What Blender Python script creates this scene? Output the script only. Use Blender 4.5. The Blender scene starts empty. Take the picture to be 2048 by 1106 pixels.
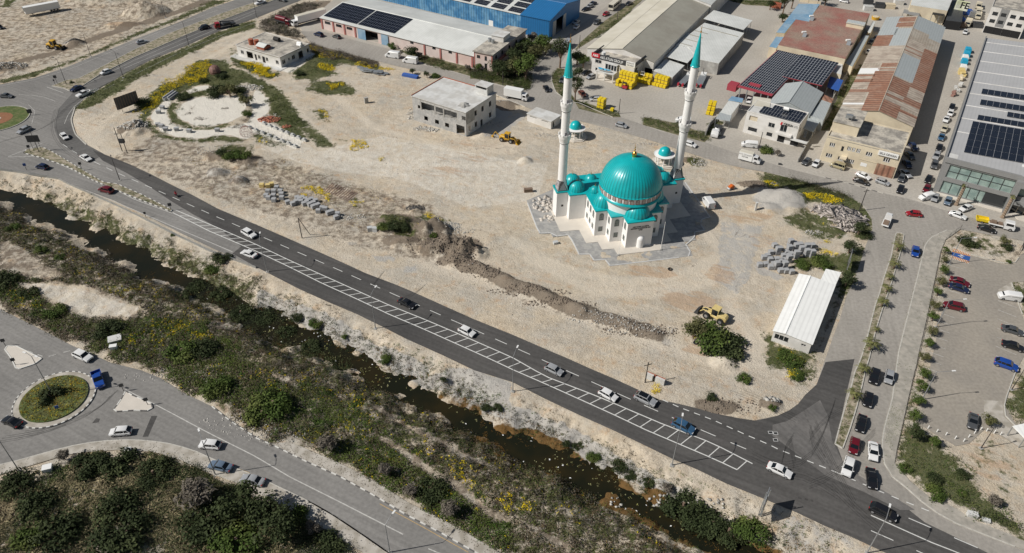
import bpy,math,random
import numpy as np
from mathutils import Vector,Matrix
random.seed(7);rng=np.random.default_rng(7)
SC=bpy.context.scene;COL=SC.collection
R_=math.radians
CAM_H,FPX,PITCH,ROLL=112.0,1480.0,38.7,0.76
_t,_r=R_(PITCH),R_(ROLL)
FW=np.array([0,math.cos(_t),-math.sin(_t)]);_rt=np.array([1.,0,0]);_up=np.cross(_rt,FW)
RT=_rt*math.cos(_r)+_up*math.sin(_r);UP=-_rt*math.sin(_r)+_up*math.cos(_r)
cd=bpy.data.cameras.new('camera');cam=bpy.data.objects.new('camera',cd);COL.objects.link(cam)
cd.sensor_width=36;cd.lens=FPX/2048*36;cd.clip_start=1;cd.clip_end=9000
cam.matrix_world=Matrix(((RT[0],UP[0],-FW[0],0),(RT[1],UP[1],-FW[1],0),(RT[2],UP[2],-FW[2],CAM_H),(0,0,0,1)))
SC.camera=cam
SUN_EL,SUN_AZ=42.0,12.6
w=bpy.data.worlds.new('World');SC.world=w;w.use_nodes=True
nt=w.node_tree;bg=nt.nodes['Background'];sky=nt.nodes.new('ShaderNodeTexSky')
sky.sky_type='NISHITA';sky.sun_disc=False;sky.sun_elevation=R_(SUN_EL);sky.sun_rotation=R_(-90-SUN_AZ)
sky.air_density=1.2;sky.dust_density=1.5
nt.links.new(sky.outputs[0],bg.inputs[0]);bg.inputs[1].default_value=0.04
sl=bpy.data.lights.new('sun','SUN');sl.energy=4.2;sl.angle=R_(0.5);sl.color=(1,.96,.9)
so=bpy.data.objects.new('sun',sl);COL.objects.link(so)
_d=Vector((math.cos(R_(SUN_AZ))*math.cos(R_(SUN_EL)),math.sin(R_(SUN_AZ))*math.cos(R_(SUN_EL)),-math.sin(R_(SUN_EL))))
so.rotation_euler=_d.to_track_quat('-Z','Y').to_euler();so.location=(0,100,300)
SC.view_settings.view_transform='Standard';SC.view_settings.look='None';SC.view_settings.exposure=0.0
SC.view_settings.gamma=1
RG={'P':(0,0,1)}
for c in range(4):
 for r,y in enumerate((0,370,736)):RG['%d%d'%(c,r)]=(512*c,y,2.988)
RG.update(Z1=(460,0,6.827),Z2=(760,0,6.827),Z3=(940,0,5.027),Z4=(1160,0,5.027),Z5=(1540,0,7.373),Z6=(1788,0,7.373),Z7=(1400,150,6.143),Z8=(1640,200,5.027),Y1=(1440,400,5.531),Y2=(1480,320,6.914),Y3=(500,340,6.827),Y4=(720,380,6.143),Y5=(280,120,5.529),Y6=(780,130,5.12),Y7=(0,120,4.607),Y8=(1850,440,5.53),T5=(1040,340,6.914),T6=(1200,270,6.914),T7=(1160,400,6.914),X8=(1860,300,6.914),X1=(1080,60,6.914),X2=(1080,220,6.914),X3=(1300,40,6.914),X4=(1300,200,6.914),K1=(1640,560,5.53),K2=(1760,860,5.53),S1=(1180,100,17.02))
def L(r,*c):
 ox,oy,s=RG[r]
 return[(ox+c[i]/s,oy+c[i+1]/s)for i in range(0,len(c),2)]
def W(p,z=0.0):
 d=FW*FPX+RT*(p[0]-1024)-UP*(p[1]-553);k=(z-CAM_H)/d[2]
 return(d[0]*k,d[1]*k)
def LW(r,*c,z=0.0):return[W(p,z)for p in L(r,*c)]
def A1(r,x,y,z=0.0):return LW(r,x,y,z=z)[0]
class MB:
 def __init__(s):s.v=[];s.f=[];s.m=[];s.g=[]
 def add(s,vs,fs,m=0):
  o=len(s.v);s.g.append((o,len(s.f)));s.v+=[tuple(q)for q in vs]
  for f in fs:s.f.append(tuple(o+i for i in f));s.m.append(m)
  return s
 def box(s,x0,y0,z0,x1,y1,z1,m=0):
  return s.add([(x0,y0,z0),(x1,y0,z0),(x1,y1,z0),(x0,y1,z0),(x0,y0,z1),(x1,y0,z1),(x1,y1,z1),(x0,y1,z1)],[(0,3,2,1),(4,5,6,7),(0,1,5,4),(1,2,6,5),(2,3,7,6),(3,0,4,7)],m)
 def obox(s,c,d,rz=0,m=0,rx=0,ry=0):
  M=Matrix.Rotation(rz,3,'Z')@Matrix.Rotation(ry,3,'Y')@Matrix.Rotation(rx,3,'X');vs=[]
  for z in(-.5,.5):
   for x,y in((-.5,-.5),(.5,-.5),(.5,.5),(-.5,.5)):
    vs.append(M@Vector((x*d[0],y*d[1],z*d[2]))+Vector(c))
  return s.add(vs,[(0,3,2,1),(4,5,6,7),(0,1,5,4),(1,2,6,5),(2,3,7,6),(3,0,4,7)],m)
 def prism(s,poly,z0,z1,m=0,bottom=False):
  n=len(poly);vs=[(x,y,z0)for x,y in poly]+[(x,y,z1)for x,y in poly]
  a=sum(poly[i][0]*poly[(i+1)%n][1]-poly[(i+1)%n][0]*poly[i][1]for i in range(n))
  top=tuple(range(n,2*n));fs=[top if a>0 else top[::-1]]
  for i in range(n):
   j=(i+1)%n;q=(i,j,n+j,n+i);fs.append(q if a>0 else q[::-1])
  if bottom:fs.append(tuple(range(n))[::-1]if a>0 else tuple(range(n)))
  return s.add(vs,fs,m)
 def sheet(s,poly,z,m=0):
  n=len(poly);a=sum(poly[i][0]*poly[(i+1)%n][1]-poly[(i+1)%n][0]*poly[i][1]for i in range(n))
  return s.add([(x,y,z)for x,y in poly],[tuple(range(n))if a>0 else tuple(range(n))[::-1]],m)
 def cyl(s,c,r0,r1,h,n=12,m=0,cap=True,ph=0):
  vs=[(c[0]+r*math.cos(ph+2*math.pi*i/n),c[1]+r*math.sin(ph+2*math.pi*i/n),c[2]+z)for r,z in((r0,0),(r1,h))for i in range(n)]
  fs=[(i,(i+1)%n,n+(i+1)%n,n+i)for i in range(n)]
  if cap:fs+=[tuple(range(n,2*n)),tuple(range(n))[::-1]]
  return s.add(vs,fs,m)
 def rod(s,a,b,r,n=6,m=0,r2=None):
  a=Vector(a);b=Vector(b);d=b-a
  q=d.to_track_quat('Z','Y').to_matrix();r2=r if r2 is None else r2
  vs=[p+q@Vector((rr*math.cos(2*math.pi*i/n),rr*math.sin(2*math.pi*i/n),0))for p,rr in((a,r),(b,r2))for i in range(n)]
  return s.add(vs,[(i,(i+1)%n,n+(i+1)%n,n+i)for i in range(n)]+[tuple(range(n,2*n)),tuple(range(n))[::-1]],m)
 def path(s,pts,r,n=6,m=0):
  for a,b in zip(pts,pts[1:]):s.rod(a,b,r,n,m)
  return s
 def lathe(s,prof,c=(0,0,0),n=24,m=0,rib=None,a0=0,a1=2*math.pi,seam=None):
  full=abs(a1-a0-2*math.pi)<1e-6;k=n if full else n+1;vs=[]
  for r,z in prof:
   for i in range(k):
    a=a0+(a1-a0)*i/n;rr=r*(rib(i)if rib else 1)
    vs.append((c[0]+rr*math.cos(a),c[1]+rr*math.sin(a),c[2]+z))
  fs=[]
  for j in range(len(prof)-1):
   for i in range(n):
    i2=(i+1)%k
    fs.append((j*k+i,j*k+i2,(j+1)*k+i2,(j+1)*k+i))
  s.add(vs,fs,m)
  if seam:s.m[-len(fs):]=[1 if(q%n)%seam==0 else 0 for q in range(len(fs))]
  return s
 def each(s,name,mats,parent=None,smooth=False):
  g=s.g+[(len(s.v),len(s.f))];out=None
  for(a,fa),(b,fb)in zip(g,g[1:]):
   if b>a:q=MB();q.v=s.v[a:b];q.f=[tuple(i-a for i in f)for f in s.f[fa:fb]];q.m=s.m[fa:fb];out=q.build(name,mats,parent,smooth)
  return out
 def build(s,name,mats,parent=None,smooth=False,sharp=40):
  me=bpy.data.meshes.new(name);me.from_pydata(s.v,[],s.f)
  if not isinstance(mats,(list,tuple)):mats=[mats]
  for mt in mats:me.materials.append(mt)
  if len(mats)>1:me.polygons.foreach_set('material_index',s.m)
  if smooth:
   me.polygons.foreach_set('use_smooth',[True]*len(s.f))
   try:me.set_sharp_from_angle(angle=R_(sharp))
   except Exception:pass
  me.update()
  o=bpy.data.objects.new(name,me);COL.objects.link(o)
  if parent is not None:o.parent=parent
  return o
def tag(o,label=None,cat=None,group=None,kind=None):
 if label:o['label']=label
 if cat:o['category']=cat
 if group:o['group']=group
 if kind:o['kind']=kind
 return o
def thing(name,label,cat,loc=(0,0,0),rz=0,group=None):
 o=bpy.data.objects.new(name,None);COL.objects.link(o);o.empty_display_size=.5
 o.location=(loc[0],loc[1],loc[2]if len(loc)>2 else 0);o.rotation_euler=(0,0,rz)
 return tag(o,label,cat,group)
def dup(root,loc,rz=0,label=None,group=None,sc=None,mats=None):
 r=root.copy();COL.objects.link(r);r.location=loc;r.rotation_euler=(0,0,rz)
 if sc is not None:r.scale=(sc,sc,sc)if not isinstance(sc,(tuple,list))else sc
 if label:r['label']=label
 if group:r['group']=group
 for ch in list(root.children):
  c=ch.copy();COL.objects.link(c);c.parent=r
  for g in ch.children:
   d=g.copy();COL.objects.link(d);d.parent=c
 return r
def struct(mb,name,mat,smooth=False):
 return tag(mb.build(name,mat,smooth=smooth),kind='structure')
def tris(name,V,F,mat,parent=None,nv=4):
 """fast mesh from numpy: V (n,3), F (m,nv)"""
 me=bpy.data.meshes.new(name);n,m=len(V),len(F)
 me.vertices.add(n);me.vertices.foreach_set('co',np.asarray(V,np.float32).ravel())
 me.loops.add(m*nv);me.loops.foreach_set('vertex_index',np.asarray(F,np.int32).ravel())
 me.polygons.add(m);me.polygons.foreach_set('loop_start',np.arange(0,m*nv,nv,dtype=np.int32))
 me.update(calc_edges=True)
 for mt in(mat if isinstance(mat,(list,tuple))else[mat]):me.materials.append(mt)
 o=bpy.data.objects.new(name,me);COL.objects.link(o)
 if parent is not None:o.parent=parent
 return o
def srgb(r,g,b):return tuple(((c/255)/12.92 if c/255<=.04045 else((c/255+.055)/1.055)**2.4)for c in(r,g,b))
MATS={}
def mat(name,col,rough=.7,noise=.12,scale=3.0,metal=0,stripe=None,col2=None,n2=.0,sc2=.3,bump=0,island=0,spec=.5,coat=0,coords='Object',det=4,streak=None):
 """principled material: base colour mottled by noise; col2 blended in by large noise; stripe=(axis,period,depth) for corrugated sheet"""
 if name in MATS:return MATS[name]
 m=bpy.data.materials.new(name);m.use_nodes=True;n=m.node_tree.nodes;l=m.node_tree.links
 b=n['Principled BSDF'];b.inputs['Roughness'].default_value=rough;b.inputs['Metallic'].default_value=metal
 b.inputs['Specular IOR Level'].default_value=spec
 if coat:b.inputs['Coat Weight'].default_value=coat;b.inputs['Coat Roughness'].default_value=.06
 tc=n.new('ShaderNodeTexCoord').outputs[coords]
 def noi(sc,d=det):
  t=n.new('ShaderNodeTexNoise');t.inputs['Scale'].default_value=sc;t.inputs['Detail'].default_value=d;l.new(tc,t.inputs['Vector']);return t.outputs['Fac']
 def mix(f,a,c,bt='MIX'):
  x=n.new('ShaderNodeMix');x.data_type='RGBA';x.blend_type=bt
  if isinstance(f,float):x.inputs[0].default_value=f
  else:l.new(f,x.inputs[0])
  for k,q in((6,a),(7,c)):
   if isinstance(q,tuple):x.inputs[k].default_value=(*q[:3],1)
   else:l.new(q,x.inputs[k])
  return x.outputs[2]
 def ramp(f,a,c,va=0.,vb=1.):
  x=n.new('ShaderNodeMapRange');l.new(f,x.inputs[0]);x.inputs[1].default_value=a;x.inputs[2].default_value=c
  x.inputs[3].default_value=va;x.inputs[4].default_value=vb;return x.outputs[0]
 c=tuple(col)
 if col2 is not None:c=mix(ramp(noi(sc2,5),.5-n2*.5,.5+n2*.5)if n2 else ramp(noi(sc2,5),.42,.6),c,tuple(col2))
 if streak:
  mp=n.new('ShaderNodeMapping');mp.vector_type='TEXTURE';mp.inputs['Rotation'].default_value=(0,0,R_(streak[0]));mp.inputs['Scale'].default_value=(18,.9,1);l.new(tc,mp.inputs[0]);t0=tc;tc=mp.outputs[0];f=ramp(noi(streak[1],5),.35,.65,1-streak[2],1+streak[2]);tc=t0
  x=n.new('ShaderNodeVectorMath');x.operation='SCALE'
  if isinstance(c,tuple):x.inputs[0].default_value=c
  else:l.new(c,x.inputs[0])
  l.new(f,x.inputs['Scale']);c=x.outputs[0]
 if noise:
  f=ramp(noi(scale),.3,.7,1-noise,1+noise)
  x=n.new('ShaderNodeVectorMath');x.operation='SCALE'
  if isinstance(c,tuple):x.inputs[0].default_value=c
  else:l.new(c,x.inputs[0])
  l.new(f,x.inputs['Scale']);c=x.outputs[0]
 if island:
  g=n.new('ShaderNodeNewGeometry');f=ramp(g.outputs['Random Per Island'],0,1,1-island,1+island)
  x=n.new('ShaderNodeVectorMath');x.operation='SCALE'
  if isinstance(c,tuple):x.inputs[0].default_value=c
  else:l.new(c,x.inputs[0])
  l.new(f,x.inputs['Scale']);c=x.outputs[0]
 hgt=None
 if stripe:
  ax,per,dep=stripe;sp=n.new('ShaderNodeSeparateXYZ');l.new(tc,sp.inputs[0])
  a=n.new('ShaderNodeMath');a.operation='MULTIPLY';l.new(sp.outputs[ax],a.inputs[0]);a.inputs[1].default_value=2*math.pi/per
  si=n.new('ShaderNodeMath');si.operation='SINE';l.new(a.outputs[0],si.inputs[0])
  hgt=ramp(si.outputs[0],-1,1,0,1)
  x=n.new('ShaderNodeVectorMath');x.operation='SCALE'
  if isinstance(c,tuple):x.inputs[0].default_value=c
  else:l.new(c,x.inputs[0])
  l.new(ramp(si.outputs[0],-1,0,1-dep,1.),x.inputs['Scale']);c=x.outputs[0]
 if isinstance(c,tuple):b.inputs['Base Color'].default_value=(*c,1)
 else:l.new(c,b.inputs['Base Color'])
 if bump:
  bp=n.new('ShaderNodeBump');bp.inputs['Strength'].default_value=min(1,bump);bp.inputs['Distance'].default_value=.15
  l.new(noi(scale*2),bp.inputs['Height']);l.new(bp.outputs[0],b.inputs['Normal'])
 MATS[name]=m
 return m
M=dict(white=mat('white_plaster',(.72,.70,.67),.8,.05,.6,col2=(.62,.60,.56),sc2=.25),mosque=mat('white_render',(.80,.79,.77),.75,.03,.5),cream=mat('cream_plaster',(.66,.58,.43),.85,.07,.5,col2=(.58,.50,.37),sc2=.2),conc=mat('bare_concrete',(.42,.41,.38),.9,.16,1.2,col2=(.30,.29,.27),sc2=.35),blockwall=mat('grey_blockwork',(.36,.36,.35),.9,.14,1.6,col2=(.46,.45,.43),sc2=.5),slab=mat('pale_roof_slab',(.62,.62,.60),.85,.08,.8,col2=(.52,.51,.48),sc2=.3),dirtroof=mat('weathered_roof',(.50,.46,.39),.9,.2,1.5,col2=(.27,.25,.22),sc2=.35),redroof=mat('faded_red_roof_coating',(.30,.125,.10),.9,.25,2.0,col2=(.30,.22,.17),n2=.3,sc2=.12,coords='Object',det=8),rustsheet=mat('rusty_corrugated_sheet',(.30,.15,.10),.75,.2,1.0,stripe=(0,1.5,.45),col2=(.36,.22,.15),sc2=.4),greysheet=mat('grey_corrugated_sheet',(.40,.43,.43),.55,.05,.8,stripe=(0,.9,.10)),tansheet=mat('tan_corrugated_sheet',(.46,.41,.34),.7,.1,1.0,stripe=(0,.9,.18),col2=(.40,.34,.27),sc2=.3),creamsheet=mat('cream_corrugated_sheet',(.66,.62,.52),.6,.05,.6,stripe=(1,1.1,.08),col2=(.58,.54,.44),sc2=.15),olivesheet=mat('olive_grey_sheet',(.36,.345,.29),.65,.05,.6,stripe=(1,1.1,.08),col2=(.32,.30,.25),sc2=.1),whitesheet=mat('white_metal_sheet',(.68,.69,.66),.5,.04,.6,stripe=(0,1.0,.07),col2=(.60,.61,.58),sc2=.12),whitesheet2=mat('white_panel_roof',(.90,.90,.87),.5,.04,.6,stripe=(0,1.0,.10)),bluewall=mat('blue_metal_cladding',(.05,.20,.40),.5,.12,.6,stripe=(0,1.3,.35),col2=(.14,.32,.50),sc2=.3),bluedark=mat('deep_blue_cladding',(.02,.15,.36),.45,.05,.6,stripe=(0,1.0,.2)),bluedark2=mat('deep_blue_cladding_side',(.02,.15,.36),.45,.05,.6,stripe=(1,1.0,.2)),blueroof=mat('pale_blue_sheet',(.17,.32,.47),.6,.08,.8,stripe=(1,.9,.1),col2=(.3,.42,.52),sc2=.1),grey=mat('mid_grey_render',(.25,.25,.245),.7,.06,.8),greyroof=mat('grey_panel_roof',(.42,.42,.42),.55,.04,.3,stripe=(0,1.0,.06)),darkgrey=mat('charcoal_cladding',(.05,.052,.055),.5,.05),dark=mat('dark_recess',(.012,.012,.013),.8,0),black=mat('black_rubber',(.02,.02,.02),.8,.1),metal=mat('galvanised_metal',(.42,.44,.45),.4,.05,metal=.6),pole=mat('lamp_post_grey',(.30,.31,.32),.5,.05,metal=.3),darkpole=mat('dark_pole',(.055,.05,.048),.6,.1),wood=mat('weathered_wood',(.20,.14,.10),.85,.25,3),teal=mat('teal_roof_metal',(.006,.385,.41),.3,.12,.4,spec=.5),tealshade=mat('teal_seam_shade',(.003,.27,.28),.45,.05,.8),gold=mat('gilded_metal',(.75,.42,.10),.25,.05,metal=1),glass=mat('window_glass',(.02,.025,.03),.08,0,spec=.8),greenglass=mat('pale_green_glass',(.33,.43,.39),.12,.1,.5,spec=.8,col2=(.22,.30,.28),sc2=.35),pink=mat('pink_wash_wall',(.66,.56,.52),.85,.06,.5,col2=(.62,.47,.42),sc2=.12),pinkpost=mat('faded_red_pilaster',(.40,.15,.13),.8,.1),signwhite=mat('sign_white',(.8,.8,.78),.5,.02),signblack=mat('sign_black',(.01,.01,.01),.5,0),signred=mat('sign_red',(.55,.02,.03),.5,.02),red=mat('red_paint',(.42,.03,.05),.4,.08),maroon=mat('maroon_trim',(.36,.05,.07),.6,.1),yellow=mat('yellow_wrapped_goods',(.78,.58,.02),.5,.10,4,stripe=(0,.35,.12)),machine=mat('machine_yellow',(.62,.36,.03),.5,.15),machinebeige=mat('faded_machine_yellow',(.66,.52,.22),.5,.1),orange=mat('orange_paint',(.6,.14,.02),.5,.1),block=mat('grey_paving_blocks',(.36,.365,.37),.9,.12,3,stripe=(2,.25,.15)),blocklight=mat('pale_kerb_blocks',(.48,.49,.49),.9,.1,3),bluepaint=mat('blue_paint',(.03,.10,.36),.5,.08),cyan=mat('cyan_tarpaulin',(.02,.35,.55),.5,.1),tilered=mat('red_brick',(.36,.11,.06),.85,.15,4),marking=mat('white_road_paint',(.66,.66,.63),.7,.12,2.5),markworn=mat('worn_road_paint',(.50,.49,.46),.8,.2,1.5),markyellow=mat('ochre_road_paint',(.47,.33,.16),.8,.2,2),kerb=mat('kerb_stone',(.50,.48,.43),.85,.15,2),kerbw=mat('white_painted_kerb',(.66,.65,.61),.8,.1,2),kerbb=mat('black_painted_kerb',(.13,.125,.12),.8,.2,2),park2=mat('dusty_pavers',(.40,.37,.32),.9,.12,1.2,col2=(.32,.30,.26),sc2=.5),park=mat('sand_pavers',(.50,.465,.41),.9,.1,1.2,col2=(.33,.30,.25),sc2=.6),terr=mat('cream_terrace_slabs',(.62,.57,.50),.8,.05,.5),grpave=mat('grey_block_paving',(.30,.295,.285),.85,.10,1.5,col2=(.37,.36,.34),n2=.06,sc2=.6),grpave2=mat('pale_edging',(.55,.55,.54),.8,.08),solar=mat('solar_cell',(.012,.014,.022),.18,.2,1.0,spec=.6),solarfr=mat('solar_frame',(.45,.46,.48),.5,0),stone=mat('pale_rubble',(.46,.44,.40),.9,.2,2,island=.3),stoned=mat('brown_clods',(.20,.16,.125),.95,.25,2,island=.4),rubred=mat('red_brick_rubble',(.34,.12,.07),.9,.2,2,island=.4),debris=mat('grey_scrap_timber',(.38,.34,.31),.9,.25,2,island=.5),)  # darker teal has the shade of the standing seams put into its colour
PP=lambda*c:LW('P',*c)
HW=PP(-160,185,-120,190,0,169,67,156,134,134,200,107,268,79,351,47,425,15,469,0,560,-35,700,-90,830,-90,595,0,512,35,435,62,368,92,301,119,248,147,201,174,167,195,150,215,142,241,150,268,174,291,207,308,254,326,301,348,344,370,385,390,435,417,475,434,560,470,560,555,512,534,430,499,363,467,296,433,226,400,141,370,117,358,60,345,0,341,-160,335)
NA=PP(465,507,482,493,440,458,385,428,345,404,300,374,255,347,205,321,185,300,207,308,254,326,301,348,344,370,385,390,435,417,475,434,512,449,572,475,629,500,672,519,733,547,796,571,820,581,880,608,947,638,1024,669,1091,698,1138,718,1178,736,1225,756,1278,780,1312,798,1359,808,1392,816,1426,826,1476,836,1509,841,1536,836,1556,831,1579,820,1596,808,1610,790,1633,769,1651,724,1709,718,1690,800,1672,885,1690,935,1780,990,1850,1045,1960,1098,2080,1160,2060,1240,1900,1165,1763,1102,1703,1074,1650,1052,1593,1025,1526,997,1452,967,1392,938,1345,918,1292,892,1225,860,1158,830,1091,798,1024,764,947,740,880,708,813,678,766,654,713,628,656,604,596,577,532,544,512,534)
NA_S=NA
BV=PP(1745,457,1733,487,1723,517,1710,557,1693,591,1680,637,1670,664,1660,691,1648,725,1633,769,1610,790,1596,808,1579,820,1556,831,1509,841,1480,870,1600,1015,1763,1090,2060,1235,2150,1150,2048,1101,1971,1071,1904,1044,1871,1024,1847,1007,1814,977,1780,950,1767,923,1764,887,1770,846,1784,803,1792,740,1797,705,1810,651,1827,584,1844,517,1851,487,1864,474,1894,460,1921,459,1954,465,2038,480,2200,520,2200,478,1960,440,1879,417,1815,397,1759,385,1706,369,1640,353,1580,338,1536,325,1480,309,1409,284,1325,264,1282,248,1241,234,1225,234,1158,204,1138,204,1111,184,1103,161,1104,147,1116,134,1141,97,1175,77,1278,10,1330,-30,1280,-40,1225,5,1160,50,1109,93,1099,103,1077,127,1067,139,1064,175,1051,182,1024,178,980,167,930,150,847,130,803,110,780,98,726,85,650,64,600,62,622,87,726,115,806,135,863,147,930,165,987,187,1024,203,1057,216,1118,233,1168,244,1198,249,1258,268,1312,284,1369,303,1416,318,1459,330,1490,337,1536,345,1570,352,1607,363,1640,372,1680,384,1703,395,1723,407,1733,417,1743,437)
IY=PP(600,55,622,87,726,115,806,135,863,147,930,165,987,187,1024,203,1057,216,1118,233,1168,244,1258,268,1312,284,1369,303,1459,330,1536,345,1607,363,1680,384,1723,407,1743,437,1800,462,1900,455,2048,480,2230,525,2300,-120,1700,-140,760,-120,690,-20)
PK=PP(1906,495,1939,510,1984,522,2011,529,2031,527,2041,510,2060,497,2200,520,2200,560,2023,564,2046,634,2060,690,2031,743,2021,769,2008,806,2030,845,2060,880,2048,900,1997,869,1968,860,1938,887,1911,892,1837,848,1859,740,1880,640)
LR=PP(-140,540,0,618,67,651,144,691,221,725,281,740,321,756,368,786,424,813,458,840,512,876,555,895,612,923,679,953,746,990,813,1030,880,1065,944,1101,1060,1165,960,1225,776,1106,726,1071,666,1031,612,1000,542,967,512,953,435,923,385,900,335,887,291,881,234,880,167,887,100,903,50,918,0,930,-140,960)
P1=PP(540,889,579,884,666,921,746,960,813,1004,880,1037,947,1074,990,1101,1080,1155,1060,1165,944,1101,880,1065,813,1030,746,990,679,953,612,923,555,895)
P2=PP(-140,960,0,930,50,918,100,903,167,887,234,880,291,881,335,887,385,900,435,923,512,953,542,967,612,1000,666,1031,726,1071,776,1106,860,1160,800,1160,726,1106,646,1057,579,1020,512,985,485,970,418,947,361,920,301,903,234,900,151,907,110,917,67,930,0,950,-140,985)
SW=LW('31',1100,270,1150,265,1060,330,1030,400,980,640,940,830,900,1000,880,1106)+LW('32',880,0,840,170,800,350,770,480,755,570,850,680,960,770,1100,830,1250,920,1400,980,1560,1050,1560,1100,1300,1000,1100,920,1000,860,930,810,830,720,730,640,690,560,680,450,700,330,740,200,765,12)+LW('31',780,1000,820,840,870,640,920,440,940,350,980,310,1070,270)
ZW=-2.6
CANAL=LW('01',-200,-40,0,30,150,60,330,140,500,220,650,290,760,350,900,400,1000,480,1180,560,1330,640,1450,690,1530,735,z=ZW)+LW('11',150,770,300,850,420,930,520,980,700,1060,780,1106,z=ZW)+LW('12',900,50,1000,110,1150,180,1300,260,1400,330,1530,390,z=ZW)+LW('22',130,420,250,470,400,550,560,620,650,690,760,750,900,800,1100,900,1300,1000,1530,1090,1800,1180,z=ZW)+LW('22',1500,1230,1200,1106,1120,1070,960,1000,800,910,550,800,350,700,200,620,0,560,z=ZW)+LW('12',1400,460,1200,370,1030,280,900,200,750,140,640,70,520,0,z=ZW)+LW('11',300,1000,0,880,z=ZW)+LW('01',1300,740,1150,650,980,590,850,540,720,450,560,370,400,290,200,200,0,95,-200,30,z=ZW)
ISL=LW('Z3',690,640,640,700,640,880,560,915,300,850,130,815,0,780,0,720,150,700,200,560,400,330,600,390,800,430,850,470)
def vnoise(x,y,sc,seed=0):
 g=np.random.default_rng(seed).random((256,256));u=x/sc+1000.3;v=y/sc+777.7
 i=np.floor(u).astype(int);j=np.floor(v).astype(int);fu=u-i;fv=v-j
 fu=fu*fu*(3-2*fu);fv=fv*fv*(3-2*fv);i0,i1,j0,j1=i&255,(i+1)&255,j&255,(j+1)&255
 return(g[i0,j0]*(1-fu)+g[i1,j0]*fu)*(1-fv)+(g[i0,j1]*(1-fu)+g[i1,j1]*fu)*fv
def fbm(x,y,sc,o=4,seed=0):
 s=0;a=1;t=0
 for k in range(o):s=s+a*vnoise(x,y,sc/2**k,seed+k);t+=a;a*=.55
 return s/t
def inpoly(poly,X,Y):
 r=np.zeros(X.shape,bool);n=len(poly)
 for i in range(n):
  x0,y0=poly[i];x1,y1=poly[(i+1)%n]
  if y0==y1:continue
  c=((y0>Y)!=(y1>Y))&(X<(x1-x0)*(Y-y0)/(y1-y0)+x0);r^=c
 return r
def sdf(poly,X,Y,reach=8.0,far=99.0,closed=True):
 """signed distance (positive inside), exact within reach"""
 P=np.array(poly);out=np.full(X.shape,-far)
 b=(X>P[:,0].min()-reach)&(X<P[:,0].max()+reach)&(Y>P[:,1].min()-reach)&(Y<P[:,1].max()+reach)
 x=X[b];y=Y[b];d=np.full(x.shape,1e9);n=len(P)
 for i in range(n if closed else n-1):
  a=P[i];e=P[(i+1)%n]-a;q=max(1e-9,e@e)
  t=np.clip(((x-a[0])*e[0]+(y-a[1])*e[1])/q,0,1)
  d=np.minimum(d,(x-a[0]-t*e[0])**2+(y-a[1]-t*e[1])**2)
 d=np.sqrt(d);ins=inpoly(poly,x,y)if closed else np.zeros(x.shape,bool)
 out[b]=np.where(ins,d,-d)
 return out
def sst(a,b,x):t=np.clip((x-a)/(b-a),0,1);return t*t*(3-2*t)
gx=np.concatenate([[-3000,-1200,-600,-400],np.arange(-300,-200,2.),np.arange(-200,200,.55),np.arange(200,300.1,2.),[400,600,1200,3000]])
gy=np.concatenate([[-3000,-1000,-300,-50,20,40],np.arange(54,130,.42),np.arange(130,230,.6),np.arange(230,420,1.0),[450,500,700,1200,3500]])
GX,GY=np.meshgrid(gx,gy);gxr,gyr=GX.ravel(),GY.ravel()
dx=(fbm(gxr,gyr,3,2,50)-.5)*1.6;dy=(fbm(gxr,gyr,3,2,60)-.5)*1.6
roadw=np.zeros(gxr.shape)
for pl in(HW,NA,BV,IY,PK,LR,P1,P2,SW):roadw=np.maximum(roadw,sst(-1.6,-.15,sdf(pl,gxr,gyr)))
dcan=sdf(CANAL,gxr,gyr,22)
VEG_S=PP(-200,950,0,955,67,935,151,912,234,905,301,908,361,925,418,952,512,990,579,1025,646,1062,726,1111,800,1170,700,1400,-200,1400)
SB=PP(-150,330,0,407,67,442,134,470,187,496,241,522,284,552,328,570,385,590,435,620,512,663,612,708,726,763,763,786,857,806,980,863,1091,928,1200,984,1290,1043,1400,1100,1480,1160,1100,1180,990,1101,880,1037,746,960,640,905,560,880,460,835,400,795,330,752,280,735,150,685,0,612,-150,550)
gh=(fbm(gxr,gyr,14,4,3)-.5)*.5+(fbm(gxr,gyr,2.0,3,9)-.5)*.16
rough=(sst(-4,1,sdf(SB,gxr,gyr)))*.9+sst(-4,1,sdf(VEG_S,gxr,gyr))*.8
gh=gh+rough*((fbm(gxr,gyr,9,4,21)-.45)*1.6+(fbm(gxr,gyr,1.6,3,22)-.5)*.7)
dcn=dcan+(fbm(gxr,gyr,5,4,33)-.5)*5.5
bank=sst(-8,3.2,dcn)
gh=gh*(1-.6*bank)+(ZW-.7)*bank+(bank*(1-bank)*4)*((fbm(gxr,gyr,2.2,4,31)-.5)*2.2+(fbm(gxr,gyr,.9,2,32)-.5)*.7)
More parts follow.
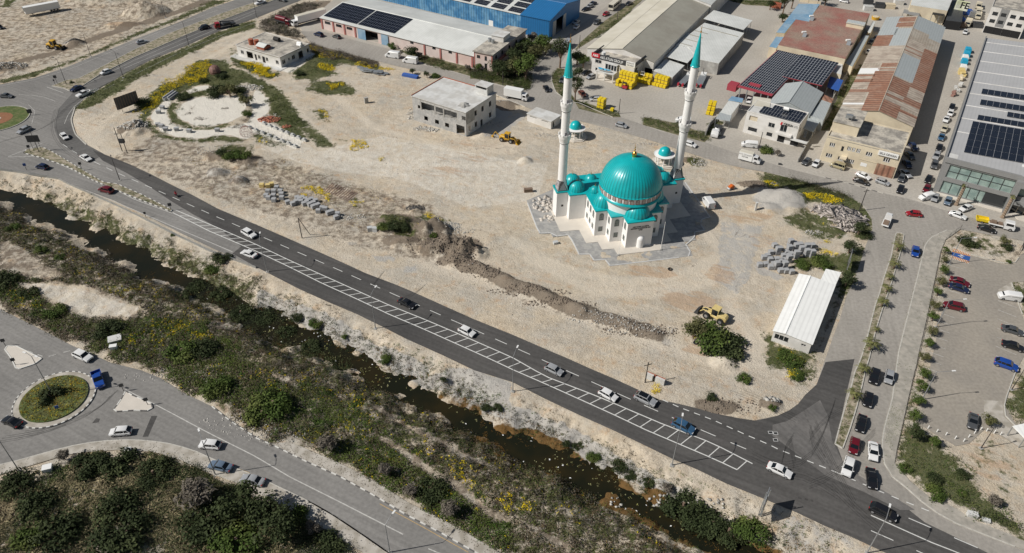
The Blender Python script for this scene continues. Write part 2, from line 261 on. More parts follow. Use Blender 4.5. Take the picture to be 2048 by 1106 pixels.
MOUNDS=[('Y4',1130,690,8.5,4.5,3.0,1),('Y4',1290,740,4,4,2.6,1),('Y4',950,720,6,3,1.8,1),('Y4',800,480,5,3.5,2.6,.8),('Y4',950,470,4,3.5,2.8,.8),('Y4',480,420,7,5,2.2,.6),('Y4',350,400,4.5,3.5,1.8,.6),('Y4',520,620,6,2.6,1.3,.8),('Y4',680,260,2.2,2,1.0,.4),('Y4',1180,880,5,2.2,1.5,1),('Y4',1400,960,4.5,1.6,1.3,1),('Y4',1620,1050,4,1.5,1.1,1),('21',60,620,5,1.5,1.1,1),('21',170,655,5,1.5,1.1,1),('21',270,700,4.5,1.4,.9,1),('21',370,745,4,1.2,.7,1),('21',500,790,4.5,1.4,.7,1),('21',620,815,5,1.8,.9,1),('21',730,850,5,1.8,1.0,1),('21',820,890,4,1.6,.8,1),('Y2',640,500,6.5,4.5,2.2,.25),('Y2',420,470,5,3.5,1.4,.3),('Y2',400,650,6,3,1.0,.5),('Y2',700,640,4,2.5,1.2,.5),('Y2',1350,800,5,4,1.6,.8),('Y2',1500,850,4,3.5,1.2,.8),('Y2',200,350,5,3,1.5,.8),('00',870,55,10,7.5,4.0,.3),('00',740,148,9,4,1.6,.3),('00',450,255,3.8,3,2.0,.1),('00',30,405,7,5,1.5,.7),('00',620,0,20,6,2.2,.2),('00',130,-30,30,6,2,.3),('00',800,760,5.5,5,1.8,1),('00',1300,1030,3.3,2.2,1.6,.2),('00',1430,1075,2.6,2,1.8,.2),('00',1350,930,7,4,1.8,.6),('00',1470,960,5,4,1.6,.6),('20',80,955,2.2,2,1.2,.1),('21',1265,1055,3,2.6,1.4,.3),('20',340,720,0.1,.1,0,0),('Y6',960,730,4,2,1.0,.5),('Y6',1200,390,6,2.5,.9,.8),('20',1060,960,4,2,.8,.7),('22',1230,230,5,2,.7,.8),('32',20,215,2.4,2,1.0,.6),]
RIDGE=LW('Y4',1180,860,1300,930,1420,960,1540,1010,1660,1060)+LW('21',0,600,90,625,170,650,250,695,340,725,420,765)
RIDGE2=LW('21',430,755,520,790,620,815,700,845,780,875,860,900)
for rl,w_,h_ in((RIDGE,2.6,1.7),(RIDGE2,2.8,.9)):
 d=-sdf(rl,gxr+dx*.5,gyr+dy*.5,6,closed=False);q=sst(w_,.3,d)*(.5+1.0*fbm(gxr,gyr,2.2,3,79));gh=np.where(q>.01,np.maximum(gh,h_*q),gh)
for r,x,y,rx,ry,h,ro in MOUNDS:
 c=A1(r,x,y,h*.35);a=R_(-12)if r in('Y4','21')and y>500 else 0
 b=(abs(gxr-c[0])<rx*2)&(abs(gyr-c[1])<rx*2+ry*2)
 X=gxr[b]-c[0];Y=gyr[b]-c[1];u=X*math.cos(a)+Y*math.sin(a);v=-X*math.sin(a)+Y*math.cos(a)
 q=np.sqrt((u/rx)**2+(v/ry)**2)+ro*(fbm(gxr[b],gyr[b],2.4,3,77)-.5)*.7
 m=h*1.25*np.clip(1-q,0,1)**.7*(1+ro*(fbm(gxr[b],gyr[b],2.0,3,78)-.5)*1.3)
 gh[b]=np.maximum(gh[b],m)if h<1.6 else np.maximum(gh[b],gh[b]*.3+m)
gh=gh*(1-roadw)-.07*roadw
GH=gh.reshape(GX.shape)
def hz(x,y):
 i=int(np.clip(np.searchsorted(gx,x)-1,0,len(gx)-2));j=int(np.clip(np.searchsorted(gy,y)-1,0,len(gy)-2))
 u=(x-gx[i])/(gx[i+1]-gx[i]);v=(y-gy[j])/(gy[j+1]-gy[j])
 return float((GH[j,i]*(1-u)+GH[j,i+1]*u)*(1-v)+(GH[j+1,i]*(1-u)+GH[j+1,i+1]*u)*v)
def hzv(x,y):
 i=np.clip(np.searchsorted(gx,x)-1,0,len(gx)-2);j=np.clip(np.searchsorted(gy,y)-1,0,len(gy)-2)
 u=(x-gx[i])/(gx[i+1]-gx[i]);v=(y-gy[j])/(gy[j+1]-gy[j])
 return(GH[j,i]*(1-u)+GH[j,i+1]*u)*(1-v)+(GH[j+1,i]*(1-u)+GH[j+1,i+1]*u)*v
def AG(r,x,y,up=0.0):
 """ground point (x,y,z) seen at a photo point, following the terrain"""
 p=L(r,x,y)[0];z=0
 for _ in range(4):q=W(p,z+up);z=hz(*q)
 return(q[0],q[1],z)
Gg=np.zeros(gxr.shape);Gp=Gg.copy();Ggr=Gg.copy();Gr=Gg.copy();Gd=Gg.copy();Ga=Gg.copy()
wx,wy=gxr+dx,gyr+dy
def paint(T,poly,v=1.,soft=1.2):
 np.maximum(T,v*sst(-soft,soft,sdf(poly,wx,wy)),out=T)
def blob(T,r,x,y,rx,ry,v=1.):
 c=A1(r,x,y);b=(abs(wx-c[0])<rx*1.5)&(abs(wy-c[1])<ry*1.5+1)
 T[b]=np.maximum(T[b],v*sst(1.15,.6,np.sqrt(((wx[b]-c[0])/rx)**2+((wy[b]-c[1])/ry)**2)))
GREEN=[(.54,SB),(.40,VEG_S),(.9,LW('00',440,650,500,590,600,520,740,445,900,360,1100,280,1300,190,1530,110,1530,170,1350,215,1200,290,1000,380,850,455,700,560,560,640,480,670)),(.8,LW('00',0,500,200,460,400,390,600,310,800,225,1050,130,1270,40,1380,0,1270,0,1050,105,800,200,600,290,400,370,200,430,0,470)),(.95,LW('Y5',420,250,560,60,640,0,950,0,1010,80,1180,130,1500,300,1660,440,1760,600,1800,760,1880,900,1700,860,1480,700,1420,560,1420,420,1330,310,1150,250,1000,380,900,330,750,270,560,300,420,380,230,500,120,600,60,660,160,760,330,850,560,880,950,830,1180,880,1120,900,560,910,250,860,60,760,0,640,0,500,120,360,250,270)),(.9,LW('Y5',300,520,360,470,440,480,400,560,430,640,620,740,760,740,980,690,1010,720,850,765,620,780,440,740,320,690,280,600)),(.9,LW('Y5',420,360,560,320,760,320,760,390,620,410,480,460,400,470)),(.9,LW('Y5',1240,840,1290,790,1450,860,1640,960,1560,960,1400,930,1240,880)),(.9,LW('Y5',1050,0,1200,20,1530,140,1460,200,1300,130,1100,90)),(.85,LW('Y5',830,980,1000,930,1200,980,1250,1040,1200,1106,1000,1106,860,1060)),(.9,LW('Z1',0,640,100,800,300,860,560,960,700,1010,560,1090,330,1000,100,900,0,820)),(.9,LW('Z1',1040,600,1400,700,1800,830,2048,900,2048,980,1760,900,1500,870,1420,960,1500,1010,1200,1092,860,1092,860,960,1100,800,1160,720)),(.8,LW('10',320,480,520,480,610,540,590,570,420,570,300,540)),(.6,LW('10',320,650,420,650,450,720,350,730)),(.5,LW('10',440,790,700,890,640,910,520,860)),(.7,LW('10',0,790,180,850,100,880,0,850)),(.85,LW('10',0,500,90,560,180,640,260,700,400,800,480,880,380,880,250,760,120,720,80,620)),(.75,LW('Y4',180,380,380,310,580,380,640,470,700,560,640,640,480,600,300,480)),(.8,LW('Y4',670,290,1050,350,1150,400,900,430,700,380)),(.9,LW('Y2',300,200,480,160,800,270,1080,350,1400,450,1650,560,1800,700,1860,860,1830,1060,1600,1106,1560,960,1500,760,1400,660,1100,600,900,620,840,500,640,380,440,400,320,400)),(.7,LW('Y2',600,760,900,680,1100,740,1500,960,1500,1106,1000,1106,820,980,600,860)),(.95,LW('Y1',1000,600,1330,620,1460,570,1560,480,1600,600,1480,860,1420,980,1290,1050,1290,940,1340,800,1200,770,1000,740,880,760,800,720,880,640)),(.95,LW('31',440,560,520,440,560,450,510,600,470,640,400,720,380,840)),(.95,LW('31',0,860,60,950,200,1000,250,1000,280,990,230,1106,0,1106)),(.9,LW('32',100,0,280,0,190,100,130,60)),(.85,LW('31',20,1106,0,1106,0,900)),(.5,LW('31',1080,330,1170,270,1300,280,1480,400,1470,460,1200,400,1100,370)),(.75,LW('31',1455,580,1600,590,1600,900,1530,790)),(.8,LW('32',1410,240,1440,160,1490,40,1600,0,1600,400,1530,340)),(.85,LW('32',790,420,830,330,1000,420,1110,540,1180,620,1290,760,1400,860,1530,950,1530,1040,1300,900,1100,790,960,740,850,650,770,560)),(.4,LW('32',1130,460,1290,380,1400,400,1530,560,1530,800,1400,800,1250,640)),(.6,LW('31',1060,330,1100,380,1050,560,1000,800,960,1000,900,1106,880,1106,960,800,1020,500)),(.6,LW('32',880,0,960,0,900,330,790,420,820,240)),(.9,LW('Z3',0,720,150,700,400,600,560,720,620,880,540,905,300,850,130,800,0,790)),(.95,LW('Z3',880,680,960,700,1000,900,930,980,850,900,820,780)),(.9,LW('20',370,600,460,620,640,680,650,700,600,700,400,650)),(.9,LW('20',790,700,1000,740,1150,800,1240,690,1290,620,1260,740,1150,850,1000,810,780,745)),(.9,LW('20',380,300,460,250,600,160,780,0,740,0,560,120,400,260)),(.7,LW('20',1040,930,1160,960,1100,1010,1030,960)),(.9,LW('30',310,780,360,700,470,470,580,370,620,330,560,430,450,600,380,780)),(.9,LW('30',0,1040,100,1060,205,1100,250,1106,0,1106)),(.6,LW('Z2',260,680,600,760,1150,900,1300,960,1500,1000,1600,1080,1300,1060,900,940,540,840)),(.5,LW('Y3',1340,380,1480,330,1560,420,1500,560,1380,560)),(.5,LW('Y3',0,0,120,0,60,40)),(.55,LW('22',0,540,200,640,500,800,700,900,960,1040,1100,1106,900,1106,600,900,200,700,0,620)),(.75,LW('00',0,0,100,0,60,50,0,40)),(.8,LW('20',1290,0,1600,0,1600,40,1400,30)),]
for v,pl in GREEN:paint(Gg,pl,v,2.6)
paint(Gg,LW('01',100,0,400,60,700,180,1000,330,1250,440,1530,560,1530,720,1330,620,1000,460,760,330,500,200,300,110),.62,3)
paint(Gd,LW('01',100,0,400,60,700,180,1000,330,1250,440,1530,560,1530,720,1330,620,1000,460,760,330,500,200,300,110),.42,3)
FLATS=[LW('12',680,380,800,425,930,505,1130,640,1260,720,1400,840,1530,900,1530,930,1380,880,1230,770,1100,680,900,540,790,470),LW('12',100,40,180,60,260,110,240,125,120,80),LW('12',640,190,760,240,900,330,1050,400,1300,500,1450,560,1440,590,1250,520,1000,410,850,320,700,240),LW('22',100,930,250,1000,360,1080,340,1106,200,1010,0,900),LW('01',1290,780,1380,800,1370,850,1280,830),LW('01',100,590,300,590,480,600,650,650,850,740,800,800,640,795,500,790,380,740,280,690,230,650,130,620),LW('01',0,330,120,370,250,470,380,540,300,580,150,560,0,510)]
for pl in FLATS:Gg*=1-.95*sst(-1.,1.,sdf(pl,wx,wy))
PALE=[(1.,LW('Y5',110,620,200,520,280,440,360,400,330,500,290,600,330,690,440,740,620,780,850,770,1010,725,1180,690,1220,620,1260,560,1200,440,1300,330,1420,420,1420,560,1330,680,1450,720,1840,880,1720,980,1250,800,1180,880,960,830,560,870,330,840,160,730)),(1.,LW('Y5',400,560,460,490,640,410,880,385,1080,400,1180,500,1120,620,1000,690,760,730,640,730,470,670,420,630)),(1.,LW('Y5',520,340,640,290,760,280,760,330,620,350,530,375)),(.8,LW('Z1',40,760,90,700,690,940,1090,700,1160,760,840,1010,600,950,200,830)),(.8,LW('Z1',700,930,1150,740,1160,760,860,950,780,1000)),(.5,LW('01',100,580,450,600,850,740,780,800,500,790,300,700,150,640)),(.5,LW('P',520,230,640,300,760,270,1100,330,1080,400,940,420,800,360,640,340,520,300))]
for v,pl in PALE:paint(Gp,pl,v,.7)
GREY=[(.7,LW('11',690,410,850,430,840,470,710,460)),(.6,LW('11',540,340,620,330,620,370,540,370)),(.6,LW('11',880,480,980,480,960,530,880,530)),(.8,LW('Y1',350,700,600,780,760,850,640,900,400,820)),(.6,LW('P',1440,440,1530,450,1500,560,1470,600,1430,560)),(.6,LW('Y6',900,700,1300,480,1420,520,1280,640,1150,760,960,760)),(.9,LW('Y6',960,400,1260,480,1080,660,800,700,1000,540)),(.6,LW('Y2',200,600,600,600,800,640,600,720,250,720)),(.4,LW('21',580,620,900,640,760,720,600,690)),(.5,LW('21',870,900,1000,930,960,990,870,950)),(.7,LW('20',40,930,120,930,120,975,50,975)),(.4,LW('P',340,330,480,340,560,360,500,380,400,370)),(.9,LW('22',0,200,300,300,600,460,900,640,1200,800,1530,1000,1530,1106,1100,850,700,640,300,420,0,330)),(.9,LW('11',0,600,300,700,600,860,900,1000,1100,1106,900,1106,500,900,200,760,0,680)),(.9,LW('12',850,0,1300,0,1530,90,1530,310,1300,210,1000,70)),(.5,LW('Y4',160,760,480,820,440,880,200,860)),(.8,LW('Y4',560,980,700,900,690,990,560,1020)),(.5,LW('Y4',600,230,740,180,780,260,640,290)),(.5,LW('32',0,790,500,1020,650,1100,200,1106,0,900)),(.6,LW('32',1000,800,1400,960,1530,1020,1530,1060,1100,880))]
for v,pl in GREY:paint(Ggr,pl,v,1.)
for a in(('21',830,520,9,3,.8),('21',1060,690,8,4,.9),('21',1250,540,4,5,.7),('21',1210,390,3,3,.5),('11',1440,60,12,6,.35),('11',1090,50,4,2,.4),('10',1250,940,10,4,.6),('10',1160,1030,14,4,.6),('10',880,520,10,3,.5),('21',1380,20,0.1,.1,0),('21',1410,190,8,3,.7),('Y1',480,440,5,4,.7),('21',20,500,10,8,.3),('21',640,380,10,3,.5),('32',1290,560,6,5,.6),('21',1130,980,5,2.5,.8),('00',740,150,10,4.5,1),('00',480,770,6,8,.55),('01',1100,60,.1,.1,0),('Y7',20,530,10,8,1),('Y7',360,830,9,3,.9),('11',660,60,5,3,.3),('21',180,560,20,4,.4),('Y6',900,830,12,3,.5),('21',950,650,12,3,.4),('00',620,0,20,5,.7)):blob(Gr,*a)
for rl,v_ in((RIDGE,1.),(RIDGE2,.75)):Gd=np.maximum(Gd,v_*sst(3.4,1.4,-sdf(rl,wx,wy,6,closed=False)))
for r,x,y,rx,ry,h,ro in MOUNDS:
 if ro>=.6:blob(Gd,r,x,y,rx*1.1,ry*1.15,.85)
paint(Gd,PP(190,330,350,240,460,330,560,310,700,360,860,400,960,480,900,540,700,500,560,440,420,400,300,350),.52,3.);paint(Gd,PP(-100,-60,470,-60,420,0,200,100,0,160,-100,160),.5,3.);blob(Gr,'00',870,50,11,8,.5);blob(Ggr,'00',1300,1030,4,3,1.1);blob(Ggr,'00',1430,1075,3.4,2.6,1.1);blob(Gd,'00',1430,1075,2.4,2,.6);blob(Ggr,'Y2',560,560,9,6,.8);blob(Ggr,'00',450,255,5.5,3.5,1);blob(Gd,'00',450,255,4,2.5,.6)
for a in((550,535),(570,590),(680,655),(960,525),(1160,670),(1070,730)):blob(Gd,'Y5',a[0],a[1],2.0,1.2,.6)
DARK=[(.55,SB),(.9,LW('00',0,400,300,340,520,260,700,200,900,140,1200,40,1290,0,1200,0,1000,80,700,170,520,230,300,310,0,380)),(.8,LW('Y6',1070,350,1280,400,1290,470,1150,470,1060,440)),(.8,LW('01',0,690,200,760,430,880,420,940,200,840,0,730)),(.7,LW('Z1',380,300,700,180,1000,20,1400,0,1300,100,1000,160,860,230,800,400,1000,560,1400,640,2048,760,2048,900,1500,760,1050,600,700,480)),(.6,LW('31',230,1106,300,1000,380,830,470,650,480,560,430,620,330,850,270,1000)),(.5,LW('31',1060,330,1100,370,1500,460,1520,400,1250,290,1150,280)),(.8,LW('Z2',500,820,1100,880,1500,1000,1480,1060,900,950))]
for v,pl in DARK:paint(Gd,pl,v,.8)
Ga=sst(-1.6,.3,dcan+(fbm(gxr,gyr,6,3,88)-.45)*5)*sst(-3.5,-1,dcan)*(.25+.75*sst(-30,15,gxr));Gd=np.maximum(Gd,sst(-5,-1,dcan)*.35)
TRK=[LW('21',0,330,300,500,700,590,1050,530,1280,400,1400,250),LW('21',100,440,500,640,900,650,1250,560),LW('10',0,520,130,600,260,760,420,900,700,980,1000,1000,1530,980),LW('10',700,1060,1000,960,1530,860),LW('00',640,700,560,800,640,900,900,960,1300,1000),LW('P',150,190,260,150,400,90,500,60),LW('P',10,60,120,70,260,60,330,30),LW('P',0,110,60,80,200,90),LW('21',1300,1060,1000,960,600,850,200,720,0,660),LW('21',1480,900,1440,1060,1300,1100),LW('P',1240,330,1300,380,1380,420,1440,500,1430,560),LW('11',0,150,300,220,560,320,900,420,1100,500,1530,640),LW('21',0,640,400,790,800,940,1200,1060),LW('11',250,180,700,340,1100,480,1530,615),LW('21',0,610,420,770),LW('21',1280,560,1230,420,1060,590,800,640,500,580),LW('10',0,480,200,620,300,740,480,880),LW('10',380,500,700,760,1200,900,1530,900),LW('21',1400,300,1330,520,1300,700,1430,900,1480,1060),LW('Y5',800,20,1100,130,1400,280,1700,540,1880,720),LW('00',560,760,800,620,1100,440,1500,200),LW('00',470,720,620,960,900,1000,1530,1060)]
Gt=np.zeros(gxr.shape)
for t in TRK:
 d=-sdf(t,gxr+dx*.3,gyr+dy*.3,3.5,closed=False);Gt=np.maximum(Gt,sst(2.4,.9,d));Gd=np.maximum(Gd,.46*sst(.6,.2,abs(d-1.0))*sst(.4,.55,fbm(gxr,gyr,9,2,80)))
Gd*=1-.95*Gp;Gg*=1-.9*Gp;Ggr*=1-Gp
gm=bpy.data.meshes.new('ground');nx,ny=len(gx),len(gy)
idx=np.arange(nx*ny).reshape(ny,nx);F=np.stack([idx[:-1,:-1],idx[:-1,1:],idx[1:,1:],idx[1:,:-1]],-1).reshape(-1,4)
ground=tris('ground',np.stack([gxr,gyr,gh],1),F,[]);tag(ground,kind='structure')
ground.data.polygons.foreach_set('use_smooth',[True]*len(F))
def attr(o,name,a,b,c,d):
 at=o.data.color_attributes.new(name,'FLOAT_COLOR','POINT');at.data.foreach_set('color',np.stack([a,b,c,d],1).astype(np.float32).ravel())
attr(ground,'zoneA',Gg,Gp,Ggr,np.clip(Gt,0,1));attr(ground,'zoneB',Gr,Gd,Ga,1-np.clip(Gt+1,0,1))
def ground_material():
 m=bpy.data.materials.new('site_soil');m.use_nodes=True;n=m.node_tree.nodes;l=m.node_tree.links;b=n['Principled BSDF']
 b.inputs['Roughness'].default_value=.95;b.inputs['Specular IOR Level'].default_value=.15
 tc=n.new('ShaderNodeTexCoord').outputs['Object']
 def noi(sc,d=5,ro=.6,vec=None):
  t=n.new('ShaderNodeTexNoise');t.inputs['Scale'].default_value=sc;t.inputs['Detail'].default_value=d;t.inputs['Roughness'].default_value=ro
  l.new(vec or tc,t.inputs['Vector']);return t.outputs['Fac']
 def rmp(f,a,c,va=0.,vb=1.):
  x=n.new('ShaderNodeMapRange');l.new(f,x.inputs[0])
  for k,v in enumerate((a,c,va,vb)):x.inputs[k+1].default_value=v
  return x.outputs[0]
 def mix(f,a,c):
  x=n.new('ShaderNodeMix');x.data_type='RGBA';l.new(f,x.inputs[0])
  for k,q in((6,a),(7,c)):
   if isinstance(q,tuple):x.inputs[k].default_value=(*q,1)
   else:l.new(q,x.inputs[k])
  return x.outputs[2]
 def mth(op,a,c):
  x=n.new('ShaderNodeMath');x.operation=op
  for k,q in((0,a),(1,c)):
   if isinstance(q,(int,float)):x.inputs[k].default_value=q
   else:l.new(q,x.inputs[k])
  return x.outputs[0]
 def zone(nm):
  a=n.new('ShaderNodeVertexColor');a.layer_name=nm;s=n.new('ShaderNodeSeparateColor');l.new(a.outputs[0],s.inputs[0]);return s.outputs[0],s.outputs[1],s.outputs[2],a.outputs[1]
 g,p,gr,tr=zone('zoneA');ru,dk,al,_=zone('zoneB')
 mp=n.new('ShaderNodeMapping');mp.vector_type='TEXTURE';mp.inputs['Rotation'].default_value=(0,0,-.42);mp.inputs['Scale'].default_value=(5,1.0,1);l.new(tc,mp.inputs[0])
 n1,n2,n3,n4=noi(.07),noi(.5,6,.7),noi(2.4,6,.75),noi(.55,5,.7,mp.outputs[0])
 def msk(z,w=.5,nn=None):
  return rmp(mth('ADD',z,mth('MULTIPLY',mth('SUBTRACT',nn or n2,.5),w*2.2)),.42,.62)
 c=mix(rmp(n1,.40,.60),(.60,.51,.385),(.50,.455,.38));c=mix(rmp(noi(.045,6,.65),.5,.64,0,.7),c,(.66,.585,.475))
 c=mix(rmp(n2,.46,.68,0,.6),c,(.39,.32,.235));c=mix(rmp(n4,.48,.68,0,.6),c,(.70,.62,.51));c=mix(rmp(noi(.24,6,.7),.55,.68,0,.7),c,(.52,.35,.21))
 c=mix(rmp(noi(.16,6,.7),.52,.68,0,.85),c,(.50,.47,.41));c=mix(rmp(n3,.5,.72,0,.75),c,(.30,.24,.175));sp_=mth('ADD',mth('MULTIPLY',dk,1.6),.34);c=mix(mth('MULTIPLY',rmp(noi(1.1,8,.82),.57,.64),sp_),c,(.19,.155,.11));c=mix(mth('MULTIPLY',rmp(noi(4,4,.8),.60,.70),sp_),c,(.17,.14,.10))
 c=mix(mth('MULTIPLY',mth('MULTIPLY',tr,rmp(n2,.3,.6,.3,1)),.7),c,(.68,.605,.495));c=mix(msk(p,.25),c,mix(n3,(.78,.74,.66),(.68,.64,.56)))
 c=mix(mth('MULTIPLY',msk(gr,.5),.8),c,mix(n3,(.38,.37,.35),(.50,.485,.455)))
 c=mix(mth('MULTIPLY',msk(mth('MULTIPLY',ru,.8),.9,n4),.55),c,mix(n3,(.40,.24,.13),(.52,.36,.23)));c=mix(mth('MULTIPLY',msk(dk,.5),.85),c,mix(n3,(.215,.17,.13),(.12,.095,.07)))
 c=mix(mth('MULTIPLY',msk(g,.8),.92),c,mix(rmp(n3,.38,.62),(.045,.068,.018),(.125,.125,.05)));c=mix(mth('MULTIPLY',msk(al,.5),.95),c,mix(n3,(.20,.10,.02),(.10,.06,.02)))
 l.new(c,b.inputs['Base Color'])
 bp=n.new('ShaderNodeBump');bp.inputs['Strength'].default_value=.8;bp.inputs['Distance'].default_value=.3
 l.new(mth('ADD',n3,mth('MULTIPLY',n2,1.5)),bp.inputs['Height']);l.new(bp.outputs[0],b.inputs['Normal'])
 return m
ground.data.materials.append(ground_material())
def asphalt(name,c1,c2,patch=.05,st=None):
 m=mat(name,c1,.9,.12,1.5,streak=st,col2=c2,sc2=patch,n2=.35,spec=.2,bump=.1);return m
M['as_old']=asphalt('worn_grey_asphalt',(.20,.193,.182),(.26,.25,.235),st=(-27,1.2,.09))
M['as_new']=asphalt('fresh_dark_asphalt',(.070,.068,.066),(.105,.10,.095),.06,st=(-27,1.0,.13))
M['as_dust']=asphalt('dusty_pale_asphalt',(.36,.335,.30),(.29,.27,.24),st=(76,1.0,.05))
M['yardm']=asphalt('pale_concrete_yard',(.45,.42,.37),(.38,.35,.305),.06)
M['parkm']=asphalt('faded_car_park_asphalt',(.35,.315,.265),(.29,.265,.23),.1)
struct(MB().sheet(IY,-.012),'yard',M['yardm']);struct(MB().sheet(HW,0.),'road',M['as_old']);struct(MB().sheet(BV,.003),'road',M['as_dust'])
struct(MB().sheet(NA,.012),'road',M['as_new']);M['as_mid']=asphalt('worn_junction_asphalt',(.125,.12,.115),(.19,.18,.17),.12,st=(-60,1.2,.13));struct(MB().sheet(PP(1545,850,1575,842,1610,820,1640,800,1655,830,1664,880,1690,934,1780,989,1830,1020,1800,1020,1730,985,1650,950,1590,905,1545,872),.015),'road',M['as_mid'])
struct(MB().sheet(PK,.0),'car_park',M['parkm']);struct(MB().sheet(LR,0.),'road',M['as_old'])
M['as_hw']=asphalt('dark_worn_asphalt',(.115,.112,.108),(.165,.16,.152),.06,st=(35,1.0,.12));struct(MB().sheet(LW('00',2000,-150,1530,48,1320,128,1100,218,800,348,600,448,500,513,430,560,350,650,325,760,360,850,470,930,560,960,620,919,520,865,455,800,427,720,448,652,500,592,600,524,740,444,900,358,1100,278,1300,188,1530,107,2000,-80),.006),'road',M['as_hw'])
for pl in(P1,P2,SW):struct(MB().prism(pl,-.3,.13),'pavement',M['park2' if pl is SW else 'park'])
wm=bpy.data.materials.new('murky_canal_water');wm.use_nodes=True;_n=wm.node_tree.nodes;_l=wm.node_tree.links;_b=_n['Principled BSDF']
_t1=_n.new('ShaderNodeTexNoise');_t1.inputs['Scale'].default_value=.12;_t1.inputs['Detail'].default_value=6;_tc=_n.new('ShaderNodeTexCoord');_l.new(_tc.outputs['Object'],_t1.inputs['Vector'])
_rp=_n.new('ShaderNodeValToRGB');_rp.color_ramp.elements[0].color=(.012,.013,.007,1);_rp.color_ramp.elements[0].position=.44;_rp.color_ramp.elements[1].color=(.028,.021,.008,1);_rp.color_ramp.elements[1].position=.72
_l.new(_t1.outputs['Fac'],_rp.inputs[0]);_l.new(_rp.outputs[0],_b.inputs['Base Color']);_b.inputs['Roughness'].default_value=.12;_b.inputs['Specular IOR Level'].default_value=.2
_t2=_n.new('ShaderNodeTexNoise');_t2.inputs['Scale'].default_value=1.2;_l.new(_tc.outputs['Object'],_t2.inputs['Vector']);_bp=_n.new('ShaderNodeBump');_bp.inputs['Strength'].default_value=.08;_l.new(_t2.outputs['Fac'],_bp.inputs['Height']);_l.new(_bp.outputs[0],_b.inputs['Normal'])
cc=np.array(CANAL);
_c=[V for V in CANAL];wpoly=[];_ar=sum(a[0]*b[1]-b[0]*a[1]for a,b in zip(_c,_c[1:]+_c[:1]))
for i in range(len(_c)):
 a,b=_c[i-1],_c[(i+1)%len(_c)];dx_,dy_=b[0]-a[0],b[1]-a[1];n_=math.hypot(dx_,dy_);s_=1 if _ar>0 else-1;wpoly.append((_c[i][0]+s_*dy_/n_*1.6,_c[i][1]-s_*dx_/n_*1.6))
struct(MB().sheet(wpoly,ZW),'canal_water',wm)
def resample(pts,step):
 pts=[Vector((p[0],p[1],0))for p in pts];out=[pts[0]];acc=0
 for a,b in zip(pts,pts[1:]):
  d=(b-a).length;t=step-acc
  while t<=d:out.append(a.lerp(b,t/d));t+=step
  acc=(acc+d)%step
 return out
def along(pts,s):
 pts=[Vector((p[0],p[1],0))for p in pts]
 for a,b in zip(pts,pts[1:]):
  d=(b-a).length
  if s<=d:return a.lerp(b,s/d),(b-a).normalized()
  s-=d
 return pts[-1],(pts[-1]-pts[-2]).normalized()
def plen(pts):return sum(math.dist(a[:2],b[:2])for a,b in zip(pts,pts[1:]))
def stripe(mb,pts,w=.15,z=.02,dash=None,gap=None,m=0,off=0):
 n=plen(pts)
 segs=[(0,n)]if not dash else[(s,min(n,s+dash))for s in np.arange(off,n,dash+gap)]
 for s0,s1 in segs:
  k=max(1,int((s1-s0)/3));ps=[along(pts,s0+(s1-s0)*i/k)for i in range(k+1)];vs=[]
  for p,d in ps:
   q=Vector((-d.y,d.x,0))*w/2;vs+=[(p.x-q.x,p.y-q.y,z),(p.x+q.x,p.y+q.y,z)]
  mb.add(vs,[(2*i,2*i+2,2*i+3,2*i+1)for i in range(k)],m)
mk=MB()
UPL=LW('01',1050,150,1300,255,1530,355)+LW('11',200,450,500,585,800,720,1000,800,1200,885,1530,1030)+LW('22',200,50,500,165,900,335,1200,450,1437,572)
LOL=LW('01',1032,165,1250,275,1530,395)+LW('11',200,490,400,590,600,680,800,775,1000,860,1200,950,1400,1040)+LW('22',0,8,200,95,400,185,600,275,800,370,1000,455,1200,540,1345,608)
stripe(mk,UPL,.22);stripe(mk,LOL,.22)
n_r=57;lu,ll=plen(UPL),plen(LOL)
for i in range(1,n_r+1):
 t=i/n_r;a,_=along(LOL,t*ll-.02);b,_=along(UPL,min(lu,t*lu*.975+2.9));stripe(mk,[a,b],.17,.024)
DL=LW('00',375,862,450,912,600,985,720,1042)+LW('01',935,30,1290,188,1435,250)+LW('11',55,318,265,408,500,510,730,612,970,718,1155,800,1418,915,1530,965)+LW('22',385,42,697,182,943,290,1200,400,1453,507)
stripe(mk,DL,.17,dash=3.0,gap=2.9)
stripe(mk,LW('22',900,190,1000,235,1200,310,1400,400,1530,455)+LW('32',60,485,200,540,400,620),.2,dash=1.2,gap=1.0)
stripe(mk,LW('32',400,620,640,725,760,775,1000,870),.2,dash=1.2,gap=1.25)
stripe(mk,LW('32',615,880,970,1040,1150,1110,1500,1260),.2)
stripe(mk,LW('32',840,897,1300,1095,1700,1270),.17,dash=3.6,gap=3.6);stripe(mk,LW('32',615,972,930,1110,1200,1230),.17,dash=3.6,gap=3.6)
struct(mk,'road_markings',M['marking'])
mk=MB()
stripe(mk,LW('01',430,0,640,80,850,170,1390,400),.2);stripe(mk,LW('00',50,938,240,935,400,1000,620,1095)+LW('01',800,85,1030,170),.18);stripe(mk,LW('00',50,935,255,855),.2)
stripe(mk,LW('00',280,520,385,558,470,495),.2);stripe(mk,LW('00',740,410,900,340,1530,75),.16);stripe(mk,LW('00',500,510,800,362,1100,232,1530,60),.14);stripe(mk,LW('00',500,590,590,532),.4);stripe(mk,LW('00',385,740,405,690,440,640,500,590),.15)
stripe(mk,LW('00',620,535,900,398,1100,300,1530,130),.16);stripe(mk,LW('00',0,512,200,478,420,412,700,295,1000,170,1300,60),.14)
stripe(mk,LW('00',110,565,250,575,330,605),.12);stripe(mk,LW('00',170,625,210,665,190,740),.12)
stripe(mk,LW('02',750,130,960,235,1250,390,1530,530)+LW('12',200,650,500,800,880,995),.2);stripe(mk,LW('12',1030,1080,1200,1150),.18)
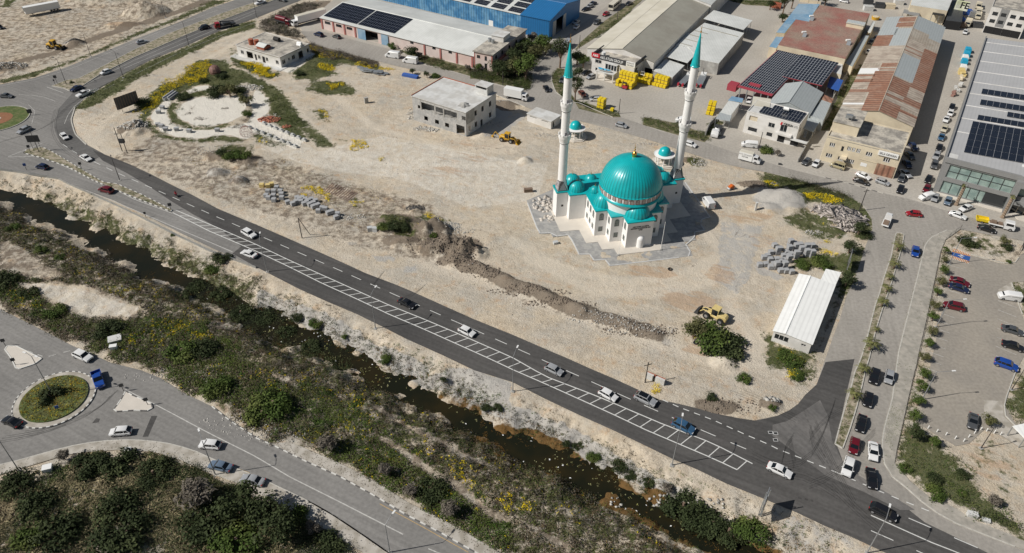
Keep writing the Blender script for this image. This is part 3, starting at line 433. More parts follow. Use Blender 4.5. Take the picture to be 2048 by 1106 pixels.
stripe(mk,LW('01',110,970,190,1000,270,1030,420,990),.16,dash=1.4,gap=1.4)
for k in range(14):
 a=Vector(A1('31',1085-12.4*k*1.0,480+46.5*k));b=Vector(A1('31',1190-12.8*k,510+46.5*k*1.012));stripe(mk,[a,b],.11)
for k in range(8):
 a=Vector(A1('31',1375+(-2)*k,690+55*k));b=Vector(A1('31',1490-1*k,735+56*k));stripe(mk,[a,b],.11)
struct(mk,'road_markings',M['markworn'])
mk=MB();stripe(mk,LW('02',1150,490,1300,560,1530,640)+LW('12',90,700,400,868,640,1008,790,1114),.14);stripe(mk,LW('12',740,812,1000,952,1270,1102),.14);stripe(mk,LW('12',780,800,1000,935),.01)
struct(mk,'road_markings',M['markyellow'])
hb=LW('31',1107,378,1212,408,1198,470,1092,436);ho=MB().sheet(hb,.006);struct(ho,'road_markings',mat('orange_bay_paint',(.50,.24,.10),.8,.1))
hb2=LW('31',1100,400,1210,428,1203,455,1096,420);struct(MB().sheet(hb2,.012),'road_markings',mat('blue_bay_paint',(.03,.10,.32),.7,.1))
mk=MB();
for k in range(7):
 for(a,b,c,d)in((1107+15*k,380+4.2*k,1120+15*k,398+4.2*k),(1094+15*k,423+4.6*k,1108+15*k,446+4.2*k)):stripe(mk,LW('31',a,b,c,d),.14,.018)
stripe(mk,LW('31',1135,420,1150,424),.22,.018);q=A1('31',1160,428);mk.add([(q[0]+r*math.cos(a*.5236),q[1]+r*math.sin(a*.5236),.018)for a in range(12)for r in(.38,.6)],[(2*a,2*a+1,(2*a+3)%24,(2*a+2)%24)for a in range(9)])
stripe(mk,LW('31',1150,416,1166,421),.16,.021);stripe(mk,LW('31',1152,412,1160,430),.14,.024)
struct(mk,'road_markings',M['marking'])
mk=MB().sheet(LW('02',905,287,940,286,885,410,852,412),.006).sheet(LW('02',575,300,598,303,590,325,550,330),.006);struct(mk,'road_patch',M['as_new'])
VERGE=[pl for v,pl in GREEN if inpoly(IY,np.array([np.mean(pl,0)[0]]),np.array([np.mean(pl,0)[1]]))[0]]+[LW('Z3',900,960,1000,1000,1230,1106,1240,1080,1060,1000,980,900)]
M['vergem']=mat('weedy_verge',(.085,.09,.035),.95,.3,1.2,col2=(.21,.18,.11),sc2=.5)
for pl in VERGE:struct(MB().prism(pl,-.05,.05),'verge',M['vergem'])
def resample_xy(p):
 for _ in range(3):p=[p[0]]+[q for a,b in zip(p,p[1:])for q in((a[0]*.75+b[0]*.25,a[1]*.75+b[1]*.25),(a[0]*.25+b[0]*.75,a[1]*.25+b[1]*.75))]+[p[-1]]
 return p
mk=MB();
for a in((300,330,260,370),(215,280,245,340)):pass
stripe(mk,LW('32',210,240,240,320,280,420,330,510,370,590,385,650),.35,.02,dash=.9,gap=.5);stripe(mk,LW('32',180,775,270,795),.4,.02,dash=.6,gap=.5)
for pts in(LW('32',85,560,100,470,150,410),LW('32',0,610,200,640,330,700,420,760),LW('32',130,430,140,510,160,580),LW('32',280,330,330,450,420,640,520,820),LW('32',450,250,340,300,250,420),LW('32',380,700,560,880,700,990),LW('32',250,360,270,470,340,560),LW('00',340,650,310,760,360,870,500,970),LW('00',700,470,420,610,300,760,0,850),LW('32',250,700,400,640,520,500,640,380),LW('32',-100,520,60,600,240,560,330,400,400,200),LW('21',1250,1200,1500,1290,1700,1400),LW('11',850,690,1000,630,1010,600),LW('11',700,600,740,560,760,520),LW('02',120,400,300,370,480,300,600,240,680,150),LW('02',0,430,200,400,420,320)):
 for o in(-.8,-.3,.35,.9):stripe(mk,[(x+o*.5,y+o)for x,y in resample_xy(pts)],.13,.022)
tm=mat('tyre_rubber_marks',(.035,.034,.033),.8,.3,1.5);_q=tm.node_tree;_x=_q.nodes.new('ShaderNodeTexNoise');_x.inputs['Scale'].default_value=.5;_x.inputs['Detail'].default_value=5;_y=_q.nodes.new('ShaderNodeMapRange')
for _k,_v in enumerate((.35,.7,.05,.6)):_y.inputs[_k+1].default_value=_v
_q.links.new(_x.outputs['Fac'],_y.inputs[0]);_q.links.new(_y.outputs[0],_q.nodes['Principled BSDF'].inputs['Alpha']);struct(mk,'tyre_marks',tm)
mk=MB()
for x,y in((15,385),(45,390),(45,430)):
 q=A1('32',x,y);mk.sheet([(q[0]-.45,q[1]-.35),(q[0]+.45,q[1]-.35),(q[0]+.45,q[1]+.35),(q[0]-.45,q[1]+.35)],.016)
for x,y in((15,385),(45,390),(45,430)):
 q=A1('32',x,y);mk.sheet([(q[0]-.35,q[1]-.25),(q[0]+.35,q[1]-.25),(q[0]+.35,q[1]+.25),(q[0]-.35,q[1]+.25)],.022,1)
struct(mk,'manhole_covers',[M['grpave2'],M['black']])
def island(poly,top,hh=.16,kerbmat=None,painted=False):
 struct(MB().prism(poly,-.2,hh),'traffic_island',top)
 kb=MB();n=len(poly);per=0
 for i in range(n):
  a=Vector((*poly[i],0));b=Vector((*poly[(i+1)%n],0));d=(b-a).length;k=max(1,int(d/1.0))if painted else 1
  for j in range(k):
   p=a.lerp(b,j/k);q=a.lerp(b,(j+1)/k);c=(p+q)/2;per+=1
   kb.obox((c.x,c.y,.03),((q-p).length,.22,hh*2+.03),math.atan2((b-a).y,(b-a).x),per%2 if painted else 0)
 struct(kb,'kerb',[M['kerbw'],M['kerbb']]if painted else(kerbmat or M['kerb']))
def circ(c,r,n=64):return[(c[0]+r*math.cos(2*math.pi*i/n),c[1]+r*math.sin(2*math.pi*i/n))for i in range(n)]
M['meds']=mat('median_soil',(.36,.31,.235),.95,.25,1.5,col2=(.17,.16,.09),sc2=.8);M['grassm']=mat('mown_grass',(.075,.11,.025),.95,.2,2,col2=(.13,.14,.05),sc2=.5)
M['redgravel']=mat('red_gravel',(.26,.12,.06),.95,.15,2)
MD=LW('31',765,290,750,350,735,430,710,500,690,560,665,650,640,720,620,800,600,880,580,960,550,1050)+LW('32',520,20,500,100,470,200,430,340,400,455,445,482,490,360,530,230,560,110,580,20)+LW('31',605,1030,640,880,680,750,735,590,770,470,800,370,812,300,790,287)
island(MD,M['meds'])
MD2=LW('00',2000,-145,1530,45,1320,125,1100,215,800,345,600,445,500,510,420,545,385,530,310,515,400,480,470,470,600,405,800,300,1000,205,1300,90,1530,12,2000,-170)
island(MD2,M['meds'])
MD3=LW('00',140,915,160,895,250,880,300,900,400,960,500,1020,620,1090)+LW('01',700,-5,850,60,1030,150,1020,160,800,75)+LW('00',560,1080,400,995,250,945)
island(MD3,M['meds'],painted=True)
NWc=A1('00',-15,712);NWr=math.dist(NWc,A1('00',166,705));island(circ(NWc,NWr),M['grassm']);struct(MB().sheet(circ(NWc,NWr*.48),.19),'flower_bed',M['redgravel']);struct(MB().sheet(circ(NWc,NWr*.12),.22),'flower_bed',M['park'])
SWc=A1('02',327,186);SWr=math.dist(SWc,A1('02',557,178));island(circ(SWc,SWr,72),M['park'],painted=True);struct(MB().prism(circ(SWc,SWr*.83),.1,.4),'flower_bed',M['grassm'])
TR1=LW('02',752,140,790,165,850,190,905,215,912,240,880,258,800,255,700,262,682,248,700,225,725,190);island(TR1,M['terr'],painted=True)
TR2=LW('01',30,985,45,965,100,965,250,1040,210,1070,120,1100,95,1095,70,1040);island(TR2,M['terr'],painted=False,kerbmat=M['kerbw'])
def kerbline(pts,mat_,w=.2,h=.14,name='kerb',painted=0,z0=-.1):
 kb=MB();n=plen(pts);st=painted or 3.;k=int(n/st);c=0
 for i in range(k):
  a,_=along(pts,i*st);b,_=along(pts,min(n,(i+1)*st));m=(a+b)/2;kb.obox((m.x,m.y,(z0+h)/2),((b-a).length,w,h-z0),math.atan2((b-a).y,(b-a).x),i%2 if painted else 0)
 return struct(kb,name,mat_)
kerbline(LR[8:24],[M['kerbw'],M['kerbb']],painted=1.1);kerbline(P2[1:19],M['kerb'])
kerbline(LW('31',1070,270,980,310,940,350,920,440,870,640,820,840,780,1000)+LW('32',740,200,700,330,680,450,690,560,730,640,830,720,930,810,1000,860,1100,920,1300,1000,1560,1100),M['kerb'])
kerbline(PP(1640,353,1706,369,1759,385,1775,390),[M['kerb'],M['kerbb']],painted=1.6);kerbline(PP(1104,150,1103,161,1111,184,1138,204,1158,206,1225,235,1241,234),M['kerb']);kerbline(PP(987,187,1024,203,1057,216),M['kerb'])
kerbline(PP(1051,182,1064,175,1067,139,1077,127,1099,103,1109,93),M['kerb']);kerbline(LW('31',1105,372,1205,415,1340,450,1420,470,1480,463,1510,415),M['kerb']);kerbline(LW('31',1455,585,1500,720,1530,800),M['kerb'],painted=0)
kerbline(PP(150,215,142,241,150,268,174,291),M['kerb'],w=.35);kerbline(LW('32',1480,20,1450,100,1410,210,1420,300,1530,390),M['kerb']);struct(MB().sheet(LW('32',1290,190,1400,200,1410,290,1600,480,1600,540,1380,390,1290,300),.02),'path',M['park'])
struct(MB().sheet(LW('31',1375,625,1455,580,1480,700,1400,660),.006),'path',M['park'])
def V2(a):return Vector((a[0],a[1],0))
class Bld:
 """rectangular building: A front-left, B front-right, C back-right eave corners (x,y); local x along the front, y into the depth"""
 def __init__(s,name,label,cat,A,B,C,h,wall,opens=None,t=.25,group=None,z0=-.1,sides='frbl',wallmats=None,side=None):
  A,B,C=V2(A),V2(B),V2(C);d=B-A;e=C-B
  if e.length>d.length*1.02 and side is None:v=e.normalized();s.u=Vector((v.y,-v.x,0));s.W=d.dot(s.u);A=(A+B-s.u*s.W)/2;s.D=e.length
  else:s.u=d.normalized();v=Vector((-s.u.y,s.u.x,0));s.W=d.length;s.D=e.dot(v)
  s.rz=math.atan2(s.u.y,s.u.x);s.h=h;s.A=A;s.v=v;s.t=t
  s.root=thing(name,label,cat,(A.x,A.y,0),s.rz,group);opens=opens or{}
  for sd in sides:
   p,ang,n=s.side(sd);mb=MB();n0,n1=(0,n)if sd in 'fb' else(t,n-t)
   us=sorted({n0,n1}|{q for o in opens.get(sd,[])for q in(o[0]-o[2]/2,o[0]+o[2]/2)if n0<q<n1});zs=sorted({z0,h}|{q for o in opens.get(sd,[])for q in(o[1],o[1]+o[3])if z0<q<h})
   c,si=math.cos(ang),math.sin(ang)
   for j in range(len(zs)-1):
    run=None
    for i in range(len(us)):
     solid=i<len(us)-1 and not any(o[0]-o[2]/2-1e-6<(us[i]+us[i+1])/2<o[0]+o[2]/2+1e-6 and o[1]<(zs[j]+zs[j+1])/2<o[1]+o[3]for o in opens.get(sd,[]))
     if solid and run is None:run=us[i]
     if not solid and run is not None:
      vs=[]
      for z in(zs[j],zs[j+1]):
       for uu,dd in((run,0),(us[i],0),(us[i],t),(run,t)):vs.append((p[0]+uu*c-dd*si,p[1]+uu*si+dd*c,z))
      mb.add(vs,[(0,3,2,1),(4,5,6,7),(0,1,5,4),(1,2,6,5),(2,3,7,6),(3,0,4,7)]);run=None
   mb.build('wall',(wallmats or{}).get(sd,wall),s.root)
   for o in opens.get(sd,[]):
    if o[4]!='h':s.win(sd,*o)
 def side(s,sd):
  return{'f':((0,0),0,s.W),'r':((s.W,0),math.pi/2,s.D),'b':((s.W,s.D),math.pi,s.W),'l':((0,s.D),-math.pi/2,s.D)}[sd]
 CA={}
 def win(s,sd,u,z,w,h,kind='w',*a):
  p,ang,n=s.side(sd);key=(round(w,2),round(h,2),kind)
  if key not in Bld.CA:
   fm,gm_,nm={'w':(M['white'],M['glass'],'window'),'n':(M['darkgrey'],M['glass'],'window'),'d':(M['wood'],M['dark'],'door'),'g':(M['darkgrey'],M['dark'],'gate'),'G':(M['grey'],M['greenglass'],'window'),'B':(M['bluepaint'],M['glass'],'window'),'v':(M['white'],M['glass'],'window')}[kind]
   fb=MB();f=.07
   for x0,z0,x1,z1 in((-w/2,0,-w/2+f,h),(w/2-f,0,w/2,h),(-w/2+f,0,w/2-f,f),(-w/2+f,h-f,w/2-f,h)):fb.box(x0,.07,z0,x1,.13,z1)
   k={'w':2,'n':2,'d':1,'g':1,'G':3,'B':2,'v':3}[kind]
   for i in range(1,k):x=-w/2+w*i/k;q=.1 if kind=='v' else .03;fb.box(x-q,.075,f,x+q,.125,h-f)
   if kind in 'wnvB':fb.box(-w/2-.06,-.06,-.07,w/2+.06,.1,0)
   fo=fb.build(nm,fm);pb=MB().box(-w/2+f,.16,f,w/2-f,.19,h-f);po=pb.build('pane',gm_,fo);Bld.CA[key]=(fo,po)
   fr,pn=fo,po
  else:
   fo,po=Bld.CA[key];fr=fo.copy();COL.objects.link(fr);pn=po.copy();COL.objects.link(pn);pn.parent=fr
  c,si=math.cos(ang),math.sin(ang);fr.parent=s.root;fr.location=(p[0]+u*c,p[1]+u*si,z);fr.rotation_euler=(0,0,ang);return fr
 def flat(s,m,over=.0,thick=.2,par=0,parm=None,pt=.2,name='roof'):
  r=MB().box(-over,-over,s.h,s.W+over,s.D+over,s.h+thick).build(name,m,s.root)
  if par:
   z0=s.h+thick;b=MB();b.box(-over,-over,z0,s.W+over,pt-over,z0+par).box(-over,s.D-pt+over,z0,s.W+over,s.D+over,z0+par).box(-over,pt-over,z0,pt-over,s.D-pt+over,z0+par).box(s.W-pt+over,pt-over,z0,s.W+over,s.D-pt+over,z0+par)
   b.build('parapet',parm or m,s.root)
  return r
 def gable(s,axis,rise,ml,mr,over=.3,frac=.5,gm_=None,th=.12):
  """pitched roof; returns two slope frames (origin, U along ridge, V up the slope) for panels"""
  W_,D_,h=s.W,s.D,s.h;s.fr=[]
  L_,X=(D_,W_)if axis=='y' else(W_,D_)
  def P(a,b,z):return(b,a,z)if axis=='y' else(a,b,z)
  xr=X*frac
  for(b0,b1,mt)in((-over,xr,ml),(X+over,xr,mr)):
   sl=rise/(xr if b0<0 else X-xr);z0=h-over*sl;z1=h+rise
   vs=[P(-over,b0,z0),P(L_+over,b0,z0),P(L_+over,b1,z1),P(-over,b1,z1)];vs+=[(x,y,z+th)for x,y,z in vs]
   fs=[(0,1,2,3),(7,6,5,4),(0,4,5,1),(1,5,6,2),(2,6,7,3),(3,7,4,0)]
   MB().add(vs,fs).build('roof',mt,s.root)
   o=Vector(vs[4]);s.fr.append((o,Vector(vs[5])-o,Vector(vs[7])-o))
  gb=MB()
  for a in(0.02,L_-.27):
   pv=[P(a,.02,h),P(a,X-.02,h),P(a,xr,h+rise-.02),P(a+.25,.02,h),P(a+.25,X-.02,h),P(a+.25,xr,h+rise-.02)]
   gb.add(pv,[(0,1,2),(5,4,3),(0,3,4,1),(1,4,5,2),(2,5,3,0)])
  gb.each('gable_wall',gm_ or M['white'],s.root)
  p0,p1=P(-over,xr,h+rise+th),P(L_+over,xr,h+rise+th)
  MB().rod(p0,p1,.16,6).build('ridge_cap',ml,s.root)
def on(fr,a,b,off=.03):
 o,U,V=fr;n=U.cross(V).normalized();n=n if n.z>0 else-n
 return o+U*a+V*b+n*off
def panel(fr,a0,b0,a1,b1,mt,root,name='roof_sheet',off=.03):
 return MB().add([on(fr,a0,b0,off),on(fr,a1,b0,off),on(fr,a1,b1,off),on(fr,a0,b1,off)]+[on(fr,a0,b0,off-.025),on(fr,a1,b0,off-.025),on(fr,a1,b1,off-.025),on(fr,a0,b1,off-.025)],[(0,1,2,3),(4,5,1,0),(5,6,2,1),(6,7,3,2),(7,4,0,3)]).build(name,mt,root)
def solar(root,fr,a0,b0,a1,b1,nx,ny,off=.15,gap=.07,name='solar_panels'):
 o,U,V=fr;mb=MB();lu,lv=U.length*(a1-a0),V.length*(b1-b0)
 mb.add([on(fr,a0,b0,off),on(fr,a1,b0,off),on(fr,a1,b1,off),on(fr,a0,b1,off)],[(0,1,2,3)],1)
 for i in range(nx):
  for j in range(ny):
   g=gap/2;x0=a0+(a1-a0)*(i/nx+g/lu);x1=a0+(a1-a0)*((i+1)/nx-g/lu);y0=b0+(b1-b0)*(j/ny+g/lv);y1=b0+(b1-b0)*((j+1)/ny-g/lv)
   mb.add([on(fr,x0,y0,off+.03),on(fr,x1,y0,off+.03),on(fr,x1,y1,off+.03),on(fr,x0,y1,off+.03)],[(0,1,2,3)],0)
 return mb.build(name,[M['solar'],M['solarfr']],root)
def flatframe(b,z):return(Vector((0,0,z)),Vector((b.W,0,0)),Vector((0,b.D,0)))
def text(root,s,size,loc,rot,m,name='lettering',ext=.02,align='CENTER',bold=0.0,fit=0):
 cu=bpy.data.curves.new(name,'FONT');cu.body=s;cu.size=size;cu.extrude=ext;cu.align_x=align;cu.align_y='CENTER';cu.offset=bold
 tmp=bpy.data.objects.new('t',cu);COL.objects.link(tmp);bpy.context.view_layer.update()
 me=bpy.data.meshes.new_from_object(tmp.evaluated_get(bpy.context.evaluated_depsgraph_get()));bpy.data.objects.remove(tmp)
 me.materials.clear();me.materials.append(m);o=bpy.data.objects.new(name,me);COL.objects.link(o);o.parent=root;o.location=loc;o.rotation_euler=rot
 if fit:o.scale=(fit/max(.01,o.dimensions.x),1,1)
 return o
def ev(n,a,b):return[a+(b-a)*(i+.5)/n for i in range(n)]
def polybld(name,label,cat,poly,h,wall,roof,thick=.15,over=.0,group=None,open_=False,posts=0):
 c=sum((V2(p)for p in poly),Vector())/len(poly);t=thing(name,label,cat,(c.x,c.y,0),0,group);q=[(p[0]-c.x,p[1]-c.y)for p in poly]
 if not open_:MB().prism(q,-.1,h).build('wall',wall,t)
 else:
  pm=MB();ps=resample(q+[q[0]],posts or 4)
  for p in ps:pm.box(p.x*.97-.07,p.y*.97-.07,-.1,p.x*.97+.07,p.y*.97+.07,h)
  pm.each('posts',M['metal'],t)
 MB().prism([(x*(1+over),y*(1+over))for x,y in q],h+.003,h+thick,bottom=True).build('roof',roof,t);return t
hu=8.3;A,B,C=LW('Y6',225,320,775,490,1035,275,z=hu);T_=Bld('unfinished_house','unfinished two-storey concrete block house with empty window holes and flat pale roof','house',A,B,C,hu,M['blockwall'],dict(f=[(2.6,4.7,1,1.2,'h'),(6.2,4.6,5.2,2.7,'h'),(9.3+1.5,4.6,2.9,2.7,'h'),(15.2,4.6,5,2.7,'h'),(20.3,5.3,1.5,1.6,'h'),(5.2,1.2,1.5,1.5,'h'),(9.6,1.2,1.6,1.5,'h'),(13.6,1.2,1.6,1.5,'h'),(18.9,0.2,3.2,3.2,'h')],r=[(2,5.1,1.3,1.8,'h'),(5.4,5.1,1.3,1.8,'h'),(9.2,5.1,1.3,1.8,'h'),(13.5,5.1,1.3,1.8,'h'),(2,1.2,1.3,1.8,'h'),(5.4,1.2,1.3,1.8,'h'),(8.5,.1,1.2,2.4,'h'),(13.5,1.2,1.3,1.8,'h')],l=[(3,5,1.5,1.5,'h'),(9,5,1.5,1.5,'h')]),wallmats={'r':M['white']})
b=T_;b.flat(M['slab'],over=.25,thick=.25)
MB().box(.25,.25,3.9,b.W-.25,b.D-.25,4.15).each('floor_slab',M['conc'],b.root);MB().box(.25,3.2,0,b.W-.25,3.4,3.9).box(.25,2.6,4.15,b.W-.25,2.8,8.3).each('partition_wall',M['blockwall'],b.root)
pb=MB();[pb.box(x-.15,-.02,4.15,x+.15,.3,8.3)for x in(3.4,9.0,12.5,17.9)];pb.each('column',M['conc'],b.root)
MB().box(b.W-.03,-.04,4.15,b.W+.05,4.6,8.3).each('cladding',M['conc'],b.root)
MB().box(-.3,-.3,8.55,1.2,b.D+.2,8.62).box(0,b.D-.2,8.55,b.W,b.D+.25,8.7).each('roof_edge',M['tilered'],b.root)if False else MB().box(-.22,-.2,8.55,-.02,b.D+.2,8.75).box(-.02,b.D,8.55,b.W*.6,b.D+.22,8.75).each('roof_edge',M['tilered'],b.root)
sh=MB().box(b.W-5.6,b.D-3.6,8.55,b.W-5.35,b.D,11.2).box(b.W-1.2,b.D-3.6,8.55,b.W-.95,b.D,11.2).box(b.W-5.35,b.D-.25,8.55,b.W-1.2,b.D,11.2).box(b.W-5.35,b.D-3.6,8.55,b.W-1.2,b.D-3.4,10.3).box(b.W-5.7,b.D-3.8,11.2,b.W-.85,b.D+.1,11.4);sh.build('stair_house',M['slab'],b.root)
cone=MB().lathe([(1.9,0),(1.3,.35),(.6,.75),(0.05,.95)],(b.W-3.2,3.6,8.56),14,rib=lambda i:1+.2*math.sin(i*2.3));cone.build('sand_heap',M['conc'],b.root)
pb=MB();[pb.box(x,.35,3.9,x+2.6,.42,4.9)for x in(4.8,13.8)];pb.each('balcony_railing',M['conc'],b.root)
A,B,C=LW('Z1',85,620,680,790,1040,600,z=4.0)
b=Bld('bungalow','long white flat-roofed bungalow with tanks and rubbish on its weathered roof','house',A,B,C,4.0,M['white'],dict(f=[(2.6,1.2,1.5,1.4,'w'),(6.5,.3,3.2,2.6,'h'),(9.6,.3,1,2.3,'d'),(11.4,1.2,1.2,1.4,'w'),(13.7,.2,1.4,2.4,'d'),(15.4,1.2,1.2,1.4,'w'),(20.6,1.2,1.4,1.4,'w')],r=[(1.6,1.2,1.6,1.6,'w'),(4.3,1.6,.8,1,'w'),(6.6,1.2,1.6,1.6,'w'),(10.4,.2,2.4,2.8,'h'),(14.6,1.2,1.6,1.6,'w')]))
b.flat(M['dirtroof'],over=.2,thick=.2,par=.15,parm=M['white']);MB().box(-1.8,-2.6,-.1,b.W+1.6,0,.25).box(b.W,0,-.1,b.W+1.6,b.D+1,.25).each('terrace',M['slab'],b.root)
MB().box(.5,3,.1,b.W-.5,3.2,3.9).box(b.W-3,5,.1,b.W-2.8,b.D-1,3.9).each('partition_wall',M['conc'],b.root)
hb_=MB().box(9.2,1.6,4.2,13,5,5.3);hb_.build('roof_hut',M['tilered'],b.root);MB().add([(8.9,1.3,5.31),(13.3,1.3,5.31),(13.3,3.3,6.1),(8.9,3.3,6.1),(13.3,5.3,5.31),(8.9,5.3,5.31)],[(0,1,2,3),(3,2,4,5)]).build('hut_roof',M['whitesheet'],b.root)
for x,y in((4.6,3.4),(7.0,3.9)):MB().cyl((x,y,4.2),.9,.95,2.1,14).each('water_tank',M['tilered'],b.root,smooth=True)
MB().rod((9,11,5.0),(11.6,11,5.0),.8,12).each('water_tank',M['black'],b.root,smooth=True);MB().rod((19.5,12.5,4.9),(21.5,12.5,4.9),.6,12).rod((20.5,11.3,4.9),(22.6,11.3,4.9),.6,12).each('water_tank',M['signwhite'],b.root,smooth=True)
A=LW('Z1',1240,240,z=4.6)[0];B=LW('Z2',1275,760,z=4.6)[0];C=LW('Z2',1650,400,z=4.6)[0];Wd=math.dist(A,B)
us=ev(16,0,Wd)
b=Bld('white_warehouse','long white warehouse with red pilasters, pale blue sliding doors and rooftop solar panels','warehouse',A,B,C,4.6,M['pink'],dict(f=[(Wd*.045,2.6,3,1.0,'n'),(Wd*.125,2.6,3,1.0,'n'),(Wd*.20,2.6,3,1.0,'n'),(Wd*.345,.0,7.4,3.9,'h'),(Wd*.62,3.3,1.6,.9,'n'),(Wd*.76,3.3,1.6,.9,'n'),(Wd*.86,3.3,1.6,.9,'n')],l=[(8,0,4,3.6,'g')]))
b.gable('x',2.2,M['whitesheet'],M['whitesheet'],over=.5,gm_=M['white']);fr=b.fr[0]
solar(b.root,fr,.012,.12,.243,.96,17,6);solar(b.root,fr,.252,.12,.495,.96,17,6)
pb=MB();[pb.box(Wd*x-.35,-.25,-.1,Wd*x+.35,-.003,4.2)for x in(.003,.085,.165,.24,.70,.80,.90,.993)];pb.each('pilaster',M['pinkpost'],b.root)
for x in(.265,.42):MB().box(Wd*x-(.4 if x<.3 else 0),-.35,.05,Wd*x+(3.6 if x<.3 else 3.4),-.26,4.1).each('sliding_door',M['blueroof'],b.root)
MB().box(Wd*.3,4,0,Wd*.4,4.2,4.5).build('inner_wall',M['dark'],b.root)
A,B,C=LW('Z2',1285,700,1535,750,1990,405,z=6.6)
b=Bld('office_block','narrow white and pink two-storey office block closing the end of the long white warehouse','office',A,B,C,6.6,M['pink'],dict(f=[(1.8,4.4,1.4,1.1,'n'),(4.8,4.0,1,1.6,'n'),(4.8,.2,1.1,2.6,'d')],r=[(3,4.2,1.4,1.2,'n'),(8,4.2,1.4,1.2,'n'),(14,4.2,1.6,1.2,'n'),(20,4.2,1.6,1.2,'n'),(6,1.2,1.4,1.2,'n'),(14,.2,1.4,2.4,'d')]))
b.flat(M['dirtroof'],over=.5,thick=.25,par=.0);MB().box(1,b.D*.42,6.85,b.W*.8,b.D*.62,8.8).build('stair_house',M['white'],b.root);MB().box(.8,b.D*.41,8.8,b.W*.83,b.D*.63,8.95).build('stair_roof',M['slab'],b.root)
MB().box(b.W,2,3.4,b.W+1.4,b.D*.4,3.6).box(b.W+1.3,2,3.6,b.W+1.38,b.D*.4,4.5).build('balcony',M['pinkpost'],b.root);MB().box(-.05,-.06,-.1,.3,0,6.6).box(b.W-.5,-.06,3,b.W+.02,0,6.6).each('pilaster',M['pinkpost'],b.root)
MB().cyl((1.2,b.D*.36,6.85),.7,.7,1.4,12).cyl((2.8,b.D*.34,6.85),.6,.6,1.3,12).each('water_tank',M['metal'],b.root,smooth=True)
A0,A1_,B,C=LW('Z3',-1000,-190,515,150,795,215,1105,0,z=7.4)
b=Bld('blue_warehouse','long pale blue corrugated warehouse with solar panels along its grey roof','warehouse',A0,A1_,tuple(V2(A1_)+(V2(C)-V2(B))),7.4,M['bluewall']);b.gable('x',2.4,M['whitesheet'],M['whitesheet'],over=.3,gm_=M['bluewall'])
fr=b.fr[0]
for i in range(9):
 for j in range(3):a=1-(i+1)*.105+.014;solar(b.root,fr,a,.06+.31*j,a+.078,.31+.31*j,9,3)
MB().box(b.W*.80,-.06,0,b.W*.80+2.2,-.01,2.3).build('door',M['signwhite'],b.root)
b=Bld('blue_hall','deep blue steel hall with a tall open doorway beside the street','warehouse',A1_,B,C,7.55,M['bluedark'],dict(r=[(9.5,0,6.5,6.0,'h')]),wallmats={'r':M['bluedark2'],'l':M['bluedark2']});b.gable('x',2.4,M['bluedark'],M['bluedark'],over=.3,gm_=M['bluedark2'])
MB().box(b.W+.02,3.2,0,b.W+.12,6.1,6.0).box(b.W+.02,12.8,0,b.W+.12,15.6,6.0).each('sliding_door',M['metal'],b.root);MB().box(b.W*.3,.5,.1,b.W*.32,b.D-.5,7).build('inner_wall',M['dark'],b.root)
A,B,C=LW('Z4',75,485,745,625,1300,72,z=6.0)
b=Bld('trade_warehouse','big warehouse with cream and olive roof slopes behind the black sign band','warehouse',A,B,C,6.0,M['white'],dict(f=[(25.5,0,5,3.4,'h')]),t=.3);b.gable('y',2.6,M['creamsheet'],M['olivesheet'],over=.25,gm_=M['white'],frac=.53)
fr=b.fr[0];panel(fr,.0,.47,1,.485,M['olivesheet'],b.root,'roof_seam',.02)
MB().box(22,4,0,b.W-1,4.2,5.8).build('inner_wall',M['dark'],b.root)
A2=V2(A)+(V2(C)-V2(B)).normalized()*(b.D+.4);B2=A2+b.u*b.W*1.02
b2=Bld('trade_warehouse','plain white-roofed warehouse extension continuing behind the cream and olive roof','warehouse',A2,B2,B2+b.v*40,7.0,M['white']);b2.gable('y',2.6,M['whitesheet'],M['whitesheet'],over=.2)
A,B,C=LW('Z4',125,562,550,668,625,578,z=6.2)
b=Bld('company_office','white two-storey company office with a dark sign band reading ATUN GROUP','office',A,B,C,6.0,M['white'],dict(f=[(2.6,4.0,2.6,1.3,'w'),(2.2,1.2,1.1,1,'n'),(3.9,1.2,1.1,1,'n'),(17.8,3.9,1.4,1.2,'n'),(20.3,3.9,1.4,1.2,'w')],r=[(1.8,3.9,1.4,1.2,'n'),(1.8,1.1,1.2,1.2,'n')]),z0=-.1)
b.flat(M['dirtroof'],thick=.15);MB().box(0,-.06,5.6,b.W*.80,.2,7.4).box(-.1,.2,5.9,.1,b.D,7.4).box(b.W-.1,.2,5.9,b.W+.1,b.D+.1,7.4).each('sign_band',M['darkgrey'],b.root);MB().box(b.W*.8,-.065,5.6,b.W+.1,.2,7.4).build('sign_panel',M['signwhite'],b.root)
MB().box(-.3,-.2,6.0,3.0,-.07,7.6).build('sign_panel',M['signred'],b.root);text(b.root,'A&S',1.25,(1.35,-.24,6.8),(R_(90),0,0),M['signwhite'],bold=.02,fit=2.2);text(b.root,'A&S ATUN GROUP',1.4,(b.W*.46,-.12,6.5),(R_(90),0,0),M['signwhite'],bold=.01,fit=b.W*.54)
MB().box(b.W*.36,-1.7,3.0,b.W*.64,0,3.25).box(b.W*.36,-1.7,5.3,b.W*.64,0,5.5).build('balcony',M['slab'],b.root);bw_=MB();[bw_.box(b.W*.36+i*1.15,-1.55,3.25,b.W*.36+i*1.15+.2,-1.4,5.3)for i in range(6)];bw_.build('window',M['white'],b.root);MB().box(b.W*.37,-1.4,3.3,b.W*.635,-1.36,5.2).build('window',M['glass'],b.root)
MB().box(b.W*.24,-4.6,3.0,b.W*.66,-1.7,3.25).build('porch_roof',M['slab'],b.root);pp_=MB();[pp_.box(x,y,-.1,x+.35,y+.35,3.0)for x in(b.W*.25,b.W*.44,b.W*.635)for y in(-4.5,)];pp_.each('porch_post',M['white'],b.root)
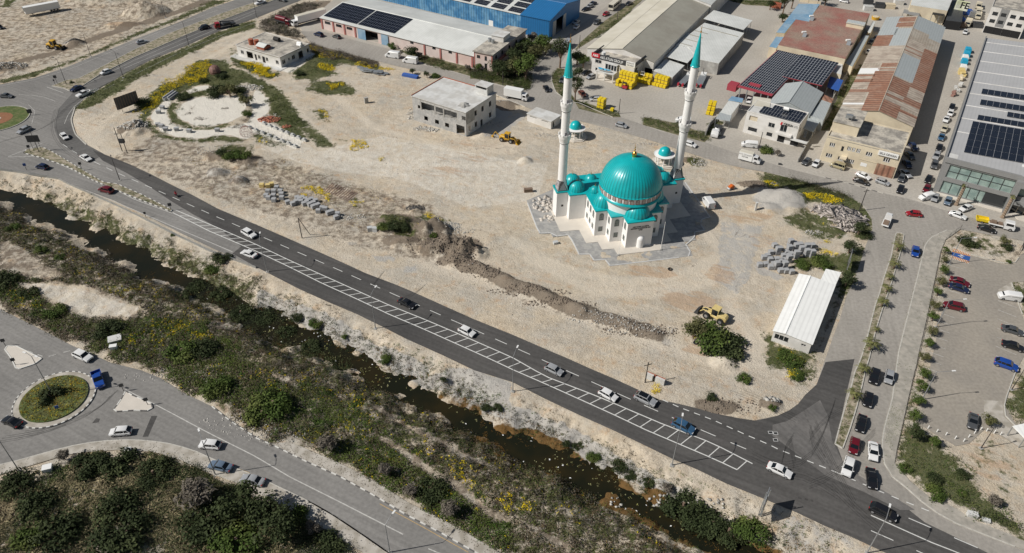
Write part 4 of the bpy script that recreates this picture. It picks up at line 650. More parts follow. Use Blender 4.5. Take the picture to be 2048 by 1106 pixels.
MB().box(b.W*.24,-4.5,0,b.W*.66,0,.12).build('porch_floor',M['terr'],b.root);MB().cyl((3.4,2.2,6.2),.75,.75,1.5,14).each('water_tank',M['signwhite'],b.root,smooth=True)
for i,s_ in enumerate(('INSAAT','TICARET')):text(b.root,s_,.7,(b.W*.9,-.12,6.95-.8*i),(R_(90),0,0),M['grey'],fit=b.W*.16)
abs_b=b
bt=thing('rowing_boat','small blue and white boat displayed on the porch roof of the company office','boat',b.root.matrix_basis@Vector((b.W*.41,-3.6,3.28)),b.rz)
prof=[(t,.75*math.sin(math.pi*min(1,t*1.15+.0))**.7 if 0<t<.87 else .02)for t in np.linspace(0,1,13)]
hb3=MB();vs=[];N_=7;LN=5.4
for i,(t,_)in enumerate(prof):
 ww=.85*(1-abs(2*t-.9)**2.6/1.35)if abs(2*t-.9)<1.1 else .05;ww=max(.04,ww)
 for k in range(N_):a=math.pi*k/(N_-1);vs.append(((t-.5)*LN,-ww*math.cos(a),.72-.62*math.sin(a)**.8+.18*abs(2*t-1)**2))
hb3.add(vs,[(i*N_+k,i*N_+k+1,(i+1)*N_+k+1,(i+1)*N_+k)for i in range(len(prof)-1)for k in range(N_-1)]);hb3.build('hull',M['signwhite'],bt,smooth=True)
hb3=MB();hb3.add([(x*.93,y*.8,z*.93+.06)for x,y,z in vs],[(i*N_+k,i*N_+k+1,(i+1)*N_+k+1,(i+1)*N_+k)for i in range(len(prof)-1)for k in range(N_-1)]);hb3.build('inner_hull',M['cyan'],bt,smooth=True)
MB().box(-.9,-.7,.55,-.6,.7,.6).box(.6,-.6,.55,.9,.6,.6).each('bench',M['wood'],bt)
for nm,lb,pts,hh_,op in(('lean_to_shed','low pale shed with an L shaped roof directly beside the yellow stacks',(740,715,930,780,1050,660,860,595),3.2,0),('open_shed','pale flat-roofed canopy between the olive roof and the left minaret cone',(865,572,1080,635,1340,360,1080,330),4.2,1),('long_shed','largest white flat-roofed shed with a dark gutter side beside the trade warehouse',(1205,600,1395,640,1650,335,1250,232,960,455,1080,470),4.4,0),('open_shed','white canopy at the far end behind the long flat shed',(1243,190,1645,302,1735,208,1345,105),4.8,1)):
 polybld(nm,lb,'shed',LW('Z4',*pts,z=hh_),hh_,M['conc']if not op else M['dark'],M['whitesheet'],open_=op,posts=5)
fl=LW('Z4',1250,232,960,455,z=4.7)
for i in range(5):
 t0=.16+i*.18;p=V2(fl[0]).lerp(V2(fl[1]),t0);e=V2(LW('Z4',1650,335,z=4.7)[0])-V2(fl[0]);q=p+e*(.32 if i else .95);c=(p+q)/2
 if i==0:rt=bpy.data.objects.get('long_shed')
 mb_=MB().obox((c.x-rt.location.x,c.y-rt.location.y,4.62),((q-p).length,.45,.1),math.atan2(e.y,e.x));mb_.build('roof_batten',M['olivesheet'],rt)
rp=LW('Z5',120,665,1110,870,1475,205,740,78,600,260,575,325,380,292,z=6.2);rt=polybld('red_roof_works','flat-roofed factory with a faded blotchy red roof and two solar water heaters','factory',rp,6.2,M['cream'],M['redroof'])
def rel(rt,p,z):return(p[0]-rt.location.x,p[1]-rt.location.y,z)
q=rel(rt,LW('Z5',1260,360,z=7.5)[0],6.36);e=V2(rp[1])-V2(rp[0]);an=math.atan2(e.y,e.x);MB().obox((q[0],q[1],7.2),(6.5,2.2,1.7),an).build('roof_hut',M['cream'],rt);MB().obox((q[0],q[1],8.15),(6.9,2.6,.18),an,rx=R_(14)).build('hut_roof',M['greysheet'],rt)
for x,y in((500,520),(1150,640),(610,280)):
 q=rel(rt,LW('Z5',x,y,z=6.6)[0],6.4);MB().obox((q[0],q[1]-.6,6.9),(1.4,1.9,.08),an,rx=R_(35)).build('solar_heater',M['metal'],rt);MB().rod((q[0]-.8,q[1]+.6,7.6),(q[0]+.8,q[1]+.8,7.6),.4,10).each('water_tank',M['signwhite'],rt,smooth=True)
polybld('lean_to_shed','long pale blue roofed lean-to along the far side of the red roofed factory','shed',LW('Z5',92,480,280,245,420,62,735,62,600,255,575,322,380,288,215,492,z=4.6),4.6,M['cream'],M['blueroof'])
polybld('lean_to_shed','small pale blue roofed lean-to just above the large solar canopy','shed',LW('Z5',-10,690,90,545,200,550,95,710,z=4.2),4.2,M['cream'],M['blueroof'])
polybld('lean_to_shed','narrow grey roofed passage shed between the red roof and the grassy alley','shed',LW('Z5',1105,935,1215,985,1460,530,1395,520,z=3.6),3.6,M['cream'],M['greysheet']);polybld('lean_to_shed','short pale roofed shed beyond the passage shed by the red roof','shed',LW('Z5',1435,470,1480,492,1555,325,1515,318,z=3.6),3.6,M['cream'],M['whitesheet'])
polybld('outbuilding','small cream outbuilding with a stained flat roof below the red roof corner','outbuilding',LW('Z5',865,1050,1050,1100,1080,890,930,860,z=4),4.0,M['cream'],M['slab'])
def canopy(label,A,B,C,h,nx,ny,a=(0,0,1,1)):
 A,B,C=V2(A),V2(B),V2(C);d=B-A;t=thing('solar_canopy',label,'canopy',(A.x,A.y,0),math.atan2(d.y,d.x));W_=d.length;v=Vector((-d.y,d.x,0)).normalized();D_=(C-B).dot(v)
 MB().box(0,0,h,W_,D_,h+.25).build('roof',M['maroon'],t);fr=(Vector((0,0,h+.25)),Vector((W_,0,0)),Vector((0,D_,0)));solar(t,fr,a[0],a[1],a[2],a[3],nx,ny,off=.1,gap=.16)
 pm=MB();[pm.box(x-.15,y-.15,-.1,x+.15,y+.15,h)for x in ev(5,0,W_)for y in(.3,D_*.5,D_-.3)];pm.each('post',M['metal'],t);return t,W_,D_
A,B=LW('Z7',455,150,880,262,z=5.0);BL=LW('Z4',1840,475,z=5.0)[0];c1,W1,D1=canopy('wide maroon-edged canopy covered in dark solar panels beside the yard',A,B,tuple(V2(B)+V2(BL)-V2(A)),5.0,15,17,(.02,.035,.99,1))
MB().box(W1*.22,D1*.085,5.28,W1*.55,D1*.13,5.7).build('name_board',M['maroon'],c1);MB().box(-3.4,-.2,3.2,-.2,3.2,5.4).build('sign_box',M['maroon'],c1)
A=LW('Z7',1010,25,z=5.2)[0];B,C=LW('Z7',1495,138,z=5.2)[0],LW('P',1661,123.5,z=5.2)[0];BL2=LW('P',1560,100,z=5.2)[0]
c2,_,_=canopy('second canopy of dark solar panels stepping down beside the red roof',A,B,C,5.2,13,11)
A,B,C=LW('Z7',860,335,1335,505,1495,243,z=4.6);b=Bld('grey_shed','grey metal gabled shed between the solar canopies and the white office','shed',A,B,C,4.6,M['greysheet']);b.gable('y',2.3,M['greysheet'],M['greysheet'],over=.2,frac=.46,gm_=M['greysheet'])
polybld('lean_to_shed','grey lean-to with a rusty strip beside the grey gabled shed','shed',LW('Z7',1350,500,1515,565,1610,350,1500,300,z=3.8),3.8,M['greysheet'],M['greysheet']);polybld('open_shed','rusty red sheet canopy tucked behind the grey gabled shed','shed',LW('Z7',1470,295,1615,350,1640,300,1505,235,z=3.9),3.9,M['dark'],M['rustsheet'],open_=1,posts=3)
polybld('open_shed','dim grey carport beside the white office with rooftop solar panels','shed',LW('Z7',1245,650,1390,705,1510,520,1350,510,z=3.0),3.0,M['dark'],M['greysheet'],open_=1,posts=4)
polybld('open_shed','bright blue tarpaulin shelter at the corner of the solar canopy','shed',LW('Z7',1560,150,1700,200,1760,70,1600,20,z=2.6),2.6,M['dark'],M['bluepaint'],open_=1,posts=3)
polybld('container_shed','long pale container-like shed by the yard fence next to the mixer truck','shed',LW('Z7',250,460,380,498,490,350,350,320,z=3.0),3.0,M['white'],M['whitesheet']);polybld('open_shed','grey canopy at the street end of the container-like shed','shed',LW('Z7',190,540,365,572,390,498,245,458,z=2.9),2.9,M['dark'],M['greysheet'],open_=1,posts=3)
polybld('open_shed','small pale blue canopy at the inner end of the container-like shed','shed',LW('Z7',345,312,518,342,532,292,390,265,z=3.2),3.2,M['dark'],M['blueroof'],open_=1,posts=3)
A,B,C=LW('Z7',578,455,1222,625,1312,470,z=7.0)
b=Bld('white_office','white two-storey office with rooftop solar panels and black lettering near its roof edge','office',A,B,C,7.0,M['white'],dict(f=[(2.4,4.6,2.6,1.6,'h'),(2.9,1.3,2.9,1.1,'n'),(8.4,4.1,2.0,1.5,'w'),(8.4,1.2,1.8,1.1,'n'),(12.2,3.7,2.1,2.3,'w'),(12.2,.1,2.2,2.2,'g'),(16.4,.1,2.4,2.0,'g'),(18.9,3.9,.7,1.9,'n')],r=[(3,4,1.2,1.2,'n')]))
b.flat(M['slab'],par=.25,parm=M['white']);solar(b.root,flatframe(b,7.3),.2,.08,.97,.62,14,2,off=.25,gap=.09);solar(b.root,flatframe(b,7.3),.36,.62,.97,.90,11,1,off=.25,gap=.09)
MB().box(10.3,-1.3,2.9,15.2,0,3.5).build('balcony',M['white'],b.root);MB().box(15.2,-1.2,2.3,20.3,0,2.6).build('canopy',M['slab'],b.root);MB().box(1,.3,4.6,4.2,.5,6.2).build('inner_wall',M['cream'],b.root)
text(b.root,'YÜKSELEN',1.0,(b.W*.80,-.05,6.3),(R_(90),0,0),M['signblack'],bold=.02,fit=b.W*.18);text(b.root,'LTD',.9,(b.W*.945,-.05,6.3),(R_(90),0,0),M['grey'],fit=b.W*.07);lg=MB().box(b.W*.655,-.05,5.8,b.W*.685,-.01,6.3).box(b.W*.665,-.055,6.2,b.W*.695,-.012,6.75);lg.each('logo',M['signred'],b.root)
MB().rod((9.5,6,8.6),(11.2,6,8.6),.6,12).each('water_tank',M['signwhite'],b.root,smooth=True)
A,B,C=LW('Z7',640,370,850,400,865,300,z=7.2);bx_=Bld('stair_block','white stair block with a cream roof behind the white office','building',A,B,C,7.2,M['white']);bx_.flat(M['creamsheet'],over=.15)
A,B,C=LW('30',441,640,862,780,1053,178,z=6.6)
b=Bld('rusty_warehouse','long gabled warehouse patched with rusty and grey corrugated sheets','warehouse',A,B,C,6.6,M['cream']);b.gable('y',2.6,M['tansheet'],M['tansheet'],over=.2,frac=.5,gm_=M['cream']);Lf,Rf=b.fr
M['rustx']=M['rustsheet'];M['tany']=mat('tan_cross_sheet',(.50,.43,.35),.7,.1,1.0,stripe=(1,1.7,.28),col2=(.38,.31,.25),sc2=.3);M['rusty']=mat('rusty_cross_sheet',(.31,.155,.10),.8,.15,1.0,stripe=(1,1.7,.5),col2=(.34,.20,.14),sc2=.25)
for a0,b0,a1,b1,k in((.0,.0,.05,.55,'tany'),(.0,.55,.16,1,'rusty'),(.05,.0,.065,.55,'signwhite'),(.065,.0,.16,.45,'tany'),(.16,.45,.36,1,'rusty'),(.16,0,.185,.45,'rusty'),(.20,.0,.245,.45,'tany'),(.25,0,.28,.5,'rusty'),(.28,0,.31,.5,'tany'),(.31,0,.325,.5,'rusty'),(.335,0,.39,.55,'signwhite'),(.36,.55,.39,1,'tany'),(.375,.5,.385,1,'rusty'),(.39,0,.415,.55,'tany'),(.40,.55,.44,1,'rusty'),(.44,0,.63,.95,'tany'),(.63,0,.76,.5,'rusty'),(.63,.5,.84,1,'greysheet'),(.76,0,1,.55,'greysheet'),(.86,.45,.915,.97,'rusty'),(.925,.45,.985,.97,'rusty')):panel(Lf,a0,b0,a1,b1,M[k],b.root,off=.03+.012*(k=='rusty')+.004*(k=='signwhite'))
for a0,b0,a1,b1,k in((0,.5,.10,1,'rusty'),(0,0,.06,.45,'tany'),(.06,0,.08,.5,'rusty'),(.10,.0,.14,.5,'tany'),(.10,.5,.135,1,'tany'),(.135,.5,.155,1,'rusty'),(.155,.5,.18,1,'tany'),(.18,.45,.31,1,'rusty'),(.14,0,.19,.5,'rusty'),(.19,0,.28,.45,'tany'),(.28,0,.32,.45,'rusty'),(.32,.0,.68,.42,'rusty'),(.32,.42,.55,1,'greysheet'),(.55,.42,.72,1,'tany'),(.58,.42,.59,1,'rusty'),(.62,.42,.63,1,'rusty'),(.68,0,.8,.42,'tansheet'),(.72,.42,.84,1,'tansheet'),(.8,0,1,.42,'greysheet'),(.84,.42,1,1,'greysheet')):panel(Rf,a0,b0,a1,b1,M[k],b.root,off=.03+.012*(k=='rusty'))
A,B,C=LW('Z8',72,368,826,552,905,325,z=7.9);Wd=math.dist(A,B)
fo=[(Wd*.10,5.2,1.5,1.2,'v'),(Wd*.245,4.7,.7,1.4,'n'),(Wd*.33,5.3,1.1,1.2,'v'),(Wd*.39,5.3,.9,1.2,'v'),(Wd*.455,5.3,1.1,1.2,'v'),(Wd*.60,5.1,1.7,1.2,'v'),(Wd*.84,4.6,1.8,1.2,'v'),(Wd*.10,1.6,1.8,1.2,'v'),(Wd*.26,1.5,1.5,1.2,'v'),(Wd*.345,1.5,.9,1.2,'v'),(Wd*.41,1.5,1.5,1.2,'v')]
b=Bld('cream_office','cream two-storey office front with a large rusty sheet door and white sign board','office',A,B,C,7.7,M['cream'],dict(f=fo));b.flat(M['dirtroof'],par=.35,parm=M['cream'])
MB().box(.1,4.3,7.9,Wd*.36,b.D-.1,11).build('stair_house',M['cream'],b.root);MB().box(-.05,4.1,11,Wd*.37,b.D+.05,11.2).build('stair_roof',M['dirtroof'],b.root);MB().box(3,7,11.2,3.1,7.1,13).box(4.5,7,11.2,4.6,7.1,13).box(2.9,6.6,12.2,4.7,7.6,13).box(2.6,8,11.2,5.4,8.2,12.4).each('tank_stand',M['metal'],b.root)
for i in range(1):MB().add([(Wd*.255,-.0,3.0),(Wd*.34,0,3.0),(Wd*.255,-2.2,3.0),(Wd*.34,-2.2,3.0),(Wd*.255,-.0,3.3),(Wd*.34,0,3.3),(Wd*.255,-2.2,3.3),(Wd*.34,-2.2,3.3)],[(0,2,3,1),(4,5,7,6),(2,6,7,3),(0,4,6,2),(1,3,7,5)]).build('balcony',M['cream'],b.root)
MB().box(Wd*.50,-.1,3.45,Wd*.78,-.01,3.6).build('cornice',M['cream'],b.root);MB().box(Wd*.74,-.12,-.05,Wd*.985,-.01,3.6).build('rusty_door',M['rustsheet'],b.root);MB().box(Wd*.705,-.45,6.4,Wd*.965,-.05,7.7).build('sign_board',M['signwhite'],b.root)
text(b.root,'SKLA ORWAIN',.95,(Wd*.835,-.48,7.05),(R_(90),0,0),M['darkgrey'],fit=Wd*.22);MB().box(Wd*.535,-.05,1.5,Wd*.62,-.01,2.6).build('sign_board',M['signwhite'],b.root)
hg=11.0;A,=LW('X8',240,100,z=hg);Bn,=LW('X8',1300,365,z=hg);BL,=LW('30',1250,195,z=hg);fd=(V2(Bn)-V2(A)).normalized();B=V2(A)+fd*46;C=B+(V2(BL)-V2(A))
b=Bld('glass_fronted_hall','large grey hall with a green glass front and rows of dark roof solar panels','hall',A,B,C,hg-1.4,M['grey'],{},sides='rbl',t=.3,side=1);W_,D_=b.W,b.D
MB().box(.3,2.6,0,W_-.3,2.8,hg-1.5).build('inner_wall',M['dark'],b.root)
b.h=hg-1.4;b.gable('y',1.6,M['greyroof'],M['greyroof'],over=.1,frac=.50,gm_=M['grey']);Lf,Rf=b.fr
for k in range(9):a=.19+.095*k;panel(Lf,a,0,a+.006,.97,M['white'],b.root,'roof_seam',.04)
for(a0,a1,b0,b1,nx,ny)in((.07,.275,.16,.94,5,10),(.29,.325,.20,.96,1,10),(.345,.38,.52,.96,1,6),(.40,.44,.18,.95,1,10),(.485,.525,.16,.93,1,10)):solar(b.root,Lf,a0,b0,a1,b1,nx,ny,off=.2)
for(a0,a1)in((.08,.13),(.15,.20),(.22,.26),(.29,.33),(.36,.40),(.45,.49)):solar(b.root,Rf,a0,.30,a1,.95,1,10,off=.2)
MB().box(-.1,-.3,hg-1.4,W_,.3,hg).box(-.35,.3,hg-1.4,.0,D_,hg-.6).build('parapet',M['grey'],b.root)
MB().box(.3,.35,hg-1.3,W_-.3,5.5,hg-1.1).each('terrace',M['slab'],b.root)
for i,x in enumerate((.39,.425,.46,.53,.57,.61)):
 o=MB().box(x*W_,5.8,hg-1.0,x*W_+1.1,6.7,hg+.2).build('air_conditioner',M['signwhite'],b.root);MB().cyl((x*W_+.55,5.79,hg-.4),.36,.36,.02,12).build('fan_grille',M['grey'],o)if False else None
gl=MB();fr_=MB();H_=hg-1.4
def bay(x0,x1,z0,z1,n,half=True):
 MB().box(x0,.42,z0,x1,.46,z1).each('glazing',M['greenglass'],b.root);m_=MB()
 for i in range(n+1):x=x0+(x1-x0)*i/n;m_.box(x-.06,.28,z0,x+.06,.41,z1)
 if half:m_.box(x0,.3,z0+(z1-z0)*.45,x1,.4,z0+(z1-z0)*.45+.12)
 m_.each('mullions',M['darkgrey'],b.root)
PX0,PX1,P2_,PX3=1.4,W_*.385,W_*.60,W_*.985
fr_.box(-.1,0,-.1,PX0,.9,H_).box(PX0,0,4.0,PX1,.8,5.2).box(PX0,.0,H_-.5,PX1,.8,H_-.01).box(PX0,.1,-.1,PX1,.8,.35)
fr_.box(P2_,0,4.0,PX3,.8,5.2).box(P2_,0,H_-.5,PX3,.8,H_-.01).box(P2_,.1,-.1,PX3,.8,.35).box(PX3,0,-.1,W_,.9,H_);fr_.each('front_frame',M['grey'],b.root)
bay(PX0,PX1,.35,4.0,7,False);bay(PX0,PX1,5.2,H_-.5,6);bay(P2_,PX3,.35,4.0,7,False);bay(P2_,PX3,5.2,H_-.5,6);MB().box(PX1-5.5,.24,.4,PX1-.2,.27,3.9).each('glazing',M['glass'],b.root)
pr=MB().box(PX1,-1.6,-.1,PX1+1.5,.9,H_+.2).box(P2_-1.5,-1.6,-.1,P2_,.9,H_+.2).box(PX1+1.5,-1.6,H_-1.4,P2_-1.5,.9,H_+.2).box(PX1+1.5,-1.4,3.0,P2_-1.5,.9,4.0).box(PX1+1.5,-.3,4.0,P2_-1.5,.9,5.2);pr.build('entrance_portal',M['grey'],b.root)
MB().box(PX1+1.5,.5,5.2,P2_-1.5,.55,H_-1.4).each('glazing',M['greenglass'],b.root);MB().box(PX1+1.5,.3,0,P2_-1.5,.35,3).build('entrance_doors',M['glass'],b.root);m_=MB();[m_.box(PX1+1.5+(P2_-PX1-3)*i/4-.05,.2,0,PX1+1.5+(P2_-PX1-3)*i/4+.05,.29,3)for i in range(5)];m_.each('mullions',M['cream'],b.root)
MB().prism([(1,-1.2),(PX1+3,-1.6),(PX1+4,-3.2),(P2_-3,-3.2),(P2_,-1.7),(W_,-1.4),(W_,0),(1,0)],-.05,.16).each('front_step',M['terr'],b.root);GBb=b
A,B,C=LW('Z6',1455,85,2010,215,2080,-60,z=10.6);Wd=math.dist(A,B);op=[]
for k,x in enumerate((.14,.36,.60,.83)):op+=[(Wd*x,7.6,2.0,1.3,'n'),(Wd*x,4.6,2.0,1.3,'n'),(Wd*x,0,3.4,2.9,'g')]
b=Bld('three_storey_block','white and grey three-storey block with dark ground-floor shopfronts','building',A,B,C,10.6,M['white'],dict(f=op));b.flat(M['dirtroof'],par=.3,parm=M['grey']);cl_=MB()
for z0,z1 in((3.2,4.55),(5.95,7.55),(8.95,10.6)):cl_.box(Wd*.25,-.04,z0,Wd*.47,-.003,z1)
for z0,z1 in((4.55,5.95),(7.55,8.95)):cl_.box(Wd*.25,-.04,z0,Wd*.36-1.05,-.003,z1).box(Wd*.36+1.05,-.04,z0,Wd*.47,-.003,z1)
cl_.each('cladding',M['grey'],b.root)
polybld('scrapyard_shed','wide pale roofed shed with a tan wall behind the scrapyard','shed',LW('Z6',245,75,790,160,880,-60,280,-80,z=6),6.0,M['cream'],M['whitesheet']);polybld('open_shed','black canopy beside the tall pale shed in the scrapyard','shed',LW('Z6',560,215,730,235,775,140,600,120,z=4.4),4.4,M['dark'],M['black'],open_=1,posts=3)
polybld('open_shed','dark roofed workshop behind the board reading FE','shed',LW('Z6',760,300,1000,330,1040,-40,880,-60,z=3.5),3.5,M['dark'],M['darkgrey'])
polybld('open_shed','grey flat canopy over parts in front of the tan walled shed','shed',LW('Z6',130,190,370,250,380,180,150,140,z=3.2),3.2,M['dark'],M['grey'],open_=1,posts=3)
fe=thing('billboard','pale green and white board with big black letters FE above the scrapyard','billboard',A1('Z6',930,275),0);bl,br,tr_=LW('Z6',825,165,1025,200,1060,85,z=6);o0=A1('Z6',930,275)
an=math.atan2(br[1]-bl[1],br[0]-bl[0]);fw_=math.dist(bl,br);fe.rotation_euler=(0,0,an)
MB().box(-fw_/2,-.1,3.6,fw_/2,.05,7.6).build('board',mat('pale_green_board',(.62,.66,.42),.6,.05,.4,col2=(.70,.70,.64),sc2=.2),fe);MB().box(-fw_/2+.4,.1,0,-fw_/2+.6,.3,7.4).box(fw_/2-.6,.1,0,fw_/2-.4,.3,7.4).each('post',M['darkpole'],fe)
text(fe,'FE',3.6,(fw_*.2,-.13,5.7),(R_(90),0,0),M['signblack'],bold=.08);ln_=MB();[ln_.box(-fw_*.42,-.12,7.0-.42*i,-fw_*.42+random.uniform(1.6,2.8),-.105,7.15-.42*i)for i in range(7)];ln_.each('small_print',M['grey'],fe)
A,B,C=LW('31',35,872,262,948,397,600,z=3.0)
b=Bld('prefab_hut','long white prefab hut with ribbed white roof beside the boulevard','hut',A,B,C,3.0,M['white'],dict(f=[(.9,1.3,.9,1.1,'n'),(1.9,1.3,.9,1.1,'n'),(2.9,1.3,.9,1.1,'n'),(6.6,1.6,1,.6,'w')],r=[(4,1.2,1.2,1.0,'n'),(10,1.2,1.2,1.0,'n'),(15,.1,1,2.2,'d')]));b.gable('y',.35,M['whitesheet2'],M['whitesheet2'],over=.25,frac=.3,gm_=M['white'])
b=polybld('lean_to_shed','small square white roofed annex at the far corner of the prefab hut','shed',LW('31',310,575,400,607,437,525,345,503,z=2.8),2.8,M['white'],M['whitesheet2'])
MB().box(-1.2,-1,0,.0,0,0).build('step',M['conc'],b)if False else None
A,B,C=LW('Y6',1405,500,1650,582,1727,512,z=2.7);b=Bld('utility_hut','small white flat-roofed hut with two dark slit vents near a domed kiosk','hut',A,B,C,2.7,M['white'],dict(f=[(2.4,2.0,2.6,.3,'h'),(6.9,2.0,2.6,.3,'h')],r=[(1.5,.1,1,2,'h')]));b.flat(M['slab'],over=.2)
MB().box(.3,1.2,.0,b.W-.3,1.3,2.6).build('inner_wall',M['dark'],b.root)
MO=(32.03,152.53);MA=R_(12.75)
def mloc(x,y,z=0):return(MO[0]+x*math.cos(MA)-y*math.sin(MA),MO[1]+x*math.sin(MA)+y*math.cos(MA),z)
def mpoly(*c):return[mloc(c[i],c[i+1])[:2]for i in range(0,len(c),2)]
gp_=(8.6,-6.4,-9.74,-6.15,-9.85,-3.26,-12.94,-3.25,-12.99,-.3,-15.6,-.2,-15.7,8.6,-20.2,8.5,-20.3,10.6,-23.3,10.7,-22.9,26.7,-10,33,12,33,24.2,27,23.8,8.6,19.9,8.2,19.85,3.4,16,3.2,15.9,-.2,12.5,-.4,12.4,-3.2,12.3,-6.4)
struct(MB().prism(mpoly(*gp_),-.3,.10),'paving',M['grpave']);kerbline(mpoly(*gp_)[:11]+[],M['grpave2'],w=.3,h=.18,name='paving_edge');kerbline([mpoly(*gp_)[i]for i in(13,14,15,16,17,18,19,20,21,0)],M['grpave2'],w=.3,h=.18,name='paving_edge')
struct(MB().prism(mpoly(5.6,-2.5,-6.1,-2.5,-6.2,.3,-9.3,.5,-9.4,3.9,-12.5,4.0,-12.6,10,-17.6,10.3,-17.7,24,18.8,24,18.8,10.5,12.6,10,12.5,4.0,9.4,3.9,9.3,.5,6.2,.3),.05,.22),'terrace',M['terr'])
mq=thing('mosque','white mosque with large turquoise ribbed dome, smaller turquoise domes and two tall pointed minarets','mosque',(*MO,0),MA)
EH=7.75
def blk(x0,y0,x1,y1,h=EH,z0=.1):MB().box(x0,y0,z0,x1,y1,h).build('wall',M['mosque'],mq)
def rf(x0,y0,x1,y1,h=EH,up=.55,o=.28):
 m=MB();m.box(x0-o,y0-o,h+.002,x1+o,y1+o,h+.3);xm,ym=(x0+x1)/2,(y0+y1)/2;k=.25
 m.add([(x0-o,y0-o,h+.3),(x1+o,y0-o,h+.3),(x1+o,y1+o,h+.3),(x0-o,y1+o,h+.3),(xm-(xm-x0)*k,ym-(ym-y0)*k,h+.3+up),(xm+(x1-xm)*k,ym-(ym-y0)*k,h+.3+up),(xm+(x1-xm)*k,ym+(y1-ym)*k,h+.3+up),(xm-(xm-x0)*k,ym+(y1-ym)*k,h+.3+up)],[(0,1,5,4),(1,2,6,5),(2,3,7,6),(3,0,4,7),(4,5,6,7)]);m.build('roof',M['teal'],mq)
blk(-3.44,0,3.44,3.3);blk(-6.6,3.3,6.6,6.65);blk(-9.65,6.65,9.65,15.15);blk(-14.1,15.15,15.2,20.9,7.7);blk(-14.1,20.9,15.2,21.1,6.4)
rf(-3.44,0,3.44,3.6,up=.35);rf(-6.6,3.3,6.6,7.0,EH-.01,up=.3);rf(-9.65,6.65,9.65,15.5,EH-.02,up=.45);rf(-14.1,15.15,15.2,21.0,EH-.04,up=.35)
MB().box(-14.1,21.1,6.0,15.2,25.6,6.7).build('wall',M['mosque'],mq);MB().box(-14.4,20.9,6.705,15.5,25.9,6.95).build('roof',M['teal'],mq);pm=MB();[pm.cyl((x,25.2,.1),.3,.3,5.9,10)for x in ev(7,-14.5,15.6)];pm.each('columns',M['mosque'],mq)
def mdome(x,y,z,r,hgt,n=60,fin=.9,every=3):
 pf=[(r*1.0,0)]+[(r*math.cos(a),hgt*math.sin(a))for a in np.linspace(.02,math.pi/2-.03,12)]+[(.02,hgt)]
 d=MB().lathe([(r*1.05,-.18),(r*1.05,-.02),(r,0)]+pf[1:],(x,y,z),n,rib=lambda i:1.02 if i%every==0 else 1.0,seam=every).build('dome',[M['teal'],M['tealshade']],mq,smooth=True,sharp=50)  # faces along each rib painted darker as seam shade
 f=MB().lathe([(.02,0),(.16*fin,.02),(.2*fin,.18*fin),(.06*fin,.38*fin),(.04*fin,.5*fin),(.13*fin,.62*fin),(.03*fin,.78*fin),(.02*fin,1.3*fin),(.0,1.4*fin)],(x,y,z+hgt-.02),10).build('finial',M['gold'],d,smooth=True);return d
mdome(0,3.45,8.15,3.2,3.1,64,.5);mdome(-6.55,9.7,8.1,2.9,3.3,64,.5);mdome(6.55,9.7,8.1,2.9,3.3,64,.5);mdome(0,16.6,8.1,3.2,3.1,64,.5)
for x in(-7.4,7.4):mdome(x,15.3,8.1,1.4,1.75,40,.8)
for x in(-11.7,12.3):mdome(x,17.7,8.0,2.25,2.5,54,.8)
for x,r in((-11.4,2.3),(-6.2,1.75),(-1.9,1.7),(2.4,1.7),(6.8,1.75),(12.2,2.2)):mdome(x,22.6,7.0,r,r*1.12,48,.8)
DC=(0,9.7)
dr=MB().lathe([(7.1,7.9),(7.25,10.9)],(*DC,0),64).build('drum',M['mosque'],mq,smooth=True)
MB().lathe([(7.3,10.75),(8.0,10.9),(8.15,11.05),(8.1,11.3),(7.7,11.65)],(*DC,0),72).build('cornice_ring',M['teal'],dr,smooth=True)
MB().lathe([(7.68,11.5),(7.72,13.3)],(*DC,0),72).build('window_band',M['mosque'],dr,smooth=True)
def arch(w,h,n=8):
 r=w/2;return[(-r,0),(r,0)]+[(r*math.cos(a),h-r+r*math.sin(a))for a in np.linspace(0,math.pi,n)]
def archwin(par,c,ang,w,h,fm=None,pm_=None,wd=.09):
 """window proud of a wall; c=(x,y,z) base centre, ang = direction along the wall"""
 o=arch(w,h);i=[(x*(1-2*wd/w),wd+(z)*(1-1.6*wd/h))for x,z in o];k=len(o);M3=Matrix.Translation(c)@Matrix.Rotation(ang,4,'Z')
 P=lambda q,d:tuple(M3@Vector((q[0],d,q[1])))
 vs=[P(q,-.06)for q in o]+[P(q,-.06)for q in i]+[P(q,.02)for q in o]+[P(q,.0)for q in i]
 fs=[]
 for a in range(k):
  b_=(a+1)%k;fs+=[(a,b_,k+b_,k+a),(b_,a,2*k+a,2*k+b_),(k+a,k+b_,3*k+b_,3*k+a)]
 w_=MB().add(vs,fs).build('window',fm or M['grey'],par)
 g_=MB().add([P(q,-.015)for q in i],[tuple(range(k))]);
 for t in(-.17,.17):g_.add([P((t*w-.02,wd),-.03),P((t*w+.02,wd),-.03),P((t*w+.02,h*.8),-.03),P((t*w-.02,h*.8),-.03)],[(0,1,2,3)],1)
 for t in(.3,.6):g_.add([P((-w*.4,t*h),-.034),P((w*.4,t*h),-.034),P((w*.4,t*h+.05),-.034),P((-w*.4,t*h+.05),-.034)],[(0,1,2,3)],1)
 g_.build('pane',[pm_ or M['glass'],M['metal']],w_)
M['rosebr']=mat('rose_brown_trim',(.30,.17,.14),.7,.05);M['palegl']=mat('pale_lattice_glass',(.40,.36,.33),.3,.1)
M['mosqgl']=mat('mosque_window_glass',(.10,.13,.12),.2,.1)
for i in range(32):
 a=2*math.pi*(i+.5)/32;archwin(dr,(DC[0]+7.78*math.cos(a),DC[1]+7.78*math.sin(a),11.68),a+math.pi/2,.95,1.35,M['rosebr'],M['palegl'],.11)
N_=224;R0=7.75
